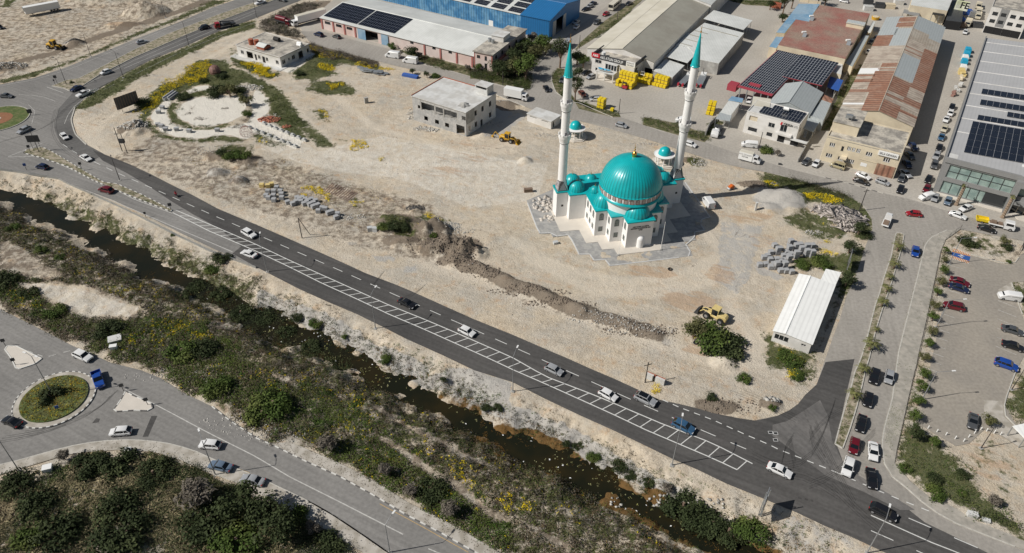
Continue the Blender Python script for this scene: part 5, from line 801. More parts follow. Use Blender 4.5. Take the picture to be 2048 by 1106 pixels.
prof=[(8.05,13.2),(8.05,13.36),(7.8,13.42)]+[(R0*math.cos(a),13.42+7.45*math.sin(a))for a in np.linspace(0.03,math.pi/2-.05,20)]+[(.1,20.88)]
d=MB().lathe(prof,(*DC,0),N_,rib=lambda i:1.01 if i%4==0 else 1.0,seam=4).build('main_dome',[M['teal'],M['tealshade']],mq,smooth=True,sharp=50)  # seam shade painted on beside the ribs with the darker teal
MB().lathe([(.05,20.7),(.55,20.85),(.5,21.1),(.62,21.4),(.6,21.8),(.38,22.15),(.12,22.35),(.1,22.6),(.24,22.8),(.1,23.0),(.07,23.2),(.17,23.4),(.05,23.6),(.04,24.4),(0,24.6)],(*DC,0),16).build('finial',M['gold'],d,smooth=True)
def sqwin(c,ang,w=1.15,h=1.5):
 M3=Matrix.Translation(c)@Matrix.Rotation(ang,4,'Z');P=lambda x,d,z:tuple(M3@Vector((x,d,z)));m=MB();f=.12
 for x0,z0,x1,z1 in((-w/2,0,-w/2+f,h),(w/2-f,0,w/2,h),(-w/2+f,0,w/2-f,f),(-w/2+f,h-f,w/2-f,h)):
  vs=[P(x,d_,z)for d_ in(-.06,.01)for x,z in((x0,z0),(x1,z0),(x1,z1),(x0,z1))];m.add(vs,[(0,1,2,3),(0,4,5,1),(1,5,6,2),(2,6,7,3),(3,7,4,0)])
 o=m.build('window',M['grey'],mq);g=MB().add([P(-w/2+f,-.012,f),P(w/2-f,-.012,f),P(w/2-f,-.012,h-f),P(-w/2+f,-.012,h-f)],[(0,1,2,3)])
 for t in(-.2,0,.2):g.add([P(t*w-.02,-.03,f),P(t*w+.02,-.03,f),P(t*w+.02,-.03,h-f),P(t*w-.02,-.03,h-f)],[(0,1,2,3)],1)
 g.build('pane',[M['mosqgl'],M['metal']],o)
LW_,RW_=-math.pi/2,math.pi/2
for sgn,an in((-1,LW_),(1,RW_)):
 archwin(mq,(sgn*8.1,6.64,4.9),0,1.25,2.15,None,M['mosqgl']);sqwin((sgn*8.1,6.64,1.5),0);archwin(mq,(sgn*5.1,3.29,4.9),0,1.25,2.15,None,M['mosqgl']);sqwin((sgn*5.1,3.29,1.5),0)
 archwin(mq,(sgn*3.45,1.7,4.9),an,1.1,2.0,None,M['mosqgl']);sqwin((sgn*3.45,1.7,1.5),an);archwin(mq,(sgn*6.61,5.0,4.9),an,1.1,2.0,None,M['mosqgl']);sqwin((sgn*6.61,5.0,1.5),an)
 for y in(8.5,10.9,13.3):archwin(mq,(sgn*9.66,y,4.9),an,1.1,2.0,None,M['mosqgl']);sqwin((sgn*9.66,y,1.5),an)
nb=MB();rn=.92;nn=10;pf=[(rn,.1),(rn,2.4)]+[(rn*math.cos(a),2.4+rn*math.sin(a))for a in np.linspace(.2,math.pi/2,7)]
nb.lathe(pf,(.45,.02,0),16,a0=math.pi,a1=2*math.pi);nb.build('niche',M['mosque'],mq,smooth=True)
for i,s_ in enumerate(('LEFA DAMIR HACIBEKIR','MEDRESESI VE MÜTEVAZILARIN','CAMİİ')):text(mq,s_,.44,(.05,-.03,6.35-.5*i),(R_(90),0,0),M['signblack'],bold=.012,fit=(4.3,5.2,1.0)[i])
def flute(n):return lambda i:1.0 if i%2==0 else .955
M['minpanel']=mat('grey_panel',(.38,.37,.38),.8,.05);M['flagred']=mat('dark_red_emblem',(.16,.01,.02),.6,0)
def minaret(cx,cy,x0,x1,y0,y1):
 m=MB().box(x0,y0,.1,x1,y1,EH).build('minaret',M['mosque'],mq)
 MB().box(x0-.25,y0-.25,EH+.002,x1+.25,y1+.25,EH+.32).build('cap',M['teal'],m)
 p=MB();hw=(x1-x0)/2-.12;r=1.12;a8=[math.pi/8+i*math.pi/4-math.pi*5/8 for i in range(8)]
 top=[(cx+r*1.04*math.cos(a),cy+r*1.04*math.sin(a),10.95)for a in a8];bot=[]
 z=EH+.32;sq=[(cx-hw,cy-hw,z),(cx+hw,cy-hw,z),(cx+hw,cy+hw,z),(cx-hw,cy+hw,z)]
 al=[math.atan2(t[1]-cy,t[0]-cx)for t in top];T=sorted(top,key=lambda t:(math.atan2(t[1]-cy,t[0]-cx)+math.pi*5/8+.4)%(2*math.pi))
 p.add(sq+T,[]);
 for k in range(4):
  mid=math.pi*(-.5+k*.5);pair=sorted(range(8),key=lambda i:abs((math.atan2(T[i][1]-cy,T[i][0]-cx)-mid+math.pi)%(2*math.pi)-math.pi))[:2]
  a_,b_=sq[k],sq[(k+1)%4];t0,t1=(T[pair[0]],T[pair[1]]);
  if math.dist(t0,a_)>math.dist(t1,a_):t0,t1=t1,t0
  p.add([a_,b_,t1,t0],[(0,1,2,3)])
  c_=Vector(sq[(k+1)%4]);near=sorted(T,key=lambda t:math.dist(t,c_))[:2];p.add([c_,near[0],near[1]],[(0,1,2)])
  A_,B_,T0,T1=map(Vector,(a_,b_,t0,t1));f=lambda u,v:((A_.lerp(B_,u)).lerp(T0.lerp(T1,u),v));nrm=(B_-A_).cross(T0-A_).normalized();nrm=nrm if nrm.dot(A_.lerp(B_,.5)-Vector((cx,cy,z)))>0 else-nrm
  MB().add([f(.03,.0)+nrm*.03,f(.97,.0)+nrm*.03,f(.97,.97)+nrm*.03,f(.03,.97)+nrm*.03],[(0,1,2,3)]).build('panel_frame',M['darkgrey'],m);MB().add([f(.1,.06)+nrm*.05,f(.9,.06)+nrm*.05,f(.9,.9)+nrm*.05,f(.1,.9)+nrm*.05],[(0,1,2,3)]).build('panel',M['minpanel']if cx<0 or 1 else M['minpanel'],m)
  ux=(B_-A_).normalized();uz=nrm.cross(ux);uz=uz if uz.z>0 else-uz;o_=f(.42,.45)+nrm*.07;cr=[];K=14
  for i in range(K+1):a=math.radians(50+260*i/K);cr.append((o_+ux*.42*math.cos(a)+uz*.42*math.sin(a),o_+ux*(.1+.33*math.cos(math.radians(62+236*i/K)))+uz*.33*math.sin(math.radians(62+236*i/K))))
  em=MB().add([q for c2 in cr for q in c2],[(2*i,2*i+2,2*i+3,2*i+1)for i in range(K)]);o2=f(.66,.45)+nrm*.07;em.add([o2+ux*((.2 if i%2==0 else .08)*math.cos(math.radians(36*i+90)))+uz*((.2 if i%2==0 else .08)*math.sin(math.radians(36*i+90)))for i in range(10)],[tuple(range(10))]);em.build('emblem',M['flagred'],m)
 p.build('pyramid',M['mosque'],m)
 MB().lathe([(1.13,10.9),(1.10,21.9)],(cx,cy,0),32,rib=flute(32)).lathe([(1.06,23.6),(1.03,30.5)],(cx,cy,0),32,rib=flute(32)).lathe([(1.02,32),(1.0,39.3)],(cx,cy,0),32,rib=flute(32)).build('shaft',M['mosque'],m,smooth=True)
 for zb,r0,r1 in((21.7,1.18,1.62),(30.4,1.1,1.5)):
  bl_=MB().lathe([(r0,0),(r0+.06,.1),(r0+.06,.3),(r0+.16,.55),(r0+.18,.9),(r0+.34,1.2),(r1,1.6),(r1,2.45),(r1-.1,2.47),(r1-.12,1.65),(.9,1.62)],(cx,cy,zb),24,rib=lambda i:1.0 if i%3 else .97);bl_.lathe([(r0+.09,.02),(r0+.09,.14),(r0,.15)],(cx,cy,zb),24)
  for i in range(12):a=i*math.pi/6;bl_.obox((cx+r1*math.cos(a),cy+r1*math.sin(a),zb+2.4),(.16,.16,.5),a)
  bl_.build('balcony',M['mosque'],m,smooth=True,sharp=30);MB().lathe([(r0+.1,.0),(r0+.11,.12)],(cx,cy,zb),24).build('balcony_ring',M['darkgrey'],m)
  MB().box(cx-.35,cy-1.16,zb+1.65,cx+.35,cy-.9,zb+3.3).build('balcony_door',M['minpanel'],m)
 MB().lathe([(1.18,39.2),(1.2,39.35),(1.08,39.5),(.12,47.4),(.03,47.6)],(cx,cy,0),32,rib=flute(32)).build('cone',M['teal'],m,smooth=True,sharp=20)
 MB().lathe([(.08,47.3),(.14,47.6),(.2,47.85),(.06,48.1),(.05,48.3),(.14,48.5),(.04,48.7),(.03,49.5),(0,49.6)],(cx,cy,0),10).build('finial',M['gold'],m,smooth=True)
 MB().box(cx-.28,y0-.02,3.4,cx+.28,y0+.1,4.0).build('vent_window',M['dark'],m)
minaret(-15.55,18.6,-17.15,-14.1,17.0,20.5);minaret(16.75,18.6,15.2,18.35,16.95,20.5)
def kiosk(c,label):
 t=thing('domed_kiosk',label,'kiosk',(c[0],c[1],0),MA,'turquoise domed kiosks');o8=lambda r,n=8:[(r*math.cos(math.pi/8+2*math.pi*i/n),r*math.sin(math.pi/8+2*math.pi*i/n))for i in range(n)]
 MB().prism(o8(4.0),-.2,.2).prism(o8(3.5),.2,.42).build('base',M['terr'],t);cm=MB();[cm.cyl((x,y,.42),.17,.15,2.4,8)for x,y in o8(2.3)];cm.each('columns',M['mosque'],t)
 MB().cyl((0,0,.42),.8,.8,.9,12).build('basin',M['terr'],t);MB().lathe([(2.2,2.82),(3.05,3.0),(3.15,3.25),(3.05,3.3),(2.9,3.2),(1.95,3.35)],(0,0,0),24).build('roof',M['mosque'],t,smooth=True)
 MB().lathe([(1.95,3.2)]+[(1.85*math.cos(a),3.5+2.05*math.sin(a))for a in np.linspace(0,math.pi/2-.02,12)],(0,0,0),32).build('dome',M['teal'],t,smooth=True)
kiosk(W(L('T6',893,262)[0],3.2),'small turquoise domed kiosk in front of the right minaret shaft');kiosk(W(L('X2',492,245)[0],3.2),'small turquoise domed kiosk half hidden behind the left minaret shaft')
for x,h_,r_,lb in((-6.0,5.6,.04,'thin short flagpole left of the mosque niche'),(5.25,8.6,.07,'tall white flagpole right of the mosque niche')):
 t=thing('flagpole',lb,'flagpole',mloc(x,-2.45,.1));MB().cyl((0,0,0),r_,r_*.7,h_,8).build('pole',M['signwhite'],t);MB().box(-.25,-.25,0,.25,.25,.25).build('footing',M['conc'],t)
PAINT=dict(white=(.74,.74,.73),silver=(.42,.43,.44),black=(.012,.012,.014),grey=(.10,.105,.11),darkblue=(.012,.02,.06),blue=(.012,.06,.30),midblue=(.05,.13,.24),red=(.32,.012,.02),darkred=(.13,.008,.015),beige=(.38,.33,.20),steel=(.16,.22,.30),cream=(.55,.50,.38),brown=(.16,.05,.03))
def paint(c):return mat('car_paint_'+c,PAINT[c],.28,.02,2,coat=.6,metal=.25 if c in('silver','grey','steel','midblue')else 0)
M['tyre']=mat('tyre_rubber',(.018,.018,.018),.85,.05);M['rim']=mat('wheel_alloy',(.38,.38,.39),.35,0,metal=.5);M['lampg']=mat('headlight_glass',(.6,.6,.6),.12,0);M['tail']=mat('tail_light',(.35,.01,.01),.2,0);M['carglass']=mat('car_glass',(.008,.01,.012),.06,0,spec=.7)
KIND=dict(sedan=(4.5,1.78,.72,.92,1.43,2.25,1.05,.45,-.85,-1.55,.95),hatch=(4.05,1.74,.78,.95,1.50,2.02,1.05,.5,-1.35,-1.92,.92),suv=(4.55,1.86,.90,1.08,1.68,2.27,1.15,.55,-1.55,-2.15,1.05),estate=(4.6,1.78,.76,.94,1.48,2.3,1.1,.5,-1.6,-2.2,.94),minivan=(4.5,1.82,.92,1.05,1.82,2.25,1.45,.75,-1.95,-2.22,1.04),coupe=(4.3,1.8,.70,.86,1.28,2.15,.85,.15,-.65,-1.6,.88))
PROTO={}
def car_proto(kind):
 if kind in PROTO:return PROTO[kind]
 Ln,Wd,hz_,bz,rz_,nose,wb,rf_,rr,rb,tz=KIND[kind];hw=Wd/2;tail=nose-Ln
 t=thing('parked_car','x','car');t.location=(0,0,-500)
 sec=[(nose,.86,.34,hz_-.22),(nose-.06,.93,.26,hz_-.08),(nose-.35,.98,.22,hz_),(wb+.1,1.0,.2,bz-.02),(rf_,1.0,.2,bz),(rr,1.0,.2,bz),(rb,.98,.22,max(tz,bz-.02)),(tail+.3,.97,.24,tz),(tail+.06,.92,.28,tz-.08),(tail,.86,.36,tz-.24)]
 m=MB();vs=[];n=10
 for x,kx,z0,z1 in sec:
  y=hw*kx;prof=[(-y*.9,z0),(-y,z0+.14),(-y*1.0,z1-.28),(-y*.95,z1-.1),(-y*.84,z1),(y*.84,z1),(y*.95,z1-.1),(y*1.0,z1-.28),(y,z0+.14),(y*.9,z0)];vs+=[(x,a,b)for a,b in prof]
 fs=[(i*n+k,i*n+(k+1)%n,(i+1)*n+(k+1)%n,(i+1)*n+k)for i in range(len(sec)-1)for k in range(n)];fs+=[tuple(range(n))[::-1],tuple(range((len(sec)-1)*n,len(sec)*n))]
 m.add(vs,fs)
 rw,bw=hw*.74,hw*.90;q=.05
 m.add([(rf_,-rw,rz_-.05),(rf_,rw,rz_-.05),(rf_-.25,rw*.98,rz_),(rf_-.25,-rw*.98,rz_),(rr+.15,-rw*.96,rz_-.01),(rr+.15,rw*.96,rz_-.01),(rr,-rw*.93,rz_-.07),(rr,rw*.93,rz_-.07),(rf_,-rw-.04,rz_-.12),(rf_,rw+.04,rz_-.12),(rr,rw*.95+.03,rz_-.14),(rr,-rw*.95-.03,rz_-.14)],[(0,1,2,3),(3,2,5,4),(4,5,7,6),(8,0,3),(8,3,4,11),(11,4,6),(1,9,2),(2,9,10,5),(5,10,7)])
 for s in(-1,1):
  m.rod((wb,s*bw,bz-.03),(rf_-.02,s*(rw+.015),rz_-.08),.045,4);m.rod((rb,s*bw*.96,max(tz,bz)-.03),(rr,s*rw*.95,rz_-.1),.06,4);m.rod((-.25,s*(bw+.01),bz-.03),(-.3,s*(rw+.025),rz_-.09),.035,4)
  m.obox((wb-.12,s*(hw+.07),bz+.02),(.14,.18,.12))
  for k in([(rr+.45)]if kind in('suv','estate','minivan','hatch')else[]):m.rod((k,s*(bw+.005),bz-.03),(k+.03,s*(rw+.02),rz_-.09),.05,4)
 m.build('body',paint('white'),t,smooth=True,sharp=35)
 g=MB();bz2=bz-.03;tb=max(tz,bz)-.02
 g.add([(wb,-bw,bz2),(wb,bw,bz2),(rf_,rw,rz_-.07),(rf_,-rw,rz_-.07),(rr,-rw*.95,rz_-.09),(rr,rw*.95,rz_-.09),(rb,-bw*.96,tb),(rb,bw*.96,tb)],[(0,1,2,3),(4,5,7,6),(1,7,5,2),(0,3,4,6)]);g.build('windows',M['carglass'],t)
 wr=.33 if kind not in('suv',)else .37
 for x in(nose-.82,tail+.78):
  for s in(-1,1):
   w_=MB().rod((x,s*(hw-.20),wr),(x,s*(hw+.015),wr),wr,16).build('wheel',M['tyre'],t,smooth=True);MB().rod((x,s*(hw),wr),(x,s*(hw+.025),wr),wr*.62,12).build('rim',M['rim'],w_)
 for s in(-1,1):
  MB().obox((nose-.14,s*hw*.66,hz_-.14),(.26,.38,.15),0).build('headlight',M['lampg'],t);MB().obox((tail+.1,s*hw*.72,tz-.18),(.24,.32,.17)).build('taillight',M['tail'],t)
 MB().obox((nose-.0,0,.42),(.06,hw*1.1,.22)).build('grille',M['black'],t)
 PROTO[kind]=t;return t
def recolour(root,name,mt):
 for c in root.children:
  if c.name.split('.')[0]==name and c.material_slots:c.material_slots[0].link='OBJECT';c.material_slots[0].material=mt
def base(nm):return nm.split('.')[0]
CN={'sedan':'saloon car','hatch':'hatchback','suv':'SUV','estate':'estate car','minivan':'minivan','coupe':'low coupe'}
GROUPQ='cars queuing at the junction'
def car(r,x0,y0,x1,y1,kind,col,where,group=None,sc=1.0,darkroof=False):
 """rear then front point on the photo"""
 a,b=W(L(r,x0,y0)[0],.7),W(L(r,x1,y1)[0],.7);c=((a[0]+b[0])/2,(a[1]+b[1])/2);ang=math.atan2(b[1]-a[1],b[0]-a[0])
 p=car_proto(kind);L_=KIND[kind];nose=L_[5];off=nose-L_[0]/2
 o=dup(p,(c[0]-off*math.cos(ang),c[1]-off*math.sin(ang),.015 if True else 0),ang,'%s %s %s'%(WORD[col],CN[kind],where),group,sc);recolour(o,'body',paint(col))
 if darkroof:MB().box(KIND[kind][8]+.1,-KIND[kind][1]/2*.68,KIND[kind][4]+.005,KIND[kind][7]-.2,KIND[kind][1]/2*.68,KIND[kind][4]+.02).build('roof_panel',M['carglass'],o)
 return o
WORD=dict(white='white',silver='silver',black='black',grey='dark grey',darkblue='dark navy',blue='bright blue',midblue='blue',red='red',darkred='dark red',beige='beige',steel='steel blue',cream='cream',brown='brown')
HWG,QG,PG,SG,IG='cars on the highway','cars queuing towards the junction','cars in the car park','cars along the factory street','cars parked at the industrial yards'
CARS=[('00',812,256,882,240,'sedan','silver','alone on the far highway carriageway',HWG),('00',1250,155,1187,172,'suv','black','just ahead of the red crane truck',HWG),('00',665,418,598,440,'hatch','white','on the highway between the pickup and black SUV',HWG),('00',490,512,421,540,'sedan','darkblue','beside the highway median tip next to the white pickup',HWG),('00',-10,568,82,573,'sedan','grey','at the left photo edge above the grass roundabout',HWG),('00',178,757,106,792,'estate','silver','leaving the grass roundabout near the road sign',HWG),('00',360,790,408,836,'hatch','white','alone on the outer bend beside the bare slope',HWG),('00',475,920,550,962,'sedan','white','on the bend ahead of a dashed line start',HWG),('00',290,1003,212,985,'hatch','darkblue','below the striped kerb splitter island',HWG),('01',672,38,595,17,'suv','darkred','driving left above the canal',HWG),('01',1440,262,1535,315,'suv','white','with dark windows in the lane nearest the dirt site',HWG),('01',1532,425,1443,392,'sedan','white','old and boxy beside the start of the hatching',HWG),('11',840,675,965,735,'sedan','black','alone on the fresh dark asphalt',HWG),('11',1203,845,1318,900,'hatch','white','passing the middle of the hatched strip',HWG),('22',195,-18,308,35,'hatch','silver','on the fresh asphalt behind the small white car',HWG),('22',525,130,626,185,'hatch','white','small and rounded beside the silver car with a black roof',HWG),('22',735,155,862,215,'suv','silver','with a black glass roof at the road edge',HWG),('22',960,315,1090,380,'suv','midblue','behind the tall lamp post near the hatching end',HWG),('32',0,575,142,640,'sedan','white','at the junction past the end of the hatching',HWG),('32',600,815,780,905,'suv','black','large, under a street lamp at the bottom right',HWG),('32',612,600,628,715,'sedan','black','at the give-way line, front of the right queue',QG),('32',497,530,463,648,'suv','white','at the give-way line, front of the left queue',QG),('32',628,442,632,550,'sedan','white','second in the right queue beside the red car',QG),('32',527,408,506,518,'hatch','darkred','second in the left queue at the median tip',QG),('32',570,272,546,386,'sedan','black','directly behind the red car in the queue',QG),('32',608,140,592,232,'hatch','black','fourth from the front of the left queue',QG),('32',650,0,625,97,'suv','black','last in the left queue beside the silver car',QG),('32',735,5,716,98,'hatch','silver','last in the right queue beside a black one',QG),('31',887,357,878,432,'sedan','blue','alone on the boulevard near the bus-lane tip of the median',SG),('31',920,175,825,165,'hatch','red','turning in the middle of the street junction',SG),('31',1085,160,1188,196,'sedan','white','parallel to the street before the glass hall',SG),('31',1222,120,1146,150,'sedan','white','angled beside the palm trunk at the glass hall',SG),('X8',95,605,50,705,'hatch','silver','nose out below the left corner of the glass hall',IG),('X8',275,645,228,762,'hatch','steel','parked against the glass hall by the palm',IG),('Z8',1098,845,1052,930,'hatch','darkred','under the lamp beside the glass hall corner',IG),('Z8',1118,745,1072,835,'sedan','black','behind the dark red one beside the glass hall',IG),('Z8',1165,608,1140,692,'suv','grey','in the alley row, third from the glass hall corner',IG),('Z8',1190,520,1152,600,'suv','silver','in the alley row beside the glass hall roof corner',IG),('Z8',1215,435,1190,512,'sedan','black','in the alley row between silver and blue cars',IG),('Z8',1240,325,1206,412,'sedan','midblue','in the alley row, the only blue one',IG),('Z8',1268,248,1235,325,'estate','cream','in the alley row, pale cream behind the blue one',IG),('Z8',1290,150,1252,232,'sedan','white','in the alley row before the cream one',IG),('Z8',1325,98,1300,160,'hatch','white','in the alley row beside the black car at its far end',IG),('Z8',1340,32,1318,105,'hatch','black','last in the alley row near the coloured bales',IG),('Z8',835,735,805,832,'hatch','grey','at the shaded corner of the cream office',IG),('Z8',822,708,900,765,'sedan','silver','half in shade beside the cream office corner',IG),('Z8',830,845,790,945,'hatch','black','alone at the street end of the dark alley',IG),('Z8',842,592,915,690,'sedan','darkblue','in deep shade along the cream wall',IG),('Z8',870,520,940,590,'sedan','grey','second in the deep shade along the cream wall',IG),('Z8',910,430,965,505,'estate','darkblue','farthest in the deep shade of the dark alley',IG),('Z8',240,680,118,640,'minivan','beige','alone before the left half of the cream office',IG),('Z8',375,730,500,785,'sedan','white','behind the black one at the cream office',IG),('Z8',335,785,500,840,'sedan','black','along the painted kerb before the cream office',IG),('Z8',558,795,705,845,'hatch','silver','before the rusty sheet door',IG),('Z7',1345,1030,1275,1090,'hatch','grey','beside the low wall end near the cream office',IG),('Z7',1460,1048,1400,1120,'hatch','white','beside the dark grey one near the low wall',IG),('Z5',1475,705,1425,810,'sedan','white','alone in the grassy alley between two warehouses',IG),('Z5',1525,585,1465,640,'hatch','grey','in the alley behind the white saloon',IG),('Z5',1588,530,1535,585,'estate','grey','deepest in the grassy alley',IG),('Z6',1072,425,1035,515,'hatch','white','in front of the scrapyard lorries',IG),('Y8',560,55,810,130,'sedan','black','long and low beside the flatbed with white cab',SG),('Y8',275,640,500,715,'sedan','darkred','close beside a black saloon in the left bays',PG),('Y8',255,710,500,785,'sedan','darkblue','close beside the dark red saloon in the left bays',PG),('Y8',430,975,215,925,'suv','darkred','alone behind a lamp in the left bays',PG),('31',1395,845,1530,885,'sedan','grey','farthest of the three in the right bays',PG),('31',1398,938,1535,980,'sedan','black','in the middle of the right bays',PG),('31',1360,1050,1490,1095,'suv','blue','nearest of the three in the right bays',PG),('32',1232,265,1222,366,'coupe','grey','alone by the white bollards',PG),('20',617,738,690,755,'hatch','silver','on the street between the two minarets',SG),('20',1028,848,1105,872,'hatch','white','emerging from behind the right minaret',SG),('20',532,590,463,590,'hatch','white','by the small yellow stacks near the left minaret',IG),('20',470,425,418,440,'hatch','black','by the company office beside the silver one',IG),('20',495,448,450,465,'hatch','silver','by the company office beside the black one',IG),('20',192,505,222,550,'sedan','black','on the street bend left of the left minaret',SG),('20',402,145,368,175,'hatch','white','before the blue hall doorway',IG),('20',400,122,365,138,'sedan','silver','closest to the blue hall wall',IG),('20',532,115,485,148,'suv','grey','on the street behind the small red car',SG),('20',580,72,542,92,'hatch','red','small, parked before the old bus',SG),('20',470,45,415,60,'sedan','black','nearest in the shady lot beyond the blue hall',IG),('20',490,25,440,45,'hatch','silver','second in the shady lot beyond the blue hall',IG),('20',505,10,460,28,'sedan','darkblue','third in the shady lot beyond the blue hall',IG),('20',722,8,675,30,'sedan','black','behind the old bus at the top',SG),('10',405,215,345,195,'suv','darkblue','on the apron of the long white warehouse',IG),('10',505,225,458,208,'hatch','grey','on the apron beside the navy SUV',IG),('Z7',610,285,595,330,'hatch','white','parked under the solar canopy',IG),('Z3',940,775,915,825,'hatch','grey','half hidden on the grass left of the left minaret',IG),('Z3',1110,920,1150,960,'hatch','brown','tucked under the tree right of the left minaret',IG),('01',435,995,552,1045,'suv','white','between the triangular island and the canal scrub','cars around the lower roundabout'),('02',1316,462,1192,450,'hatch','white','with a roof box shape before the parked ones','cars around the lower roundabout'),('02',788,372,652,382,'hatch','white','alone on the bend below the pale triangular island','cars around the lower roundabout'),('02',1383,600,1250,568,'sedan','steel','half on the paved strip, front of two','cars parked on the lower pavement'),('02',1580,685,1438,650,'sedan','silver','half on the paved strip, rear of two','cars parked on the lower pavement'),('02',130,345,8,290,'coupe','black','circling the flower-bed roundabout at left','cars around the lower roundabout'),('Z1',640,-20,780,10,'sedan','black','at the top edge on the highway',HWG),('30',470,8,440,2,'hatch','white','at the top edge by the red roof',IG),('00',-15,155,8,165,'hatch','black','cut by the left edge on the dirt yard',IG),]
for c in CARS:car(*c[:8],group=c[8],darkroof='black glass roof' in c[7])
def vehicle(name,label,cat,r,x0,y0,x1,y1,group=None,h=1.0):
 a,b=W(L(r,x0,y0)[0],h),W(L(r,x1,y1)[0],h);ang=math.atan2(b[1]-a[1],b[0]-a[0]);return thing(name,label,cat,((a[0]+b[0])/2,(a[1]+b[1])/2,.01),ang,group)
def wheels(t,xs,hw,r=.42,w_=.26,pairs=True):
 for x in xs:
  for s in(-1,1):o=MB().rod((x,s*(hw-w_),r),(x,s*hw,r),r,14).build('wheel',M['tyre'],t,smooth=True);MB().rod((x,s*(hw-.005),r),(x,s*(hw+.02),r),r*.5,10).build('rim',M['rim'],o)
def loftbox(mb,secs,m=0):
 vs=[]
 for x,y,z0,z1,s in secs:vs+=[(x,-y,z0),(x,-y,z1-s),(x,-y+s,z1),(x,y-s,z1),(x,y,z1-s),(x,y,z0)]
 n=6;fs=[(i*n+k,i*n+(k+1)%n,(i+1)*n+(k+1)%n,(i+1)*n+k)for i in range(len(secs)-1)for k in range(n)]+[tuple(range(n))[::-1],tuple(range((len(secs)-1)*n,len(secs)*n))];mb.add(vs,fs,m)
def van(label,*a,L_=5.9,H=2.5,W_=2.0,col='white',group=None,minib=False):
 t=vehicle('delivery_van',label,'van',*a,group=group);m=MB();h=L_/2;loftbox(m,[(h,W_/2*.85,.35,.95,.1),(h-.15,W_/2*.95,.3,1.1,.12),(h-.75,W_/2*.98,.28,1.3,.12),(h-1.6,W_/2*.98,.28,H-.12,.18),(h-2.0,W_/2,.28,H,.2),(-h+.1,W_/2,.28,H,.16),(-h,W_/2*.97,.34,H-.08,.16)]);m.build('body',paint(col),t,smooth=True,sharp=35)
 g=MB();x0,x1=h-.78,h-1.58;y=W_/2*.82;g.add([(x0+.03,-y,1.33),(x0+.03,y,1.33),(x1+.03,y*.92,H-.2),(x1+.03,-y*.92,H-.2)],[(0,1,2,3)])
 for s in(-1,1):
  yy=s*(W_/2+.006);g.add([(x0-.25,yy*.98,1.32),(x1-.75,yy*1.0,1.32),(x1-.75,yy,H-.55),(x1-.15,yy*.985,H-.5)],[(0,1,2,3)])
  if minib:g.add([(x1-.95,yy,1.3),(-h+.4,yy,1.3),(-h+.5,yy,H-.5),(x1-.95,yy,H-.5)],[(0,1,2,3)])
 g.build('windows',M['carglass'],t);wheels(t,(h-1.0,-h+1.1),W_/2,.35)
 for s in(-1,1):MB().obox((h-.1,s*W_*.36,.85),(.2,.3,.18)).build('headlight',M['lampg'],t);MB().obox((-h-.01,s*W_*.44,1.2),(.06,.12,.5)).build('taillight',M['tail'],t)
 return t
van('white panel van parked nearest the open blue doors of the white warehouse','10',865,335,768,320);van('white panel van parked second along the hedge by the white warehouse','10',972,368,872,352)
van('white panel van parked beside the mosque paving in the minaret shade','21',1200,140,1145,62,L_=5.4,H=2.3);van('white van in the open yard, cut by the right minaret','20',1085,722,962,708,L_=5.0,H=1.95,W_=1.85,minib=True);van('white minibus in front of the white office bush','Z7',700,855,518,835,L_=4.9,H=1.95,W_=1.85,minib=True)
van('white people carrier alone at the top of the right parking bays','Y8',1040,850,838,820,L_=4.8,H=1.9,W_=1.85,minib=True);van('small white van squeezed in by the glass hall corner lamp','Z8',1120,955,1025,975,L_=4.2,H=1.9,W_=1.75)
van('pale grey van on the street behind the left minaret tip','20',350,245,305,292,L_=6.4,H=2.7,col='silver')
def boxtruck(label,a,L_=7.0,H=3.3,W_=2.3,boxm=None,roofm=None,cabc='white',cab=1.9,lift=.9,name='box_truck',txt=None,nose=0):
 t=vehicle(name,label,'truck',*a);h=L_/2;bm=MB().box(-h,-W_/2,lift,h-cab-.15,W_/2,H);bm.build('box_body',boxm or M['signwhite'],t)
 if roofm:MB().box(-h+.05,-W_/2+.05,H+.005,h-cab-.2,W_/2-.05,H+.04).build('box_roof',roofm,t)
 m=MB();x=h-cab;loftbox(m,[(h+nose,W_/2*.9,.5,1.1,.1),(h-.03,W_/2*.93,.45,1.45,.1),(h-.12-nose*.2,W_/2*.95,.45,1.5,.12),(h-.45-nose*.3,W_/2*.93,.45,2.45 if not nose else 2.2,.2),(x,W_/2*.95,.45,2.5 if not nose else 2.4,.2)]);m.build('cab',paint(cabc),t,smooth=True,sharp=35)
 g=MB();y=W_/2*.84;g.add([(h-.08-nose*.15,-y,1.5),(h-.08-nose*.15,y,1.5),(h-.4-nose*.28,y*.9,2.3 if not nose else 2.1),(h-.4-nose*.28,-y*.9,2.3 if not nose else 2.1)],[(0,1,2,3)])
 for s in(-1,1):yy=s*(W_/2*.95+.01);g.add([(h-.5,yy,1.5),(x+.3,yy,1.5),(x+.3,yy,2.2),(h-.65,yy,2.2)],[(0,1,2,3)])
 g.build('windows',M['carglass'],t);MB().box(-h+.1,-.45,.55,h-.6,.45,lift-.01).build('chassis',M['black'],t);wheels(t,(h-.95,-h+1.5),W_/2-.02,.45)
 for s in(-1,1):MB().obox((h+nose-.02,s*W_*.36,.85),(.1,.3,.2)).build('headlight',M['lampg'],t)
 if txt:
  for i,(s_,z_)in enumerate(txt):text(t,s_,.62,((-cab)/2-.2,-W_/2-.015,z_),(R_(90),0,0),M['grey']if i==0 else M['signblack'])
 return t
boxtruck('white box truck parked at the kerb before the utility hut',('Z3',365,945,570,985),L_=8.6,H=3.6,W_=2.5)
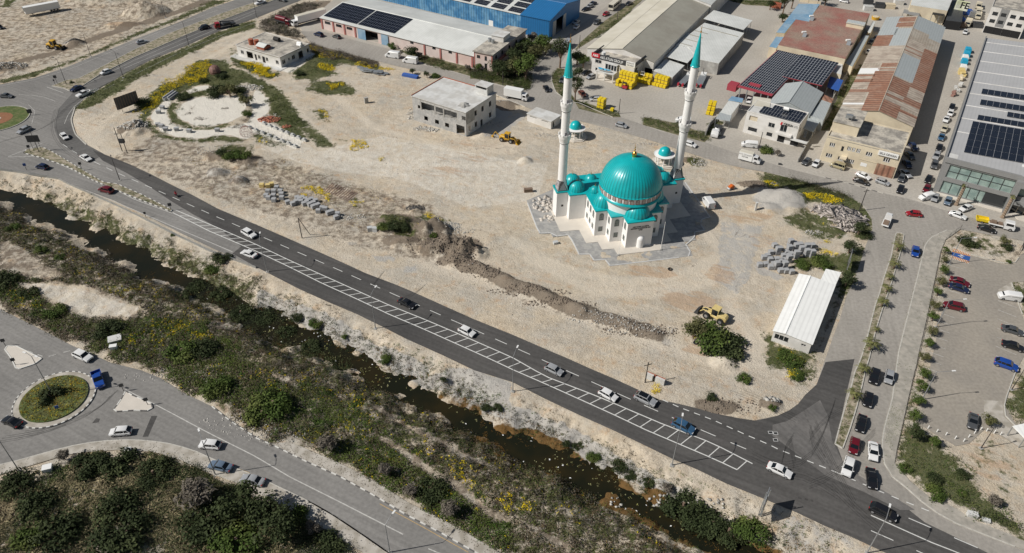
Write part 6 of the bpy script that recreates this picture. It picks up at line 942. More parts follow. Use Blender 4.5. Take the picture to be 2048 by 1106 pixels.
boxtruck('white box van with dark lettering on the street before the white office',('Z7',465,985,748,1060),L_=6.2,H=2.9,W_=2.1,roofm=M['creamsheet'],lift=.5,nose=.35,txt=(('AVA TİCARET',2.3),('DİYAR',1.6)))
t=boxtruck('long white articulated lorry beside the end wall of the white warehouse',('Z1',1290,215,860,330),L_=16,H=4.0,W_=2.55,lift=1.3,cab=2.2,roofm=M['creamsheet'],name='articulated_lorry');wheels(t,(-6.6,-5.4,-4.2),1.25,.5)
t=vehicle('lorry_trailer','long white refrigerated trailer standing alone on the dirt yard','trailer','00',345,40,160,75,h=1.5);MB().box(-6.7,-1.25,1.2,6.7,1.25,3.9).build('box_body',M['signwhite'],t);MB().box(-6.6,-.5,.9,6.6,.5,1.19).build('chassis',M['black'],t);MB().box(6.7,-1.0,2.3,7.0,1.0,3.8).build('cooling_unit',M['metal'],t);wheels(t,(-5.6,-4.4,-3.2),1.25,.5);MB().box(4,-.9,0,4.2,-.7,1.0).box(4,.7,0,4.2,.9,1.0).each('landing_legs',M['metal'],t)
t=boxtruck('red crane truck with folded jib on the highway',('00',1410,135,1275,160),L_=8.5,H=1.35,W_=2.4,lift=1.0,boxm=M['darkgrey'],cabc='red',cab=2.1,name='crane_truck');MB().rod((-3.8,0,2.0),(1.6,.2,2.6),.18,6).rod((1.6,.2,1.3),(1.6,.2,3.0),.22,8).box(-2.2,-1,1.36,.6,1,1.9).build('crane_jib',M['darkgrey'],t)
t=boxtruck('dark red tanker half hidden by the roadside bushes',('Z1',640,270,830,320),L_=8,H=1.3,W_=2.4,lift=1.0,boxm=M['darkgrey'],cabc='darkred',name='tanker_truck');MB().rod((-3.8,0,2.1),(1.6,0,2.1),1.1,18).build('tank',paint('darkred'),t,smooth=True)
t=boxtruck('white double-cab flatbed truck before the glass hall palm',('Y8',745,25,955,75),L_=6.2,H=1.1,W_=2.0,lift=.85,boxm=M['signwhite'],cab=2.6,name='flatbed_truck');MB().box(-3,-.8,1.11,.3,.8,1.16).box(-2.6,-.6,1.16,-1.3,.5,1.6).box(-.9,-.5,1.16,.1,.6,1.45).each('cargo',M['wood'],t)
t=boxtruck('small white flatbed truck with timber heading up the boulevard',('31',695,250,726,182),L_=4.9,H=1.0,W_=1.8,lift=.75,boxm=M['signwhite'],cab=1.7,name='flatbed_truck');MB().box(-2.2,-.7,1.01,.3,.7,1.2).each('cargo',M['wood'],t)
def pickup(label,a,col,sc=1):
 t=vehicle('pickup_truck',label,'pickup',*a,h=.8);m=MB();loftbox(m,[(2.55,.80,.45,.85,.1),(2.45,.9,.4,1.0,.12),(1.1,.93,.38,1.12,.12),(.9,.93,.38,1.14,.12),(-.85,.93,.38,1.12,.1)]);m.box(-2.6,-.93,.45,-.86,-.85,1.12).box(-2.6,.85,.45,-.86,.93,1.12).box(-2.6,-.85,.45,-2.52,.85,1.12).box(-2.5,-.85,.5,-.86,.85,.62)
 m.add([(.35,-.7,1.72),(.35,.7,1.72),(-.75,.68,1.72),(-.75,-.68,1.72),(.4,-.74,1.64),(.4,.74,1.64),(-.83,.72,1.64),(-.83,-.72,1.64)],[(0,1,2,3),(4,5,1,0),(5,6,2,1),(6,7,3,2),(7,4,0,3)]);m.build('body',paint(col),t,smooth=True,sharp=35)
 MB().add([(1.05,-.85,1.1),(1.05,.85,1.1),(.38,.73,1.65),(.38,-.73,1.65),(-.86,-.83,1.1),(-.86,.83,1.1),(-.82,.71,1.65),(-.82,-.71,1.65)],[(0,1,2,3),(4,7,6,5),(1,5,6,2),(0,3,7,4)]).build('windows',M['carglass'],t);wheels(t,(1.65,-1.65),.93,.38)
 for s in(-1,1):MB().obox((2.5,s*.66,.82),(.14,.35,.16)).build('headlight',M['lampg'],t)
 return t
pickup('white pickup truck with an open bed at the highway bend',('00',537,542,460,574),'white');pickup('bright blue pickup truck beside the flower-bed roundabout',('02',568,15,603,118),'blue');pickup('white pickup truck cut by the top edge on the highway',('Z1',470,12,345,50),'white')
t=vehicle('bus','old tan bus parked at the top beside the cream roofed warehouse','bus','20',640,5,590,45,h=1.5);MB().box(-5.2,-1.2,.5,5.2,1.2,3.0).build('body',M['creamsheet'],t,);MB().box(-5.0,-1.22,1.5,4.9,1.22,2.4).box(5.19,-1.05,1.4,5.22,1.05,2.7).build('windows',M['carglass'],t);wheels(t,(3.4,-3.2),1.2,.5)
for lb,a in(('left low-loader trailer with red ramps behind the right minaret',(1000,860,1115,735)),('right low-loader trailer emerging behind the right minaret shaft',(1190,860,1245,745))):
 t=vehicle('low_loader',lb,'trailer','Z4',*a,h=1);MB().box(-4.6,-1.25,.85,4.2,1.25,1.05).build('deck',M['metal'],t);MB().box(-5.6,-1.1,.5,-4.6,-.5,1.4).box(-5.6,.5,.5,-4.6,1.1,1.4).each('ramps',M['red'],t);MB().box(4.2,-1,.9,6.2,1,1.5).build('gooseneck',M['signwhite'],t);wheels(t,(-3.6,-2.5,-1.4),1.2,.42);MB().rod((4.5,0,1.5),(2.5,0,3.0),.12,6).rod((2.5,0,3),(4.9,.3,3.5),.1,6).build('hydraulic_arm',M['darkgrey'],t)
t=boxtruck('white concrete mixer truck between the fence and container-like shed',('Z7',250,600,165,765),L_=8,H=1.2,W_=2.4,lift=1.0,boxm=M['darkgrey'],name='mixer_truck');MB().lathe([(.3,-3.2),(.9,-2.6),(1.25,-1.2),(1.25,.3),(.7,1.8),(.5,2.0)],(0,0,0),18).build('drum',M['signwhite'],t,smooth=True);dm=t.children[-1];dm.rotation_euler=(0,R_(82),0);dm.location=(-1.0,0,2.3)
for lb,r,x0,y0,x1,y1 in(('old flat-nosed dark lorry with a beige cab facing the alley in the scrapyard','Z6',810,290,800,425),('beige tipper lorry beside the white hatchback in the scrapyard','Z6',1120,290,1060,400),('pale lorry cab farther back in the scrapyard','Z6',1260,40,1240,120),('small grey lorry behind the pale scrapyard cab','Z6',1265,130,1240,200),('tan lorry near the white three-storey block in the scrapyard','Z6',1250,200,1235,260)):
 boxtruck(lb,(r,x0,y0,x1,y1),L_=6.2,H=1.9 if 'tipper' not in lb else 2.5,W_=2.3,lift=1.0,boxm=M['darkgrey']if 'dark' in lb else M['cream'],cabc='cream',name='scrap_lorry')
t=vehicle('yellow_skip','small yellow skip trailer behind the black saloon at the glass hall','skip','X8',670,950,775,970,h=.7);MB().prism([(-1.4,-.8),(1.4,-.8),(1.4,.8),(-1.4,.8)],.4,.6).box(-1.5,-.9,.6,1.5,-.82,1.3).box(-1.5,.82,.6,1.5,.9,1.3).box(-1.5,-.82,.6,-1.42,.82,1.3).box(1.42,-.82,.6,1.5,.82,1.3).build('body',M['yellow'],t);wheels(t,(0,),.95,.3)
t=vehicle('yellow_skip','yellow rounded skip beside the red roofed factory corner','skip','Z5',1490,255,1620,270,h=.7);MB().cyl((0,0,0),1.4,1.7,1.2,16).build('body',M['machine'],t);MB().cyl((0,0,1.21),1.3,1.3,.1,12).build('contents',M['cream'],t)
def loader(label,a,m_,backhoe=False,bucket=True,roller=False,sc=1.0,name='wheel_loader'):
 t=vehicle(name,label,'digger',*a,h=1.2);t.scale=(sc,sc,sc)
 b=MB();loftbox(b,[(-2.9,.75,.9,1.7,.1),(-2.6,.85,.8,1.95,.15),(-.9,.85,.8,2.0,.1),(-.8,.8,.8,1.4,.1),(1.6,.5,.8,1.4,.1)]);b.build('body',m_,t,smooth=True,sharp=35)
 c=MB().box(-.95,-.72,1.4,.45,.72,2.35);c.build('cab_glass',M['carglass'],t);MB().box(-1.1,-.85,3.0,.6,.85,3.15).build('cab_roof',m_,t);MB().box(-1.0,-.78,2.35,.5,.78,3.0).build('cab_windows',M['glass'],t);p=MB();[p.box(x-.05,y-.05,1.4,x+.05,y+.05,3.0)for x in(-.99,.49)for y in(-.78,.78)];p.build('cab_frame',m_,t)
 wheels(t,(-1.9,1.35),1.25,.75,.5)
 for s in(-1,1):MB().rod((.7,s*.5,1.6),(2.4,s*.5,1.5),.11,6).rod((2.4,s*.5,1.5),(3.3,s*.5,.5),.11,6).build('lift_arm',m_,t)
 MB().add([(3.2,-1.25,.15),(3.2,1.25,.15),(3.3,1.25,1.2),(3.3,-1.25,1.2),(4.2,-1.25,.12),(4.2,1.25,.12),(3.25,-1.25,.2),(3.25,1.25,.2)],[(0,1,2,3),(0,4,5,1),(0,3,4),(1,5,2)]).build('bucket',M['machine']if backhoe else M['darkgrey'],t)
 if backhoe:MB().rod((-2.9,0,1.2),(-4.6,0,2.6),.14,6).rod((-4.6,0,2.6),(-5.6,0,.9),.12,6).box(-6.0,-.3,.3,-5.4,.3,.9).build('digging_arm',m_,t)
 return t
loader('yellow wheel loader beside the dark gravel heap on the dirt yard',('00',265,265,385,280),M['machine'],sc=1.05);loader('yellow backhoe digger working beside the unfinished house',('Y6',1110,725,1310,770),M['machine'],True,sc=.95,name='backhoe_loader');loader('faded yellow wheel loader parked behind the big round bush',('21',1270,800,1150,745),M['machinebeige'],sc=1.05)
t=vehicle('mini_roller','tiny orange roller on the bare ground right of the mosque','roller','21',1295,20,1325,10,h=.6);MB().box(-.8,-.5,.5,.8,.5,1.2).box(-.2,-.5,1.2,.3,.5,1.5).build('body',M['orange'],t);MB().rod((.9,-.55,.4),(.9,.55,.4),.4,14).rod((-.8,-.5,.4),(-.8,.5,.4),.4,14).build('drum',M['metal'],t)
t=vehicle('forklift','red forklift carrying goods by the tall yellow stacks','forklift','Z4',480,880,405,860,h=.8);MB().box(-1.3,-.6,.35,.6,.6,1.1).build('body',M['red'],t);pm=MB();[pm.box(x-.04,y-.04,1.1,x+.04,y+.04,2.2)for x in(-.7,.4)for y in(-.5,.5)];pm.box(-.8,-.6,2.2,.5,.6,2.28).build('overhead_guard',M['black'],t);MB().box(.65,-.4,.1,.8,-.3,2.6).box(.65,.3,.1,.8,.4,2.6).box(.8,-.4,.15,1.9,-.25,.2).box(.8,.25,.15,1.9,.4,.2).build('mast',M['darkgrey'],t);wheels(t,(-.9,.35),.62,.3,.2)
mt_=vehicle('motorcycle','small motorcycle ridden along the dark road','motorcycle','01',1035,45,1068,68,h=.6)
for x in(-.68,.68):MB().rod((x,-.06,.31),(x,.06,.31),.31,14).build('wheel',M['tyre'],mt_)
MB().rod((-.68,0,.35),(-.1,0,.5),.06,6).rod((.68,0,.35),(.4,0,.95),.05,6).rod((-.1,0,.5),(.4,0,.85),.1,6).rod((.4,-.33,1.0),(.4,.33,1.0),.025,6).build('frame',M['darkgrey'],mt_);MB().obox((.12,0,.82),(.5,.26,.2)).obox((-.4,0,.8),(.6,.26,.1)).build('tank_and_seat',M['red'],mt_)
def figure(name,label,loc,rz,joints,edges,radii,mts,parts):
 t=thing(name,label,'person',loc,rz);me=bpy.data.meshes.new('body');me.from_pydata(joints,edges,[]);o=bpy.data.objects.new('body',me);COL.objects.link(o);o.parent=t;me.materials.append(mts)
 sk=o.modifiers.new('skin','SKIN');lay=me.skin_vertices[0]if me.skin_vertices else None
 if lay is None:bpy.context.view_layer.update();lay=me.skin_vertices[0]
 for i,r in enumerate(radii):lay.data[i].radius=(r,r)
 lay.data[0].use_root=True;o.modifiers.new('sub','SUBSURF').levels=1
 for nm,mb,m_ in parts:mb.build(nm,m_,t,smooth=True)
 return t
M['skin']=mat('skin',(.45,.28,.2),.6,.05);M['shirtred']=mat('red_shirt',(.5,.05,.06),.8,.1);M['jeans']=mat('dark_trousers',(.03,.035,.05),.85,.1)
J=[(-.3,0,.95),(-.22,0,1.2),(-.1,0,1.42),(-.05,0,1.55),(-.1,.2,1.4),(.12,.26,1.18),(.38,.28,1.03),(-.1,-.2,1.4),(.12,-.26,1.18),(.38,-.28,1.03),(-.28,.12,.92),(.12,.2,.85),(-.02,.2,.42),(.12,.2,.36),(-.28,-.12,.92),(.12,-.2,.85),(-.02,-.2,.42),(.12,-.2,.36)]
E_=[(0,1),(1,2),(2,3),(2,4),(4,5),(5,6),(2,7),(7,8),(8,9),(0,10),(10,11),(11,12),(12,13),(0,14),(14,15),(15,16),(16,17)]
RR=[.15,.16,.17,.06,.07,.05,.04,.07,.05,.04,.1,.08,.055,.045,.1,.08,.055,.045]
hd=MB().lathe([(.01,-.14),(.08,-.12),(.12,-.02),(.125,.06),(.08,.13),(.01,.15)],(.0,0,1.7),12);lg=MB()
for s in(-1,1):lg.rod((-.26,s*.12,.93),(.14,s*.2,.87),.105,8,0,.085).rod((.14,s*.2,.87),(-.02,s*.2,.42),.08,8,0,.06)
figure('person','rider in a red top sitting on the motorcycle',mt_.location,mt_.rotation_euler.z,J,E_,RR,M['shirtred'],[('helmet',hd,M['black']),('trousers',lg,M['jeans'])])
def lamp(label,r,x,y,h=10,arm=(2.0,0.0),col='pole',group='street lamps',az=None,double=False,curved=True):
 p=AG(r,x,y);t=thing('street_lamp',label,'street lamp',p,az if az is not None else 0,group)
 MB().cyl((0,0,-.1),.11,.06,h+.1,8).each('post',M[col],t);n=8;L_=arm[0]
 for s in((1,-1)if double else(1,)):
  pts=[(s*L_*(i/n),0,h+(.55*math.sin(math.pi/2*i/n)if curved else .1*i/n)-(0 if curved else 0))for i in range(n+1)];MB().path(pts,.045,6).build('arm',M[col],t)
  MB().obox((s*(L_+.3),0,pts[-1][2]),(.75,.3,.12)).build('lamp_head',M['signwhite']if col!='darkpole' else M['darkgrey'],t)
 MB().box(-.35,-.35,-.2,.35,.35,.12).build('footing',M['conc'],t);return t
def azof(r,x0,y0,x1,y1,h):
 a,b=W(L(r,x0,y0)[0],h),W(L(r,x1,y1)[0],h);return math.atan2(b[1]-a[1],b[0]-a[0])
HG='lamps along the highway'
lamp('grey street lamp beside the old white saloon at the hatching start','11',68,520,9.5,az=R_(100),group=HG);lamp('grey street lamp beside the middle of the hatched strip','11',715,858,9.8,az=R_(70),group=HG);lamp('tall grey street lamp rising over the canal bank nearest the hatching middle','22',5,140,10,az=R_(70),group=HG)
lamp('pale street lamp on a concrete footing overlapping the blue SUV','22',955,582,11,az=R_(75),group=HG);lamp('pale curved street lamp over the road at the bottom right edge','32',590,1106,10,az=R_(60),group=HG)
lamp('lamp with a curved arm behind the two cars parked on the pavement','02',1288,640,9.5,az=R_(120));lamp('lamp post at the left edge beside the lower pavement','02',115,615,9.5,az=R_(110));lamp('street lamp on the lower pavement at the bottom edge','12',800,1103,8,az=R_(60));lamp('tall thin lamp in the middle of the flower-bed roundabout','02',318,165,11,(1.2,0),az=R_(160),double=True)
for lb,x,y,xt,yt,h in(('dark lamp post on the dirt verge near the gravel heap',545,340,495,180,9),('dark lamp post on the highway median near the white hatchback',738,465,655,285,9.5),('dark lamp post at the tip of the highway median',397,505,335,370,9),('dark lamp post by the green verge opposite the silver saloon',1130,275,1060,108,9.5),('dark lamp post on the far verge beside the sand heap',990,105,960,0,9.5)):
 lamp(lb,'00',x,y,h,(1.6,0),'darkpole',HG,az=R_(150))
lamp('dark lamp post on the highway verge at the top edge','Z1',365,245,9.5,(1.4,0),'darkpole',HG,az=R_(150));lamp('dark lamp post between the dashed lane and splitter island','Y7',1105,1110,7,(.8,0),'darkpole',HG,az=R_(120))
for lb,x,y,hx,hy in(('white lamp with a level arm over the blue disabled bay',1082,475,1240,318),('white lamp with a level arm over the dark red SUV',1005,850,1190,668)):lamp(lb,'31',x,y,8.0,(3.2,0),'pole','car park lamps',az=R_(5),curved=False)
lamp('white car park lamp by the second bay group','32',920,190,8.0,(3.2,0),'pole','car park lamps',az=R_(5),curved=False);lamp('short dark lamp on the dry grass beyond the white bollards','32',1272,480,6,(.5,0),'darkpole','car park lamps',az=R_(20),curved=False);lamp('short dark lamp on the green strip at the right edge','32',1455,130,6,(.5,0),'darkpole','car park lamps',az=R_(20),curved=False)
def tower(label,r,x,y,h,m_='darkpole',cross=True,lean=0):
 t=thing('utility_pole',label,'utility pole',AG(r,x,y),R_(20),'utility poles');MB().cyl((0,0,-.1),.14,.09,h,8).each('post',M[m_],t)
 if cross:MB().box(-.9,-.05,h-.9,.9,.05,h-.78).build('crossarm',M[m_],t)
 return t
tower('dark utility pole leaning beside the junk heap inside the street bend','Y2',1650,700,7.2);tower('thin utility pole on the verge below the small yellow stack','20',638,680,5.5,cross=False);tower('utility pole beside the cream warehouse and the old bus','20',628,120,7);tower('utility pole on the kerb beside the left minaret tip','20',402,290,5.5,cross=False);tower('wooden utility pole before the small roadside wall','P',1290,765,6,'darkpole')
tower('utility pole at the white office drive','Z7',715,930,6.5,cross=False);tower('thin pole behind the unfinished house by the hedge','Z3',215,970,6,cross=False);tower('thin pole in the trees by the street bend','Z3',330,860,5.5,cross=False)
q0,q1=AG('Y3',712,930),AG('Y3',820,880);t=thing('braced_pole','dark utility pole with a slanting brace standing in weeds','utility pole',q0,0);MB().cyl((0,0,-.1),.13,.1,6.4,8).each('post',M['darkpole'],t);MB().rod((q1[0]-q0[0],q1[1]-q0[1],0),(0,0,6.3),.09,6).build('brace',M['darkpole'],t)
p0,p1=AG('Y7',1132,850),AG('Y7',1168,858);t=thing('transformer_poles','pair of dark leaning poles carrying a transformer beside the dirt track','utility pole',p0,0);d_=(p1[0]-p0[0],p1[1]-p0[1]);MB().cyl((-.4,.6,-.1),.13,.1,8,8).cyl((d_[0]+.2,d_[1],-.1),.13,.1,6.5,8).each('posts',M['darkpole'],t);MB().box(-.4,.3,4.2,d_[0]+.3,.5,4.35).box(-.8,.2,5.9,.4,.4,6.05).box(-.2,0,3.0,d_[0],.8,4.1).build('transformer',M['darkgrey'],t)
gq=AG('22',1478,885);gt=thing('road_gantry_sign','large grey lattice road sign seen edge-on at the junction, back to the canal','road sign',gq,0)
g=MB();sd=Vector((math.cos(R_(151.6)),math.sin(R_(151.6)),0))
for o,hh_ in((-.22,7.6),(.22,6.6)):b_=sd*o;g.rod(b_,b_+Vector((0,0,hh_)),.09,6)
for i in range(8):z=.5+i*.8;s_=1 if i%2 else-1;a_=sd*-.22*s_;c_=sd*.22*s_;g.rod((a_.x,a_.y,z),(c_.x,c_.y,z+.7),.05,4)
g.build('lattice_mast',M['metal'],gt);MB().obox((0,0,4.15),(3.8,.12,3.6),R_(61.6)).build('sign_panel',M['metal'],gt)
def signboard(name,label,r,x,y,w_,h_,z0,ang,face,post='darkpole',n=2):
 t=thing(name,label,'road sign',AG(r,x,y),ang);MB().box(-w_/2,-.04,z0,w_/2,.04,z0+h_).build('panel',face,t);pm=MB();[pm.cyl((xx,.08,0),.06,.06,z0+h_,6)for xx in([-w_*.3,w_*.3]if n==2 else[0])];pm.each('post',M[post],t);return t
signboard('road_sign','large dark-backed direction sign on the splitter island','00',228,905,3.6,2.2,3.2,R_(8),M['darkgrey']);lamp('dark lamp post beside the direction sign on the splitter island','00',236,912,8,(1.0,0),'darkpole',HG,az=R_(130))
for lb,r,x,y,w_,z0 in(('small round sign at the left corner of the splitter island','00',185,915,.8,1.9),('small round sign along the striped kerb','00',492,1018,.8,1.9),('keep-left sign post at the start of the hatching','01',1025,155,.9,1.6),('short sign by the bushes under the blue hatchback','00',160,1018,.8,1.5),('chevron board on the kerb of the grass roundabout','00',185,690,1.4,.8),('tall sign frame at the tip of the highway median','00',345,505,1.0,2.4),('small sign beside the tall frame on the median tip','00',333,512,.5,1.8),('small sign at the top of the pale lower triangle','02',740,140,.8,1.4),('small sign at the right corner of the pale lower triangle','02',885,225,.8,1.4),('small sign on the left pale island','01',35,965,.8,1.4),('second small sign on the left pale island','01',95,1080,.8,1.4),('blue round sign in the flower bed','02',355,265,.7,1.2),('small sign on the hard shoulder above the canal','01',873,195,.6,1.2)):
 signboard('road_sign',lb,r,x,y,w_,w_,z0,R_(25),M['bluepaint']if 'blue' in lb else M['darkgrey'],n=1)
signboard('white_frame_sign','white frame sign at the green verge beside the pickup','00',572,568,2.4,.5,1.6,R_(40),M['signwhite'],'pole')
t=signboard('billboard','big dark-backed billboard standing on the weedy slope beside yellow flowers','00',775,655,7.8,4.2,1.2,R_(52),M['darkgrey']);pm=MB();[pm.box(xx-.06,-.12,1.2,xx+.06,-.05,5.4)for xx in ev(9,-3.9,3.9)];pm.each('battens',M['wood'],t)
t=signboard('billboard','tilted ribbed hoarding behind the prefab hut annex','31',470,495,5.2,3.0,1.2,R_(65),M['metal']);pm=MB();[pm.box(-2.6,-.1,1.3+i*.7,2.6,-.05,1.45+i*.7)for i in range(4)];pm.each('battens',M['signwhite'],t)
signboard('billboard','dark board behind the car park island at the right edge','31',1505,405,3.4,2.0,1.6,R_(60),M['darkgrey'])
p0,p1=AG('P',1291.5,757),AG('P',1327,772);t=thing('memorial_wall','low pale slab wall with a dark slot among yellow flowers','wall',p0,math.atan2(p1[1]-p0[1],p1[0]-p0[0]));Ln=math.dist(p0[:2],p1[:2]);MB().box(0,0,-.1,Ln*.38,.5,1.5).box(Ln*.5,0,-.1,Ln,.5,1.5).each('slab',M['slab'],t);MB().box(Ln*.4,.1,-.1,Ln*.48,.4,1.1).build('plaque',M['darkgrey'],t);MB().box(0,.51,-.1,Ln,.56,1.7).build('back_edge',M['tilered'],t)
for i,(x,y)in enumerate(((955,362),(1008,383),(1062,402),(1117,424),(1168,440),(1198,415),(1232,392),(1270,370),(1305,378),(1350,390),(1388,400))):
 t=thing('bollard',['%s white bollard in the row at the car park end, counted from the left'%n for n in('first','second','third','fourth','fifth','sixth','seventh','eighth','ninth','tenth','eleventh')][i],'bollard',AG('32',x,y),0,'white bollards at the car park end');MB().cyl((0,0,-.05),.1,.09,.85,8).each('post',M['signwhite'],t);MB().cyl((0,0,.8),.11,.05,.08,8).build('cap',M['signwhite'],t)
def wall(name,label,pts,h,m_,w_=.2,cat='wall'):
 c=pts[0];t=thing(name,label,cat,(c[0],c[1],0));mb=MB()
 for a,b in zip(pts,pts[1:]):
  a,b=V2(a)-V2(c),V2(b)-V2(c);m=(a+b)/2;mb.obox((m.x,m.y,h/2-.05),((b-a).length+w_*.9,w_,h+.1),math.atan2((b-a).y,(b-a).x))
 mb.build('panel',m_,t);pm=MB();[pm.obox((p.x-c[0],p.y-c[1],h/2+.04),(w_*1.6,w_*1.6,h+.15))for p in resample(pts,4.0)];pm.each('post',m_,t);return t
def wirefence(label,pts,h,m_='darkpole'):
 c=pts[0];t=thing('wire_fence',label,'fence',(c[0],c[1],0));ps=resample(pts,3.0);pm=MB();[pm.cyl((p.x-c[0],p.y-c[1],-.2),.04,.04,h+.2,5)for p in ps];pm.each('post',M[m_],t)
 wm_=MB();[wm_.rod((a.x-c[0],a.y-c[1],z),(b.x-c[0],b.y-c[1],z),.018,3)for a,b in zip(ps,ps[1:])for z in(h*.2,h*.45,h*.7,h*.95)];wm_.build('wire',M[m_],t)
wirefence('brown wire fence between the boulevard pavement and car park shrubs',LW('31',1150,265,1060,330,1030,400,1000,560,960,760,915,960,880,1106)+LW('32',840,170,800,350,770,480,757,565),1.5);wall('low_wall','long low concrete wall beside the grassy alley down to the street',LW('Z7',1200,1070,1500,530,1600,360,1720,120,1800,0),1.3,M['conc']);wall('low_wall','short slanting concrete wall by the mixer truck',LW('Z7',65,745,110,640,190,560),1.6,M['conc'])
wall('low_wall','cream wall beside the cream office left side',LW('Z8',5,590,60,430,130,250),1.5,M['cream']);wall('low_wall','low white wall at the edge of the red roofed factory yard',LW('Z5',430,20,740,70),1.4,M['cream']);wirefence('thin fence along the verge beside the yard gate',LW('20',785,705,1000,770,1130,835,1180,760),1.4)
wall('guard_rail','long metal guard rail along the road above the canal',LW('00',0,1018,100,1030,350,1072)+LW('01',420,2,640,98,850,200,1050,300,1250,395,1530,498),.7,M['metal'],.06,'guard rail')
yg=MB();yg.box(-.54,-.5,.12,.54,.5,1.1);yp=thing('wrapped_pallet','x','pallet',(0,0,-500));yg.build('wrapped_goods',M['yellow'],yp);MB().box(-.6,-.55,0,.6,.55,.1).build('pallet_base',M['wood'],yp)
YG='yellow wrapped pallets'
def ystack(r,x,y,nx,ny,heights,lab,rz=None,sp=(1.3,1.2)):
 c=AG(r,x,y);rz=abs_b.rz if rz is None else rz;k=0
 for j in range(ny):
  for i in range(nx):
   hh_=heights(i,j)
   for z in range(hh_):
    u_,v_=(i-(nx-1)/2)*sp[0],j*sp[1];o=dup(yp,(c[0]+u_*math.cos(rz)-v_*math.sin(rz),c[1]+u_*math.sin(rz)+v_*math.cos(rz),max(0,c[2])+z*1.16),rz+random.uniform(-.04,.04),lab,YG)
ystack('Z4',440,880,5,4,lambda i,j:1 if j==0 and i in(1,2)else(2 if j<2 else 4),'yellow wrapped pallet in the tall block beside the office porch');ystack('Z4',640,840,4,2,lambda i,j:3 if j else 2,'yellow wrapped pallet in the block before the dark warehouse doorway');ystack('Z4',712,850,2,1,lambda i,j:1,'yellow wrapped pallet standing low between two big blocks')
ystack('Z4',795,875,4,3,lambda i,j:1 if j==0 else 3,'yellow wrapped pallet in the block before the L shaped lean-to');ystack('Z4',895,850,1,2,lambda i,j:1,'yellow wrapped pallet set at the end by the lean-to');ystack('20',528,648,2,2,lambda i,j:3,'yellow wrapped pallet in the small stack near the left minaret');ystack('20',598,665,1,1,lambda i,j:1,'single yellow wrapped pallet by the thin utility pole')
ystack('Z7',115,490,2,4,lambda i,j:1 if j==0 else(2 if j==1 else 3),'yellow wrapped pallet in the tall stack beside the container-like shed',rz=R_(-22))
bp=thing('block_pallet','x','block pallet',(0,0,-500));MB().box(-.62,-.55,.1,.62,.55,1.1).build('paving_blocks',M['block'],bp);MB().box(-.6,-.5,0,.6,.5,.1).build('pallet_base',M['wood'],bp)
BG='grey paving block pallets'
for i,(x,y,n)in enumerate([(435,735,1),(480,655,1),(500,730,1),(550,680,1),(555,760,1),(600,520,1),(560,600,1),(630,600,2),(625,680,1),(615,760,2),(645,740,1),(665,800,1),(700,640,1),(695,690,1),(705,760,2),(750,690,2),(745,640,1),(755,580,2),(770,510,2),(725,805,1),(785,815,1),(825,500,1),(830,560,2),(835,640,2),(885,510,1),(890,590,2),(780,620,1),(950,560,2),(1005,560,2),(950,620,2),(1010,630,2),(960,520,1),(1015,520,1),(660,560,1),(520,640,1),(730,600,1),(940,590,1),(590,730,1),(860,600,1),(675,700,1)]):
 for k in range(n):p=AG('Y1',x,y);dup(bp,(p[0],p[1],max(0,p[2])-.03+k*1.12),R_(10+random.uniform(-6,6)),'grey pallet of paving blocks in the jumbled rows beside the scrub heap',BG)
for i,(x,y,n)in enumerate([(225,370,1),(255,400,1),(250,310,1),(325,370,1),(330,430,1),(330,310,1),(420,310,1),(435,350,1),(438,400,1),(370,260,1),(520,460,1),(590,480,1),(640,450,1),(650,400,1),(700,450,1),(720,400,1),(745,480,1),(760,420,1),(800,440,1),(820,490,1),(845,420,1),(870,470,1),(870,520,1),(900,440,1),(935,580,1),(990,540,1),(1030,550,1),(1075,605,1),(1120,590,1),(1200,620,1),(1180,665,1),(930,500,1),(680,420,1),(780,460,1)]):
 p=AG('Y3',x,y);dup(bp,(p[0],p[1],p[2]-.05),R_(20+random.uniform(-25,25))if i>9 else R_(-2),'grey pallet of paving blocks in the line along the site track',BG)
for i,(x,y)in enumerate([(165,230),(250,235),(300,215)]):p=AG('Y3',x,y);o=dup(bp,(p[0],p[1],p[2]-.05),R_(10*i),'yellowed pallet beside the line of grey paving blocks','yellowed pallets');recolour(o,'paving_blocks',M['machinebeige'])
pe=thing('stone_pedestal','x','pedestal',(0,0,-500));MB().box(-.65,-.5,0,.65,.5,1.0).box(-.75,-.6,1.0,.75,.6,1.12).build('block',M['block'],pe)
for i,(x,y)in enumerate([(250,540),(210,590),(205,730),(240,745),(288,780),(408,780),(548,800),(858,790),(1195,505)]):p=AG('Y5',x,y);o=dup(pe,(p[0],p[1],p[2]-.05),R_(-8+12*(i%3)),'grey stone block on the pale ring path, %s'%('number %d'%0 if False else['second from the long bench','third, above the gap','fallen beside another','lying by the lower left bend','at the lower left bend','left of the lower middle','at the lower middle','rightmost, by the bush ring end','small, beside the round bush'][i]),'grey blocks on the garden ring')
p0,p1=AG('Y5',285,450),AG('Y5',400,375)
for k,(a_,b_)in enumerate((((280,455),(400,370)),((335,450),(430,380)))):p0,p1=AG('Y5',*a_),AG('Y5',*b_);t=thing('concrete_bench',['long grey concrete bench at the outer edge of the ring','second grey concrete bench just inside the outer one'][k],'bench',p0,math.atan2(p1[1]-p0[1],p1[0]-p0[0]));Ln=math.dist(p0[:2],p1[:2]);MB().box(0,0,-.1,Ln,.6,.9).build('seat',M['block'],t);MB().box(0,.6,-.1,Ln,.85,1.3).build('backrest',M['blocklight'],t)
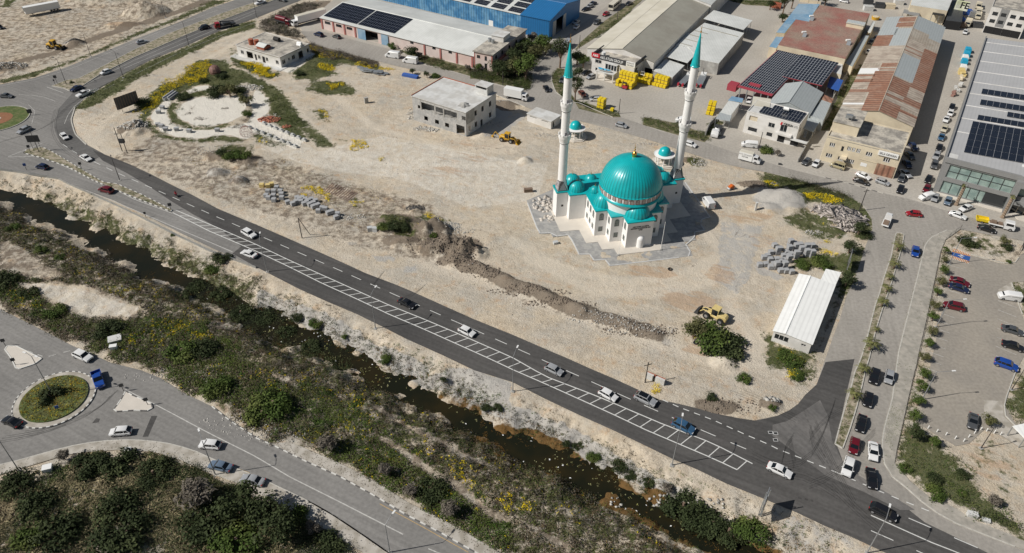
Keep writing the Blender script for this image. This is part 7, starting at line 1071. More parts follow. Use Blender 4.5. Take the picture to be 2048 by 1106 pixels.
for k,pts in enumerate((((1210,755),(1830,900)),((1320,700),(1830,880)))):
 n=8
 for i in range(n):
  a_=((1215,755),(1720,965))if k==0 else((1375,712),(1820,895));x=a_[0][0]+(a_[1][0]-a_[0][0])*i/(n-1);y=a_[0][1]+(a_[1][1]-a_[0][1])*i/(n-1);p=AG('Y5',x,y)
  t=thing('stepped_plinth',['white plinth block in the lower row of the garden entrance','white plinth block in the upper row of the garden entrance'][k],'plinth',p,R_(-22),'white plinths of the garden entrance');MB().box(-.7,-.45,-.1,.7,.45,.7).build('block',M['slab'],t);MB().box(-.35,-.46,.7,.35,.1,1.1).build('upstand',M['slab'],t);MB().rod((0,0,1.1),(.05,.1,2.8),.02,4).build('rebar',M['darkpole'],t)
for lb,r,x,y,R0_ in(('rusty wire globe half sunk at the ring entrance','Y5',1180,830,1.9),('dark red dome-shaped lattice among the yellow flowers','Y5',835,150,2.0)):
 t=thing('lattice_globe',lb,'globe',AG(r,x,y),0);m_=MB()
 for k in range(6):a=math.pi*k/6;m_.path([(R0_*math.cos(b)*math.cos(a),R0_*math.cos(b)*math.sin(a),R0_*.6+R0_*math.sin(b))for b in np.linspace(-.6,math.pi+.6,14)],.045,4)
 for z in(-.4,0,.5,.85):rr=math.sqrt(1-z*z)*R0_;m_.path([(rr*math.cos(b),rr*math.sin(b),R0_*.6+z*R0_)for b in np.linspace(0,2*math.pi,17)],.045,4)
 m_.build('hoops',M['rosebr'],t)
 if 'dark red' in lb:MB().lathe([(R0_*.95*math.cos(a),R0_*.6+R0_*.95*math.sin(a))for a in np.linspace(-.5,1.5,8)],(0,0,0),16).build('shell',M['rosebr'],t,smooth=True)
p0,p1=AG('Y6',120,115),AG('Y6',280,145);t=thing('pipe_bundle','bundle of blue pipes lying by the hedge above the unfinished house','pipes',p0,math.atan2(p1[1]-p0[1],p1[0]-p0[0]));m_=MB();Ln=math.dist(p0[:2],p1[:2]);[m_.rod((random.uniform(0,.3),y*.28,.15+z*.24),(Ln-random.uniform(0,.3),y*.28,.15+z*.24),.13,8)for y in range(6)for z in range(4)];m_.build('pipes',M['bluepaint'],t)
p0,p1=AG('Z1',1710,960),AG('Z1',2048,1010);t=thing('sheet_pile','heap of grey plastic-wrapped sheets on the sand near the yellow flowers','sheets',p0,math.atan2(p1[1]-p0[1],p1[0]-p0[0]));m_=MB();[m_.obox((random.uniform(1,12),random.uniform(-.8,1.2),.15+.12*i%.9),(random.uniform(2,4),random.uniform(.8,1.4),.1),random.uniform(-.3,.3))for i in range(22)];m_.build('sheets',M['metal'],t)
for i in range(12):
 f=i/11;a_=AG('Y3',1020+f*310,300+f*135);b_=AG('Y3',1130+f*340,195+f*135);t=thing('steel_beam','rusty steel beam in the row laid beside the yellow flower clump','beam',a_,0,'rusty steel beams in a row');MB().rod((0,0,.35),(b_[0]-a_[0],b_[1]-a_[1],.4+random.uniform(0,.2)),.09,5).build('beam',M['rosebr'],t)
for nm,lb,r,x,y,d_,m_,rz in(('concrete_box','pale open concrete box on the canal bank scrub','01',690,930,(2.6,2.0,.7),'slab',25),('white_cabinet','small white cabinet beside the pale concrete box','01',685,985,(1.4,.9,1.2),'signwhite',15),('white_cabinet','white slanted panel in the scrub below the left pavement','02',290,610,(1.5,1.2,.9),'signwhite',20),('white_cabinet','white service cabinet at the pavement edge above the scrub','02',773,505,(1.1,.8,1.0),'signwhite',10),('concrete_block','white concrete block on the verge beside the hedge bottom right','32',1215,885,(1.6,.9,.8),'slab',-15),('concrete_block','flat white slab further along the verge bottom right','32',1300,915,(1.2,.7,.4),'slab',-20),('lamp_footing','short cylinder stump of concrete left of the mosque forecourt','21',260,350,(1.2,.9,.6),'blocklight',20),('crate','dark open crate on the sand left of the mosque paving','21',97,40,(2.4,1.0,1.0),'wood',8),('standing_stone','lone grey upright slab on the sand field','10',660,615,(1.3,.8,1.9),'conc',30),('barrier_block','white upright post by the grey heaps right of the mosque','Y2',212,690,(.5,.5,2.4),'slab',0),('road_box','small dark box on the street edge before the white office','30',70,985,(.9,.5,.4),'darkgrey',-15),('pallet_crate','dark crate on the shaded paving right of the mosque','21',1110,235,(1.1,.9,.9),'conc',12),('concrete_block','left of two white blocks at the foot of the scrub mound','Y4',125,500,(1.3,1,1.1),'blocklight',15),('concrete_block','right of two white blocks at the foot of the scrub mound','Y4',190,505,(1.2,1,1.1),'blocklight',-10),('floating_box','white foam box stranded on the dark scrub of the canal','11',157,858,(1.4,1.1,.5),'signwhite',12)):
 p=AG(r,x,y);t=thing(nm,lb,nm.replace('_',' '),p,R_(rz));MB().box(-d_[0]/2,-d_[1]/2,-.1,d_[0]/2,d_[1]/2,d_[2]).build('body',M[m_],t);MB().box(-d_[0]/2-.05,-d_[1]/2-.05,d_[2],d_[0]/2+.05,d_[1]/2+.05,d_[2]+.08).build('lid',M[m_],t)
for i,(x,y,c_)in enumerate(((1080,770,'cyan'),(1060,830,'cyan'),(1035,885,'signwhite'),(1025,940,'cyan'),(1010,1030,'signwhite'),(985,1085,'machinebeige'))):
 p=A1('Z6',x,y);t=thing('wrapped_bale',['cyan wrapped bale farthest along the glass hall side','second cyan wrapped bale beside the hall','white wrapped bale between cyan ones','third cyan wrapped bale beside the hall','white wrapped bale nearest the last cyan one','tan wrapped bale at the start of the stored heaps'][i],'bale',(*p,0),R_(70),'bales stored beside the glass hall');MB().box(-1.4,-1,0,1.4,1,1.7).build('body',M[c_],t);MB().box(-1.3,-.9,1.7,1.3,.9,1.85).build('cover',M[c_],t)
for i,(x,y,c_)in enumerate(((1160,455,'machinebeige'),(1150,480,'cream'),(1140,515,'slab'),(1125,545,'slab'),(1115,575,'rosebr'))):
 p=A1('30',x,y);t=thing('goods_heap',['orange-tan goods heap after the bales','cream goods heap after the bales','white goods heap in the alley row','second white goods heap in the alley row','reddish goods heap before the parked black car'][i],'goods',(*p,0),R_(70),'goods stored beside the glass hall');m_=MB();[m_.obox((random.uniform(-.9,.9),random.uniform(-.8,.8),.4+.35*k),(1.3,1.0,.6),random.uniform(-.5,.5))for k in range(4)];m_.build('boxes',M[c_],t)
MB_=[('Z5',1440,60,'darkgrey','dark olive skip container at the left of the scrapyard'),('Z5',1610,110,'darkgrey','second dark olive container in the scrapyard'),('Z5',1440,150,'slab','white crate below the dark olive containers'),('Z5',1760,120,'cream','tan canvas-covered machine in the scrapyard'),('Z6',60,60,'slab','white machine casing at the scrapyard left'),('Z6',950,330,'bluepaint','blue drum rack in front of the board'),('Z6',960,400,'wood','brown timber crate beside the scrapyard lorry'),('Z6',1220,400,'darkgrey','dark bin by the three-storey block'),('Z6',1060,210,'bluepaint','blue lorry body under the FE board'),('Z6',1180,240,'grey','grey scrap body in front of the pale lorry'),('Z5',90,110,'tilered','stack of red bricks at the yard corner trees')]
for r,x,y,c_,lb in MB_:
 p=A1(r,x,y);t=thing('yard_container',lb,'container',(*p,0),R_(-15+random.uniform(-8,8)));MB().box(-2.0,-1.3,0,2.0,1.3,1.9).build('body',M[c_],t);m_=MB();[m_.box(-2.05,-1.36+i*.68,1.9,2.05,-1.22+i*.68,2.0)for i in range(5)];m_.build('ribs',M[c_],t)
for i,(r,x,y,lb)in enumerate((('21',1097,945,'old tyre beside the big round bush'),('Z7',30,800,'old tyre leaning by the concrete wall end'),('P',1340,539,'black hose ring left on the sand before the mosque'))):
 t=thing('old_tyre',lb,'tyre',AG(r,x,y),0);MB().lathe([(.3,0),(.55,.03),(.6,.14),(.55,.25),(.3,.28)],(0,0,0),16).build('tyre',M['black'],t,smooth=True)
def palmtrunk(label,r,x,y,h):
 t=thing('palm_tree',label,'palm',(*A1(r,x,y),0),0,'palms before the glass hall');MB().lathe([(.55,0),(.45,.5)]+[(.33+.09*(i%2),.8+i*(h-1)/16)for i in range(17)]+[(.1,h+.1)],(0,0,0),12,rib=lambda i:1+.15*(i%2)).build('trunk',mat('palm_bark',(.27,.20,.14),.9,.3,3,island=0),t)
 V,F=leafcloud([(0,0,h+.1)],(.9,.9,.6),26,.5,.9);tris('crown',V,F,LEAF['olive'],t)
p0=A1('32',1420,400);struct(MB().obox((p0[0]+3.5,p0[1]-1.5,2.6),(8,4,.12),R_(-38)),'canopy_roof',M['whitesheet'])if False else None
c=LW('32',1425,402,1560,540,1640,500,1500,385);polybld('open_shed','ribbed grey walkway canopy at the lower right edge','canopy',c,2.6,M['dark'],M['whitesheet2'],open_=1,posts=3)
def leafmat(name,c1,c2,isl=.35):
 m=mat(name,c1,.8,.25,.35,col2=c2,sc2=.25,island=isl,spec=.2);return m
LEAF=dict(dark=leafmat('dark_green_leaves',(.036,.05,.018),(.055,.068,.026)),mid=leafmat('mid_green_leaves',(.062,.098,.02),(.10,.12,.032)),bright=leafmat('fresh_green_leaves',(.07,.125,.018),(.11,.145,.03)),olive=leafmat('olive_leaves',(.10,.105,.04),(.14,.13,.06)),bed=leafmat('dry_orange_bedding',(.26,.17,.03),(.10,.10,.035)),grey=leafmat('grey_dry_twigs',(.15,.13,.105),(.11,.10,.08)),straw=leafmat('straw_reeds',(.30,.25,.15),(.20,.17,.095)),yellow=leafmat('yellow_blossom',(.80,.60,.01),(.66,.52,.02),.25),wweed=leafmat('orange_water_weed',(.17,.09,.018),(.10,.065,.02)),brown=leafmat('brown_scrub',(.12,.085,.05),(.085,.07,.045)),palm=leafmat('palm_fronds',(.13,.14,.045),(.17,.165,.07)))
def leafcloud(cs,rad,n,s0,s1,r_=None,up=.5,stretch=1.0):
 """n leaf quads in each half-ellipsoid clump: cs centres, rad radii (or array)"""
 r_=r_ or rng;C=np.repeat(np.asarray(cs,float),n,0);N=len(C);R=np.asarray(rad,float);R=np.repeat(R,n,0)if R.ndim==2 else np.tile(R,(N,1))
 d=r_.normal(size=(N,3));d[:,2]=np.abs(d[:,2])*1.0-.15;d/=np.linalg.norm(d,axis=1)[:,None];q=r_.random(N)**.45;p=C+d*R*q[:,None]
 nn=d+r_.normal(size=(N,3))*.55;nn[:,2]+=up;nn/=np.linalg.norm(nn,axis=1)[:,None];t=np.cross(nn,r_.normal(size=(N,3)));t/=np.linalg.norm(t,axis=1)[:,None];b=np.cross(nn,t)
 s=(s0+(s1-s0)*r_.random(N))[:,None]*.5;a=t*s*stretch;e=b*s*.6
 V=np.stack([p-a,p+e*.9,p+a,p-e],1).reshape(-1,3);return V,np.arange(N*4).reshape(-1,4)
palmtrunk('palm trunk before the left bays of the glass hall','X8',360,760,6.0);palmtrunk('palm trunk before the right bays of the glass hall','X8',1000,935,6.5)
TP={}
def tree_proto(kind,k):
 if(kind,k)in TP:return TP[(kind,k)]
 t=thing('tree','x','tree',(0,0,-600));rr=np.random.default_rng(hash((kind[0],k))%1000 if False else k*17+len(kind));K=dict(dark=(1.0,'dark',.95),mid=(1.0,'mid',.9),olive=(.9,'olive',.9),round=(.6,'dark',.9),shrub=(.55,'mid',.8),thick=(.75,'dark',.9),thickm=(.75,'mid',.9),bare=(1.0,'grey',1.0),tall=(1.9,'dark',.7))[kind]
 hz0={'round':.05,'shrub':.02,'thick':.02,'thickm':.02}.get(kind,.55*K[0]);m_=MB();m_.rod((0,0,-.2),(.05,.03,hz0+.4),.09,7,0,.06)
 cs,rs=[],[]
 for i in range(20 if kind[:5]=='thick' else 13):
  a=rr.random()*6.28;q=rr.random()**.5*(.75 if kind[:5]=='thick' else .62);z=hz0+(.15+.75*rr.random())*K[0]*(.75 if kind[:5]!='thick' else .55*(1.1-q*q));cs.append((q*math.cos(a),q*math.sin(a),z));r0=.30+.22*rr.random();rs.append((r0,r0,r0*.85*max(1,K[0]*.8)));m_.rod((.03,0,hz0*.7),(cs[-1][0]*.8,cs[-1][1]*.8,z),.035,5,0,.015)
 m_.build('trunk',M['wood'],t);V,F=leafcloud(cs,np.array(rs),100 if kind!='bare' else 60,.09,.17,rr,stretch=1.0 if kind!='bare' else 2.2);tris('crown',V,F,LEAF[K[1]],t)
 TP[(kind,k)]=t;return t
def tree(r,x,y,R0,kind,label,group=None,name=None,zs=1.0):
 R0*=1.25 if r=='Z3' else .78 if kind=='bare' else 1.08
 if r!='Z3' and('bush' in label or 'shrub' in label or 'thicket' in label or r=='Y5'):kind={'dark':'thick','mid':'thickm'}.get(kind,kind)
 p=AG(r,x,y,.55*R0 if kind not in('shrub','round','thick','thickm')else .32*R0);o=dup(tree_proto(kind,random.randrange(3)),(p[0],p[1],p[2]),random.uniform(0,6.28),label,group,(R0,R0,R0*zs));o['category']='tree' if 'tree' in label else 'bush'
 o.name=name or('tree' if 'tree' in label else 'bush');return o
TG,CPG,MG='trees at the street bend','young trees along the car park fence','palms on the boulevard median'
TREES=[('Z3',520,520,3.2,'dark','dark tree against the shaded office block wall'),('Z3',560,470,3,'mid','mid green tree under the blue hall corner'),('Z3',720,460,4.0,'mid','broad green tree below the deep blue hall'),('Z3',760,500,3.0,'olive','olive tree beside the pale debris at the kerb'),('Z3',650,530,3,'olive','thin pale tree leaning over the street corner'),('Z3',440,600,3.6,'dark','dark tree in the middle of the office garden'),('Z3',470,700,3.8,'olive','tall olive tree over the lawn corner'),('Z3',560,720,4.4,'mid','largest green tree at the garden corner by the street'),('Z3',590,640,3.4,'mid','green tree overhanging the street bend'),('Z3',380,710,3.2,'dark','dark tree in front of the office block end'),('Z3',280,700,3.4,'dark','dark bushy tree before the office block corner'),('Z3',330,740,2.8,'dark','low dark tree behind the hedge bank'),('Z3',75,670,1.6,'round','small bush at the office block door'),('Z3',620,400,2.4,'bare','bare twiggy tree before the blue hall wall'),('Z3',905,620,3.6,'tall','dense tall tree left of the left minaret cone'),('Z3',1075,850,2.4,'tall','slim tree just right of the left minaret shaft'),('Z3',1060,960,2.6,'tall','slim dark tree on the verge behind the left minaret balcony'),('Z3',1080,600,3.0,'dark','dark bushes beside the trade warehouse wall'),('Z3',1140,640,2.4,'mid','green bush at the trade warehouse corner'),('20',398,330,2.6,'mid','roadside bush below the utility pole by the minaret tip'),('Z5',200,150,3.6,'tall','tall dark tree at the left of the blue roof corner'),('Z5',330,60,3.4,'tall','second tall dark tree beside the blue roof'),('Z5',190,280,2.6,'dark','lower dark tree at the blue lean-to edge'),('Z5',820,20,3.2,'dark','dark tree beyond the top of the red roof'),('Z5',720,5,2.6,'mid','smaller tree beyond the top of the red roof'),('Z2',190,680,2.0,'mid','small round tree by the blue sliding door'),('Z2',150,640,1.7,'mid','thin tree just left of the round one by the blue door'),('Z2',430,740,3.2,'dark','spreading dark tree behind the white vans'),('Z2',530,770,2.4,'bare','bare twiggy tree beside the spreading dark one'),('Z2',1340,930,1.9,'mid','small green tree before the office block front'),('Z2',1200,930,1.8,'bare','bare shrub by the pink wall end'),('Z2',445,985,1.5,'dark','small dark tree behind the blue pipes'),('Z2',640,1030,1.5,'dark','small dark tree right of the blue pipes'),('Z2',755,1030,1.8,'mid','leafy bush behind the unfinished house corner'),('Z7',820,910,2.3,'mid','bush with pale leaves in front of the white office'),('Z7',950,970,1.7,'bare','bare brown shrub at the end of the office bush'),('21',1175,900,5.2,'mid','left lobe of the big round bush beside the yellow loader'),('21',1275,955,4.6,'dark','right lobe of the big round bush beside the yellow loader'),('21',1090,870,3.2,'olive','yellowish edge shrub at the left of the big round bush'),('22',1385,60,1.8,'shrub','small bush by the white track end near the junction'),('22',1195,175,1.5,'round','small round bush on the bare verge near the blue SUV'),('32',30,235,1.0,'shrub','tiny bush beside the pale boulders at the verge tip'),('Y5',850,330,4.0,'dark','large dark tree at the top of the garden ring'),('Y5',990,350,3.2,'olive','olive tree beside the large dark one on the garden ring'),('Y5',1090,330,2.6,'dark','dark shrub between the olive tree and white rubble'),('Y5',1170,460,2.8,'olive','round olive bush at the right of the garden ring'),('Y5',1180,590,2.2,'shrub','low shrub patch below the round olive bush'),('Y5',480,400,2.4,'dark','dark shrub beside the concrete benches'),('Y5',900,170,2.2,'dark','dark shrub beside the red lattice dome'),('Y5',700,220,1.8,'dark','dark shrub amid the yellow flower slope'),('Y5',20,460,3.0,'dark','dark shrub at the foot of the big billboard'),('Z1',950,1000,2.0,'round','dark bush by the grey track below the bungalow'),('Y7',662,205,1.0,'round','single round bush on the highway median tip'),('Y5',1000,1020,2.6,'mid','left green bush on the heap below the garden ring'),('Y5',1120,1040,2.6,'mid','right green bush on the heap below the garden ring'),('Y5',900,1010,1.8,'dark','dark low bush at the left of the heap below the ring'),('Y8',440,225,2.2,'round','large clipped round bush on the car park island'),('Y8',540,270,1.6,'round','smaller clipped ball bush on the car park island'),('Y8',480,260,1.8,'round','dark bush between the two clipped ones'),('Y8',910,300,1.7,'round','green round bush at the right of the car park island'),('Y8',880,240,1.6,'olive','spiky pale bush behind the green round one'),('Y8',930,460,.9,'shrub','tiny shrub at the island corner'),('32',870,395,1.9,'dark','dark round tree below the last parking bay'),('32',990,445,1.4,'mid','small tree on grass left of the white bollards'),('32',1320,320,1.6,'olive','young tree beside the dark coupe'),('32',1165,635,1.3,'dark','lone dark shrub at the edge of the dry clearing'),('32',1000,660,1.4,'dark','dark shrub in the middle of the green lawn'),('32',820,600,1.5,'shrub','brownish shrub at the lawn corner by the kerb'),('32',1010,745,2.0,'mid','bright green bush starting the hedge strip'),('32',1160,745,1.0,'shrub','tiny shrub between lawn and hedge strip'),('32',1350,800,1.9,'bare','grey twiggy shrub beside the hedge strip'),('12',100,200,4.2,'mid','large round green bush at the left of the lower scrub strip'),('12',30,260,3.2,'mid','second round bush below the large green one'),('02',1290,100,3.2,'mid','round green bush above the lower road near the rocks'),('12',430,460,3.0,'bare','big ball of grey dry twigs beside the lower pavement'),('12',770,620,2.2,'bare','thin grey twiggy shrub in the lower scrub strip'),('12',1050,720,3.0,'dark','dark round bush before the kerb in the lower strip'),('12',920,740,2.0,'bare','pinkish dry shrub left of the dark round bush'),('12',1160,850,2.6,'bare','greyish twiggy shrub near the pale dry branches'),('22',1030,820,3.6,'dark','leftmost big dark bush on the canal edge'),('22',1100,880,3.4,'dark','second dark bush on the canal edge'),('22',1200,930,3.2,'dark','third dark bush on the canal edge'),('22',1300,970,3.0,'dark','low dark bush right of the canal edge group'),('22',1440,960,3.0,'mid','separate rounded bush beside the gantry sign foot'),('22',640,585,1.7,'dark','small dark bush on the pale bank above the algae'),('22',490,525,1.5,'mid','small green bush on the pale bank by the white boulder'),('22',322,450,.9,'dark','tiny left shrub on the pale bank'),('22',395,465,1.2,'dark','tiny right shrub on the pale bank'),('22',710,640,1.1,'dark','tiny shrub below the small dark bush'),('22',815,680,1.2,'dark','scraggy shrub near the canal stones'),('22',925,730,1.6,'bare','greyish shrub before the big dark bush'),('11',350,825,1.7,'mid','green bush with yellow tips on the pale bank'),('11',530,905,.9,'shrub','small shrub by the lamp shadow on the pale bank'),('11',240,790,1.6,'dark','low dark bush on the pale bank left part'),('11',770,1045,1.5,'mid','flat green bush low on the pale bank'),('12',1370,230,1.1,'dark','small dark bush with a pale stone on the lower bank'),('12',1440,235,1.2,'dark','second small dark bush on the lower bank'),('12',1120,75,.9,'dark','dark tuft at the top of the lower pale bank'),('02',300,160,2.9,'round','dark round bush in the centre of the flower-bed roundabout'),('02',380,530,1.9,'bare','bare twiggy shrub rising over the left pavement'),('02',680,560,3.6,'dark','dark thicket bush below the white cabinet'),('02',520,570,3.0,'dark','dark bush left of the white cabinet'),('02',920,620,3.4,'dark','dark bush right of the white cabinet'),('02',700,830,3.8,'dark','dark rounded bush amid the straw, upper middle'),('02',720,990,4.4,'dark','wide dark bush amid the straw, lower middle'),('02',330,980,4.0,'dark','wide dark bush amid the straw, lower left'),('02',210,810,3.4,'dark','dark green bush at left of the straw thicket'),('02',180,990,3.0,'mid','green bush at the left end of the straw thicket'),('02',90,680,3.0,'dark','dark bush at the far left under the pavement'),('02',1180,780,5.0,'bare','large grey-green bush with dead twigs below the parked cars'),('02',1250,900,4.6,'dark','dark shadowy tree at the lower thicket right'),('02',1430,830,4.2,'dark','dark tree near the pavement end cars'),('02',1420,1020,4.2,'mid','green-topped tree at the bottom of the thicket'),('12',60,880,3.8,'dark','dark tree under the lower pavement'),('12',140,980,4.0,'dark','big dark round tree under the lower pavement'),('12',220,880,2.6,'mid','bright shrub edge beside the lower pavement'),('12',350,960,2.0,'bare','bare shrub leaning onto the lower pavement'),('12',420,1070,3.0,'dark','dark bush at the bottom edge by the pavement'),('01',640,850,3.0,'dark','dark bush above the pale concrete box'),('01',30,560,3.0,'dark','dark bush at the left edge of the canal flats'),('01',170,640,2.2,'dark','dark bush along the lower track'),('01',320,750,2.6,'mid','green bush along the lower track middle'),('01',1080,990,3.4,'mid','broad mid green bush in the lower scrub field'),('01',1210,970,3.0,'dark','broad dark bush in the lower scrub field'),('01',1080,660,2.0,'dark','dark shrub at the canal edge rubble'),('01',1180,600,2.4,'dark','dark shrub where the canal narrows'),('01',1320,640,2.6,'dark','dark bush crossing the narrow canal'),('01',1440,760,2.8,'dark','dark thicket bush on the narrow canal'),('11',60,790,2.6,'dark','dark bush left of the foam box'),('11',180,880,2.4,'dark','dark bush around the foam box'),('11',330,960,2.4,'dark','dark bush below the foam box'),('01',80,250,2.0,'shrub','dark shrub on the upper left canal flat'),('01',240,380,1.8,'shrub','green shrub left of the canal trash'),('01',360,430,1.6,'shrub','brown-green shrub on the canal flat'),('01',1320,430,2.4,'dark','dark green ivy bush below the guard rail'),('01',1270,500,2.0,'mid','green creeper bush running down the bank'),('01',1030,298,.7,'shrub','little yellow-green bush at the bank top'),('Y4',430,400,2.2,'dark','dark bush on top of the scrub mound'),('Y4',300,400,2.0,'mid','mid green bush on the left of the scrub mound'),('Y4',510,400,1.9,'dark','rounded dark bush beside the one on top of the mound'),('Y4',900,560,1.3,'shrub','small green bush in the mound gully'),('30',15,40,2.6,'dark','dark tree at the top left yard corner'),('31',200,470,2.2,'mid','green bush behind the paving block rows'),('31',330,460,2.8,'mid','dense green bush behind the prefab annex'),('31',490,380,2.4,'dark','dark tree beside the boulevard above the hoarding'),('31',545,270,2.2,'dark','dark tree at the inner street bend'),('31',590,300,1.8,'dark','dark shrub hanging to the boulevard edge'),('31',470,580,2.4,'dark','dark tree beside the prefab wall'),('31',160,1050,2.2,'mid','yellow-green bush before the prefab front'),('31',90,1010,2.0,'mid','left yellow-green bush before the prefab front'),('32',180,40,1.8,'mid','last bush at the track corner below the prefab')]
for a in TREES:tree(*a,group=TG if a[0]=='Z3' else None)
for i,(x,y)in enumerate(((1075,385),(1068,440),(1065,505),(1045,570),(1030,635),(1012,712),(1000,785),(992,865),(970,940),(950,1020))):tree('31',x-14,y+10,1.05 if i<2 else 1.45,'olive' if i%2 else 'mid','young car park tree, %s along the fence from the disabled bay'%('first second third fourth fifth sixth seventh eighth ninth tenth'.split()[i]),CPG)
for i,(x,y)in enumerate(((935,35),(915,110),(900,195),(880,285))):tree('32',x,y+8,1.6,'mid','young car park tree, %s from the bottom of the fence row'%('fourth third second first'.split()[i]),CPG)
def palm_proto():
 t=thing('palm_tree','x','palm',(0,0,-700));MB().lathe([(.22,0),(.2,.3),(.16,1.2),(.14,1.5)],(0,0,0),8).build('trunk',M['wood'],t);V=[];rr=np.random.default_rng(5)
 for k in range(17):
  a=k*2.4;el=.9-.055*k;Lf_=1.35+.3*rr.random()
  for i in range(7):
   s=(i+.7)/7;x=Lf_*s*math.cos(el);z=1.5+Lf_*s*math.sin(el)-.75*s*s;w_=.34*math.sin(math.pi*min(1,s*.85+.12))
   for sd_ in(-1,1):b=np.array([x*math.cos(a),x*math.sin(a),z]);f=np.array([math.cos(a),math.sin(a),-.2])*.2;n_=np.array([-math.sin(a),math.cos(a),0])*w_*sd_;V+=[b,b+f*.5,b+f+n_-[0,0,.07],b+n_*.6]
 V=np.array(V);tris('crown',V,np.arange(len(V)).reshape(-1,4),LEAF['palm'],t);return t
pp0=palm_proto()
for i,(r,x,y,s)in enumerate((('31',770,395,1.25),('31',748,500,1.2),('31',720,570,.9),('31',705,640,1.0),('31',675,725,1.15),('31',640,880,.7),('31',605,985,1.45),('32',560,30,1.1),('32',505,185,1.2))):
 p=A1(r,x,y);dup(pp0,(p[0],p[1],.15),i*1.3,'small fan palm on the median, %s from the rounded far tip'%('first second third fourth fifth sixth seventh eighth ninth'.split()[i]),MG,s)
GRP={}
def scatter(key,poly,dens,rad,hgt,n,s0,s1,thr=.0,nsc=6,seed=1,stretch=1.0,zoff=-.05,up=.5,wet_=False):
 P=np.array(poly);lo,hi=P.min(0),P.max(0);N=int((hi[0]-lo[0])*(hi[1]-lo[1])*dens);X=lo[0]+rng.random(N)*(hi[0]-lo[0]);Y=lo[1]+rng.random(N)*(hi[1]-lo[1]);k=inpoly(poly,X+(fbm(X,Y,4,2,500)-.5)*7,Y+(fbm(X,Y,4,2,501)-.5)*7)
 for rp in ROADS:
  kk=k.copy();k[kk]&=~inpoly(rp,X[kk],Y[kk])
 for rp in FLATS:kk=k.copy();k[kk]&=~inpoly(rp,X[kk],Y[kk])
 X,Y=X[k],Y[k];f=fbm(X,Y,nsc,3,seed);q=f>thr;X,Y,f=X[q],Y[q],f[q]
 if wet_:pass
 elif len(X):wet=sdf(CANAL,X,Y,3)>.3;X,Y,f=X[~wet],Y[~wet],f[~wet]
 if not len(X):return
 Z=hzv(X,Y)+zoff;s=(.55+.9*rng.random(len(X)))*(.6+.9*np.clip((f-thr)/(.28),0,1));V,F=leafcloud(np.stack([X,Y,Z],1),np.stack([rad*s,rad*s,hgt*s],1),n,s0,s1,up=up,stretch=stretch)
 g=GRP.setdefault(key,([],[0]));g[0].append(V)
ROADS=[HW,NA,BV,LR,P1,P2,SW,PK]
def shr(poly,f):c=np.mean(poly,0);return[tuple(c+(np.array(p)-c)*f)for p in poly]
for v,pl in GREEN[2:]:
 if v>=.55:scatter('short_green_scrub',pl,3.2*v,.45,.38,10,.13,.26,.32,4,11);scatter('dark_scrub',pl,1.2*v,.6,.6,12,.14,.28,.47,5,12);scatter('olive_weeds',pl,1.2*v,.45,.4,9,.13,.26,.42,4,13)
scatter('short_green_scrub',SB,1.5,.5,.45,11,.14,.28,.46,7,21);scatter('dark_scrub',SB,1.0,.6,.6,13,.15,.28,.47,8,22);scatter('dry_brown_scrub',SB,2.2,.45,.35,9,.13,.26,.44,6,23);scatter('olive_weeds',SB,2.0,.5,.45,10,.13,.26,.46,7,26);scatter('grey_dry_scrub',SB,1.2,.5,.45,9,.15,.3,.55,5,25,stretch=1.8)
BANKL=LW('11',0,880,300,1000,480,1106)+LW('12',520,0,750,140,1030,280,1400,460)+LW('22',0,560,350,700,800,910,1200,1106)+LW('22',1000,1106,600,900,200,700,0,640)+LW('12',1300,520,900,340,600,180,300,0)+LW('01',1500,1000,1200,800,900,700,600,520,300,400,0,200,0,95,400,290,850,540,1300,740)
scatter('dark_scrub',BANKL,1.0,.6,.5,11,.16,.32,.45,5,31);scatter('dry_brown_scrub',BANKL,1.2,.45,.35,9,.14,.28,.42,4,33);scatter('grey_dry_scrub',BANKL,.9,.45,.35,9,.14,.28,.42,4,34,stretch=1.6)
LUSH=LW('01',0,510,120,540,260,600,150,640,400,760,560,800,700,800,830,830,1000,800,1200,860,1350,950,1530,1080)+LW('12',300,60,420,160,640,230,820,380,1000,500,1200,660,1400,840,1530,900,1530,1106,1400,1070,1200,960,1000,860,800,740,600,610,300,460,100,330,0,250)+LW('02',1530,290,1370,270,1200,180,1000,60)+LW('01',840,1090,640,1000,500,940,380,850,200,760,0,660)
scatter('fresh_green_growth',LUSH,4.0,.6,.65,13,.14,.28,.38,8,43);scatter('fresh_green_growth',SB,.8,.5,.4,11,.13,.26,.5,8,44);scatter('short_green_scrub',LUSH,4.0,.6,.6,12,.16,.34,.34,6,41);scatter('dark_scrub',LUSH,2.2,.8,.9,15,.16,.3,.45,7,42)
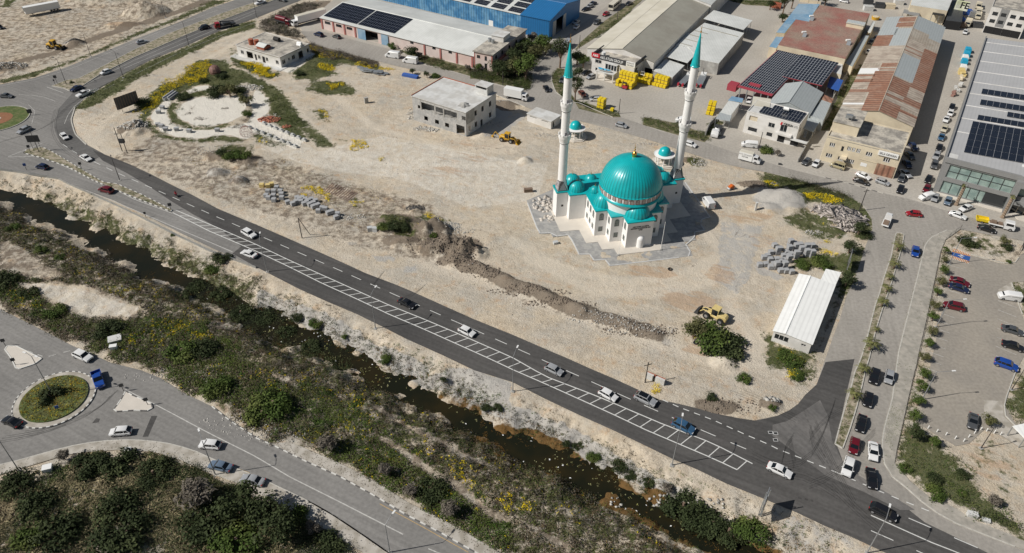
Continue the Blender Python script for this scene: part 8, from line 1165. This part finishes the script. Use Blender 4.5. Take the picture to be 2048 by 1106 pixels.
YEL=[LW('01',760,860,900,810,1150,840,1280,900,1150,930,950,960,780,950),LW('12',1000,380,1200,520,1400,640,1530,740,1530,900,1400,760,1200,620,1000,500),LW('22',0,700,100,740,160,800,60,850,0,800),LW('00',780,680,900,560,1020,470,1150,380,1280,350,1230,480,1100,500,960,580,900,660),LW('Y5',120,480,250,300,420,180,560,60,740,10,780,180,600,260,430,340,250,440,140,560,20,640),LW('Z1',150,850,300,880,560,980,640,1000,600,1050,400,990,200,930),LW('Z1',1040,600,1250,650,1480,720,1480,800,1300,800,1150,700),LW('Z1',1200,860,1400,880,1490,960,1420,990,1230,930),LW('Z1',1520,760,1680,800,1660,830,1540,820),LW('Z1',1720,850,2048,890,2048,950,1850,930,1720,900),LW('10',0,400,120,430,60,460,0,440),LW('10',410,490,520,500,520,530,430,540),LW('10',360,660,430,670,430,710,350,700),LW('10',560,840,640,840,670,890,600,905,560,870),LW('10',735,950,785,945,790,970,740,975),LW('Y3',700,250,850,230,1000,280,1100,360,1130,440,1000,400,850,330,730,290),LW('Y3',1360,400,1480,420,1530,500,1420,520),LW('Y4',670,290,760,290,1000,340,1060,390,900,400,720,330),LW('Y4',650,370,780,370,900,410,800,400),LW('Y2',860,450,1100,450,1420,560,1400,640,1300,660,1080,580,900,520),LW('Y2',1060,840,1140,850,1130,910,1070,900),LW('Y2',310,290,440,320,540,370,400,380,320,330),LW('Y1',1080,560,1330,600,1330,640,1080,640),LW('Y1',1140,420,1200,430,1200,480,1150,470),LW('Y5',1250,860,1420,900,1400,920,1280,890),LW('Y5',1150,20,1500,130,1480,190,1300,120,1120,60),LW('31',20,950,100,1000,200,1010,180,1060,60,1040),LW('32',60,0,160,10,180,60,120,70,80,40),LW('21',1090,900,1150,930,1160,960,1100,950),LW('P',1300,768,1325,775,1342,785,1318,788),LW('Y4',40,490,110,520,110,560,50,540),LW('Y4',260,500,300,510,290,550,250,540),LW('Z2',0,900,260,960,200,980,0,950)]
for k,pl in enumerate(YEL):scatter('yellow_wildflowers',pl,2.8 if k<5 else 7,.38,.36,10,.13,.26,.30 if k>2 else .47,2.2,51,zoff=.16);scatter('short_green_scrub',pl,1.6,.4,.35,8,.12,.24,.3,3,52)
scatter('yellow_wildflowers',SB,1.5,.3,.4,7,.12,.22,.62,5,53,zoff=.05);scatter('yellow_wildflowers',LUSH,.8,.3,.3,7,.12,.22,.60,5,54,zoff=.4)
gb=circ(SWc,SWr*.81);scatter('flower_bed_plants',gb,7,.3,.3,8,.1,.2,.0,3,61,zoff=.45)if False else None
def ring_scatter(key,c,r0,r1,n,z,rad,hgt,k,s0,s1):
 a=rng.random(n)*6.283;r_=np.sqrt(r0*r0+rng.random(n)*(r1*r1-r0*r0));V,F=leafcloud(np.stack([c[0]+r_*np.cos(a),c[1]+r_*np.sin(a),np.full(n,z)],1),(rad,rad,hgt),k,s0,s1);GRP.setdefault(key,([],[0]))[0].append(V)
ring_scatter('flower_bed_plants',SWc,0,SWr*.81,1500,.35,.3,.28,9,.1,.2);ring_scatter('yellow_wildflowers',SWc,SWr*.3,SWr*.8,230,.5,.22,.12,6,.08,.16)
STRAWP=VEG_S
scatter('straw_reeds',STRAWP,5,.6,.3,10,.2,.45,.36,9,71,stretch=3,up=1.2);scatter('dark_scrub',STRAWP,4,.9,.9,17,.14,.28,.43,12,72);THR=PP(330,920,512,990,646,1062,726,1111,800,1170,760,1300,420,1200,300,1050,260,960);scatter('dark_scrub',THR,2.5,1.1,1.8,18,.14,.3,.36,8,172);scatter('olive_weeds',THR,1.2,1.0,1.7,14,.14,.28,.46,8,173);scatter('short_green_scrub',STRAWP,2.2,.8,.7,14,.14,.26,.52,10,73);scatter('dry_brown_scrub',STRAWP,1.4,.7,.5,12,.14,.28,.50,7,74)
EDGE=PP(-100,965,0,958,67,938,151,915,234,906,301,910,361,927,418,955,485,978,579,1028,646,1065,726,1115,700,1140,560,1060,470,1010,380,965,301,945,234,940,100,960,0,985,-100,1000)
scatter('dark_scrub',EDGE,5,.7,.9,16,.14,.28,.33,5,75);scatter('short_green_scrub',EDGE,2,.6,.7,12,.18,.32,.42,5,76)
for pl in VERGE+[ISL]:scatter('short_green_scrub',pl,4,.35,.4,10,.12,.24,.3,4,401,zoff=.12);scatter('dark_scrub',pl,1.2,.5,.6,11,.14,.28,.42,4,402,zoff=.12)
scatter('dark_scrub',ISL,1.6,1.0,1.6,14,.18,.34,.4,5,403,zoff=.1);scatter('grey_dry_scrub',ISL,.8,.8,1.2,12,.16,.34,.45,5,404,zoff=.1)
HEDGE=[LW('Y2',480,200,640,230,850,290,1100,370,1400,450,1620,560,1560,600,1300,500,1080,440,820,340,600,280),LW('Z2',540,790,640,800,900,850,1150,900,1300,960,1480,1000,1560,1060,1400,1060,1150,1000,900,940,640,870),LW('32',1020,760,1150,800,1300,900,1530,980,1530,1030,1300,950,1150,850,1010,790),LW('Z1',1050,565,1106,602,1816,795,2048,855,2048,930,1816,880,1106,700)]
scatter('dark_scrub',HEDGE[0],5,.7,1.1,14,.16,.3,.2,4,81);scatter('dry_brown_scrub',HEDGE[0],2,.7,1.1,10,.16,.3,.3,4,82);scatter('dark_scrub',HEDGE[2],4,.6,.9,13,.16,.3,.2,4,83);scatter('short_green_scrub',HEDGE[2],2,.6,.9,11,.16,.3,.2,4,84)
scatter('dry_brown_scrub',HEDGE[1],3,.6,.7,11,.16,.32,.25,4,85);scatter('dark_scrub',HEDGE[1],2,.6,.7,11,.16,.32,.4,4,86);scatter('dry_brown_scrub',HEDGE[3],3,.7,1.1,11,.16,.3,.2,4,187);scatter('dark_scrub',HEDGE[3],1.5,.7,1.1,11,.16,.3,.4,4,188);scatter('grey_dry_scrub',HEDGE[3],4,.7,1.0,11,.16,.34,.2,4,87,stretch=1.8)
WEEDL=LW('Z1',380,300,700,180,1000,30,1300,40,1250,110,900,220,820,400,1000,560,1150,600,1000,560,700,480,420,420)
scatter('grey_dry_scrub',WEEDL,2.2,.8,1.0,12,.2,.4,.3,5,88,stretch=1.8);scatter('dark_scrub',WEEDL,1.4,.8,1.0,12,.2,.36,.42,5,89)
DV=DARK[0][1];scatter('dry_brown_scrub',DV,2.2,.7,.7,10,.18,.36,.3,5,90);scatter('grey_dry_scrub',DV,1.0,.6,.6,9,.18,.36,.4,5,91,stretch=1.6)
scatter('short_green_scrub',MD,2.6,.35,.3,8,.1,.22,.42,2.5,92,zoff=.2)if False else None
def onmed(key,poly,n,z,rad,hgt,k,s0,s1,thr=.42):
 P=np.array(poly);lo,hi=P.min(0),P.max(0);X=lo[0]+rng.random(n)*(hi[0]-lo[0]);Y=lo[1]+rng.random(n)*(hi[1]-lo[1]);q=inpoly(poly,X,Y);X,Y=X[q],Y[q];f=fbm(X,Y,2.5,3,5)>thr;X,Y=X[f],Y[f]
 V,F=leafcloud(np.stack([X,Y,np.full(len(X),z)],1),(rad,rad,hgt),k,s0,s1);GRP.setdefault(key,([],[0]))[0].append(V)
onmed('short_green_scrub',MD,9000,.16,.3,.25,8,.1,.22,.44);onmed('dry_brown_scrub',MD,5000,.16,.3,.2,7,.1,.2,.45);onmed('short_green_scrub',MD3,9000,.16,.25,.2,6,.1,.2,.5);onmed('dry_brown_scrub',MD2,9000,.16,.3,.2,6,.1,.2,.45)
onmed('dry_brown_scrub',P1,7000,.13,.1,.05,4,.08,.18,.3);onmed('dry_brown_scrub',P2,5000,.13,.1,.05,4,.08,.16,.5);onmed('short_green_scrub',SW,3000,.13,.14,.1,5,.08,.16,.5)
onmed('short_green_scrub',LW('31',1000,270,960,330,930,440,905,560,870,680,820,840,800,840,850,680,890,540,905,440,930,340),5000,.02,.14,.08,5,.08,.16,.45);onmed('short_green_scrub',LW('32',740,230,810,250,790,340,750,480,700,450,700,330),6000,.05,.18,.1,5,.08,.18,.42)
scatter('dark_scrub',LW('01',1060,560,1200,560,1400,640,1530,700,1530,900,1330,800,1180,700,1060,640),1.6,.7,.9,13,.16,.3,.40,5,301,zoff=.6,wet_=True);scatter('dark_scrub',LW('11',0,730,200,800,400,930,560,1050,480,1106,300,1010,120,900,0,850),1.8,.7,.9,13,.16,.3,.36,5,302,zoff=.6,wet_=True);scatter('olive_weeds',LW('11',0,730,200,800,400,930,700,1080,560,1106,300,1010,0,850),.8,.5,.8,9,.14,.28,.45,5,303,zoff=.6,wet_=True)
scatter('grey_dry_scrub',LW('01',0,40,300,150,700,330,1100,570,1000,590,600,380,200,190,0,100),.5,.6,.6,9,.14,.28,.5,5,304,zoff=.45,wet_=True)
for a in((550,535),(570,590),(680,655),(960,525),(1160,670),(1070,730)):c=A1('Y5',*a);scatter('dry_brown_scrub',[(c[0]+x*2.2,c[1]+y*1.5)for x,y in circ((0,0),1,10)],6,.5,.35,10,.12,.26,.1,4,305)
SITE=PP(200,300,350,230,500,290,640,170,800,180,860,270,1000,300,1050,400,1060,560,1300,640,1500,760,1400,780,1100,680,760,540,560,450,350,350)
scatter('dry_brown_scrub',SITE,.8,.22,.12,5,.1,.2,.55,4,95);scatter('short_green_scrub',SITE,.25,.25,.15,6,.1,.2,.62,4,96)
SW2=PP(380,310,560,320,700,370,830,400,900,480,860,500,700,450,560,400,420,370);scatter('short_green_scrub',SW2,1.2,.3,.22,8,.1,.22,.5,4,97);scatter('dry_brown_scrub',SW2,1.6,.3,.2,7,.1,.22,.47,4,98);scatter('yellow_wildflowers',SW2,.5,.25,.2,6,.1,.18,.58,4,197)
NBK=LW('01',100,0,400,60,700,180,1000,330,1250,440,1530,560,1530,720,1330,620,1000,460,760,330,500,200,300,110);scatter('dark_scrub',NBK,1.2,.5,.4,11,.13,.26,.44,4,204);scatter('dry_brown_scrub',NBK,1.6,.5,.35,9,.13,.26,.42,4,205);scatter('olive_weeds',NBK,2.6,.45,.35,9,.13,.26,.42,5,103);scatter('dark_scrub',NBK,.8,.6,.45,11,.14,.28,.48,5,104);scatter('short_green_scrub',NBK,1.1,.5,.4,10,.14,.3,.52,5,99);scatter('dry_brown_scrub',NBK,.9,.5,.4,9,.14,.3,.5,5,100)
UNDER=LW('00',0,1030,130,1045,300,1075,350,1106,0,1106)+LW('01',0,0,350,0,600,90,500,100,250,50,0,20)
scatter('dark_scrub',UNDER,1.6,.6,.6,11,.16,.32,.4,5,101)
def rocks(key,r,x,y,rx,ry,n,s0,s1,m_,zup=.0):
 c=A1(r,x,y);a=rng.random(n)*6.283;q=rng.random(n)**.6;X=c[0]+rx*q*np.cos(a);Y=c[1]+ry*q*np.sin(a);Z=hzv(X,Y)+zup*(1-q)
 s=s0+(s1-s0)*rng.random(n)**2;base_=np.array([(-1,-1,-.6),(1,-1,-.6),(1,1,-.6),(-1,1,-.6),(-1,-1,.6),(1,-1,.6),(1,1,.6),(-1,1,.6)])*.5
 V=base_[None]*s[:,None,None]*(.6+.8*rng.random((n,8,3)))
 if key=='grey_scrap':V=V*np.array([3.2,.45,.4])
 if True:an=rng.random(n)*6.28;ca,sa=np.cos(an)[:,None],np.sin(an)[:,None];V=np.stack([V[...,0]*ca-V[...,1]*sa,V[...,0]*sa+V[...,1]*ca,V[...,2]],-1);V=V+np.stack([X,Y,Z+s*.2],1)[:,None]
 F=np.array([(0,3,2,1),(4,5,6,7),(0,1,5,4),(1,2,6,5),(2,3,7,6),(3,0,4,7)])[None]+8*np.arange(n)[:,None,None];g=RK.setdefault(key,[[],0,m_]);g[0].append((V.reshape(-1,3),F.reshape(-1,4)))
RK={}
for a in(('brown_clods','Y4',1130,690,8,5,700,.07,.32,'stoned'),('brown_clods','Y4',1290,760,4,4,300,.07,.32,'stoned'),('brown_clods','Y4',900,700,7,4,350,.07,.32,'stoned'),('brown_clods','Y4',1200,900,6,2,260,.07,.32,'stoned'),('brown_clods','Y4',1430,970,6,2,260,.07,.32,'stoned'),('brown_clods','Y4',1640,1060,5,1.5,220,.07,.32,'stoned'),('pale_rubble','Y4',1080,440,3.6,2,260,0.11,0.37,'stone'),('pale_rubble','Y4',1230,500,4,2,120,0.08,0.31,'stone'),('pale_rubble','Y5',1200,310,5.5,2.5,320,0.11,0.50,'stone'),('brick_rubble','Y5',1430,660,3.6,2.4,260,.2,.6,'rubred'),('brick_rubble','Y5',1620,740,1.8,1,70,.2,.5,'rubred'),('pale_rubble','Y5',1460,620,3,1.8,110,0.11,0.37,'stone'),('brown_clods','21',100,640,10,1.6,450,.07,.32,'stoned'),('brown_clods','21',290,710,9,1.4,400,.07,.32,'stoned'),('pale_rubble','21',560,800,9,2,260,0.08,0.31,'stone'),('brown_clods','21',760,870,9,2.4,380,.07,.32,'stoned'),('pale_rubble','21',780,870,8,2,200,0.08,0.34,'stone'),('pale_rubble','00',800,760,5,4,380,0.11,0.56,'stone'),('pale_rubble','00',30,400,8,5,420,0.11,0.50,'stone'),('pale_rubble','Y6',320,650,3,1.6,90,0.14,0.50,'slabm'),('pale_rubble','Y6',220,500,1.6,4,70,0.11,0.50,'slabm'),('pale_rubble','Y6',430,670,2.2,1.2,60,0.17,0.56,'slabm'),('pale_rubble','Y6',1030,600,5,3,120,0.11,0.37,'stone'),('pale_rubble','Y6',1620,720,5,1.5,110,0.08,0.31,'stone'),('pale_rubble','Y6',1150,380,6,1.2,120,0.08,0.31,'stone'),('grey_scrap','Y2',1400,780,6,5,620,.2,1.1,'debris'),('grey_scrap','Y2',1250,690,5,2,220,.2,1.1,'debris'),('grey_scrap','Y2',1500,900,4,3,260,.2,1.0,'debris'),('brown_clods','Y2',180,370,4,2.4,160,.07,.32,'stoned'),('pale_rubble','Y1',1040,360,2.4,1.2,90,0.11,0.37,'stone'),('pale_rubble','Y2',440,320,2,1,60,0.11,0.31,'stone'),('building_offcuts','T5',340,480,3.6,4.0,150,.3,1.0,'blocklight2'),('building_offcuts','T5',400,680,2.6,1.6,60,.3,.9,'blocklight2'),('pale_rubble','11',570,190,4,1.5,120,0.11,0.37,'stone'),('pale_rubble','20',800,860,6,1,110,0.08,0.31,'stone'),('pale_rubble','02',1080,50,12,2,330,0.07,0.25,'stone'),('pale_rubble','02',1420,340,8,2.4,280,0.07,0.25,'stone'),('pale_rubble','12',80,400,7,2.0,260,0.07,0.25,'stone'),('pale_rubble','X4',680,880,2.6,1.5,90,0.14,0.43,'stone'),('pale_rubble','22',1150,800,4,1.2,70,0.17,0.50,'stone'),('pale_rubble','22',850,760,8,2,90,0.11,0.50,'stone'),('pale_rubble','32',30,200,1.6,1.2,22,0.28,0.74,'slabm'),('pale_rubble','00',1250,900,5,3,120,0.08,0.31,'stone'),('dark_gravel','00',450,255,3.4,2.6,1500,.12,.34,'darkgrey2'),('dark_gravel','Y4',680,230,2.6,1.8,260,.12,.35,'darkgrey2'),('brown_clods','22',1300,230,7,2.4,200,.07,.32,'stoned'),('brown_clods','Z1',700,330,14,3,120,.07,.32,'stoned'),('grey_scrap','Y5',420,0,.1,.1,1,.1,.1,'debris'),('pale_rubble','P',1180,258,25,1.6,300,0.06,0.22,'stone')):
 M.setdefault('slabm',mat('white_offcuts',(.62,.61,.58),.9,.1,2,island=.15));M.setdefault('blocklight2',mat('pale_timber_and_stone',(.55,.50,.44),.9,.1,2,island=.25));M.setdefault('darkgrey2',mat('dark_gravel',(.09,.085,.08),.9,.2,2,island=.3));rocks(*a[:9],M[a[9]])
for pl,n,key,m_ in((SITE,9000,'site_pebbles','stone'),(SITE,5000,'brown_clods','stoned')):
 P=np.array(pl);lo,hi=P.min(0),P.max(0);X=lo[0]+rng.random(n)*(hi[0]-lo[0]);Y=lo[1]+rng.random(n)*(hi[1]-lo[1]);k=inpoly(pl,X,Y)
 for rp in ROADS:k&=~inpoly(rp,X,Y)
 X,Y=X[k],Y[k];f=fbm(X,Y,6,3,5)>.5;X,Y=X[f],Y[f];n=len(X);s=.06+.16*rng.random(n)**3*1.5;base_=np.array([(-1,-1,0),(1,-1,0),(1,1,0),(-1,1,0),(0,0,1)])*.5
 V=base_[None]*s[:,None,None]*(.6+.8*rng.random((n,5,3)))+np.stack([X,Y,hzv(X,Y)],1)[:,None];F3=np.array([(0,1,4,4),(1,2,4,4),(2,3,4,4),(3,0,4,4)])
 F3=np.array([(0,1,4),(1,2,4),(2,3,4),(3,0,4)])[None]+5*np.arange(n)[:,None,None];o=tris(key,V.reshape(-1,3),F3.reshape(-1,3),M[m_],nv=3);tag(o,'small stones scattered thinly over the bare sandy building site' if key=='site_pebbles' else 'small brown clods scattered over the bare sandy building site','stones',kind='stuff')
RL=dict(brown_clods=('rough brown earth clods piled in heaps across the site','earth'),pale_rubble=('pale broken rubble and stones in scattered heaps','rubble'),brick_rubble=('red broken bricks dumped beside the garden entrance','rubble'),grey_scrap=('tangled grey scrap timber dumped inside the street bend','scrap'),building_offcuts=('pale timber and stone offcuts strewn left of the mosque','offcuts'),dark_gravel=('dark grey gravel heaped on bare soil','gravel'))
for k,(lst,_,m_)in RK.items():
 o=0;VV,FF=[],[]
 for V,F in lst:VV.append(V);FF.append(F+o);o+=len(V)
 tag(tris(k,np.concatenate(VV),np.concatenate(FF),m_),RL[k][0],RL[k][1],kind='stuff')
def fringe(key,n,d0,d1,thr,sd,rad,hh_,k,s0,s1,z=None):
 X=rng.uniform(-90,95,n);Y=rng.uniform(58,200,n);dd=sdf(CANAL,X,Y,12);q=(dd>d0)&(dd<d1)&(fbm(X,Y,5,3,sd)>thr);X,Y=X[q],Y[q];Z=hzv(X,Y)if z is None else np.full(len(X),z)
 V,F=leafcloud(np.stack([X,Y,np.maximum(Z,ZW-.1)],1),(rad,rad,hh_),k,s0,s1);GRP.setdefault(key,([],[0]))[0].append(V)
fringe('dark_scrub',60000,-4.5,.6,.50,501,.5,.5,11,.13,.26);fringe('olive_weeds',60000,-5,.3,.50,502,.45,.35,9,.12,.24);fringe('brown_water_weed',60000,-3.2,.4,.47,503,.45,.25,9,.12,.24);fringe('dry_brown_scrub',50000,-7,-1,.5,504,.4,.3,8,.12,.22);fringe('fresh_green_growth',40000,-6,-.5,.55,505,.4,.3,9,.12,.22)
fringe('brown_water_weed',26000,.2,2.2,.56,506,.5,.05,6,.12,.24,ZW)
n=500;X=np.concatenate([rng.uniform(-75,80,9000)]);Y=rng.uniform(60,180,9000);dd=sdf(CANAL,X,Y,8);q=(dd>.5)&(fbm(X,Y,7,3,8)>.52);X,Y=X[q][:n],Y[q][:n]
V,F=leafcloud(np.stack([X,Y,np.full(len(X),ZW+.02)],1),(.25,.25,.03),3,.12,.3,up=4);tag(tris('pond_weed',V,F,leafmat('pond_weed_leaf',(.30,.29,.10),(.36,.35,.18))),'pale floating weed dotted on the dark canal water','weed',kind='stuff')
n=45;X=rng.uniform(-75,80,6000);Y=rng.uniform(60,180,6000);dd=sdf(CANAL,X,Y,8);q=(dd>-.6);X,Y=X[q][:n],Y[q][:n];V,F=leafcloud(np.stack([X,Y,np.full(len(X),ZW+.06)],1),(.1,.1,.04),2,.15,.5,up=3);tag(tris('floating_litter',V,F,M['signwhite']),'white litter scattered on the canal water','litter',kind='stuff')
KEYM=dict(fresh_green_growth=('bright','fresh green grass and herbs in bands between canal and lower road','grass'),brown_water_weed=('wweed','brown and orange weed fringe at the canal edge','weed'),olive_weeds=('olive','olive green weeds among the scrub','weeds'),short_green_scrub=('mid','short green scrub and weeds covering verges, banks and vacant ground','scrub'),dark_scrub=('dark','dense dark green scrub in thickets and hedges','scrub'),dry_brown_scrub=('brown','dry brown weeds and scrub','weeds'),grey_dry_scrub=('grey','grey leafless twiggy scrub','scrub'),yellow_wildflowers=('yellow','bright yellow wildflowers in patches','wildflowers'),flower_bed_plants=('bed','low orange and green bedding plants filling the roundabout','plants'),straw_reeds=('straw','flattened pale straw reeds in the lower left thicket','reeds'))
for k,(lst,_)in GRP.items():V=np.concatenate(lst);tag(tris(k,V,np.arange(len(V)).reshape(-1,4),LEAF[KEYM[k][0]]),KEYM[k][1],KEYM[k][2],kind='stuff');print(k,len(V)//4)
for o in[o for o in COL.objects if o.parent is None and o.location.z<-400]:
 for c in list(o.children):
  for g in list(c.children):bpy.data.objects.remove(g)
  bpy.data.objects.remove(c)
 bpy.data.objects.remove(o)
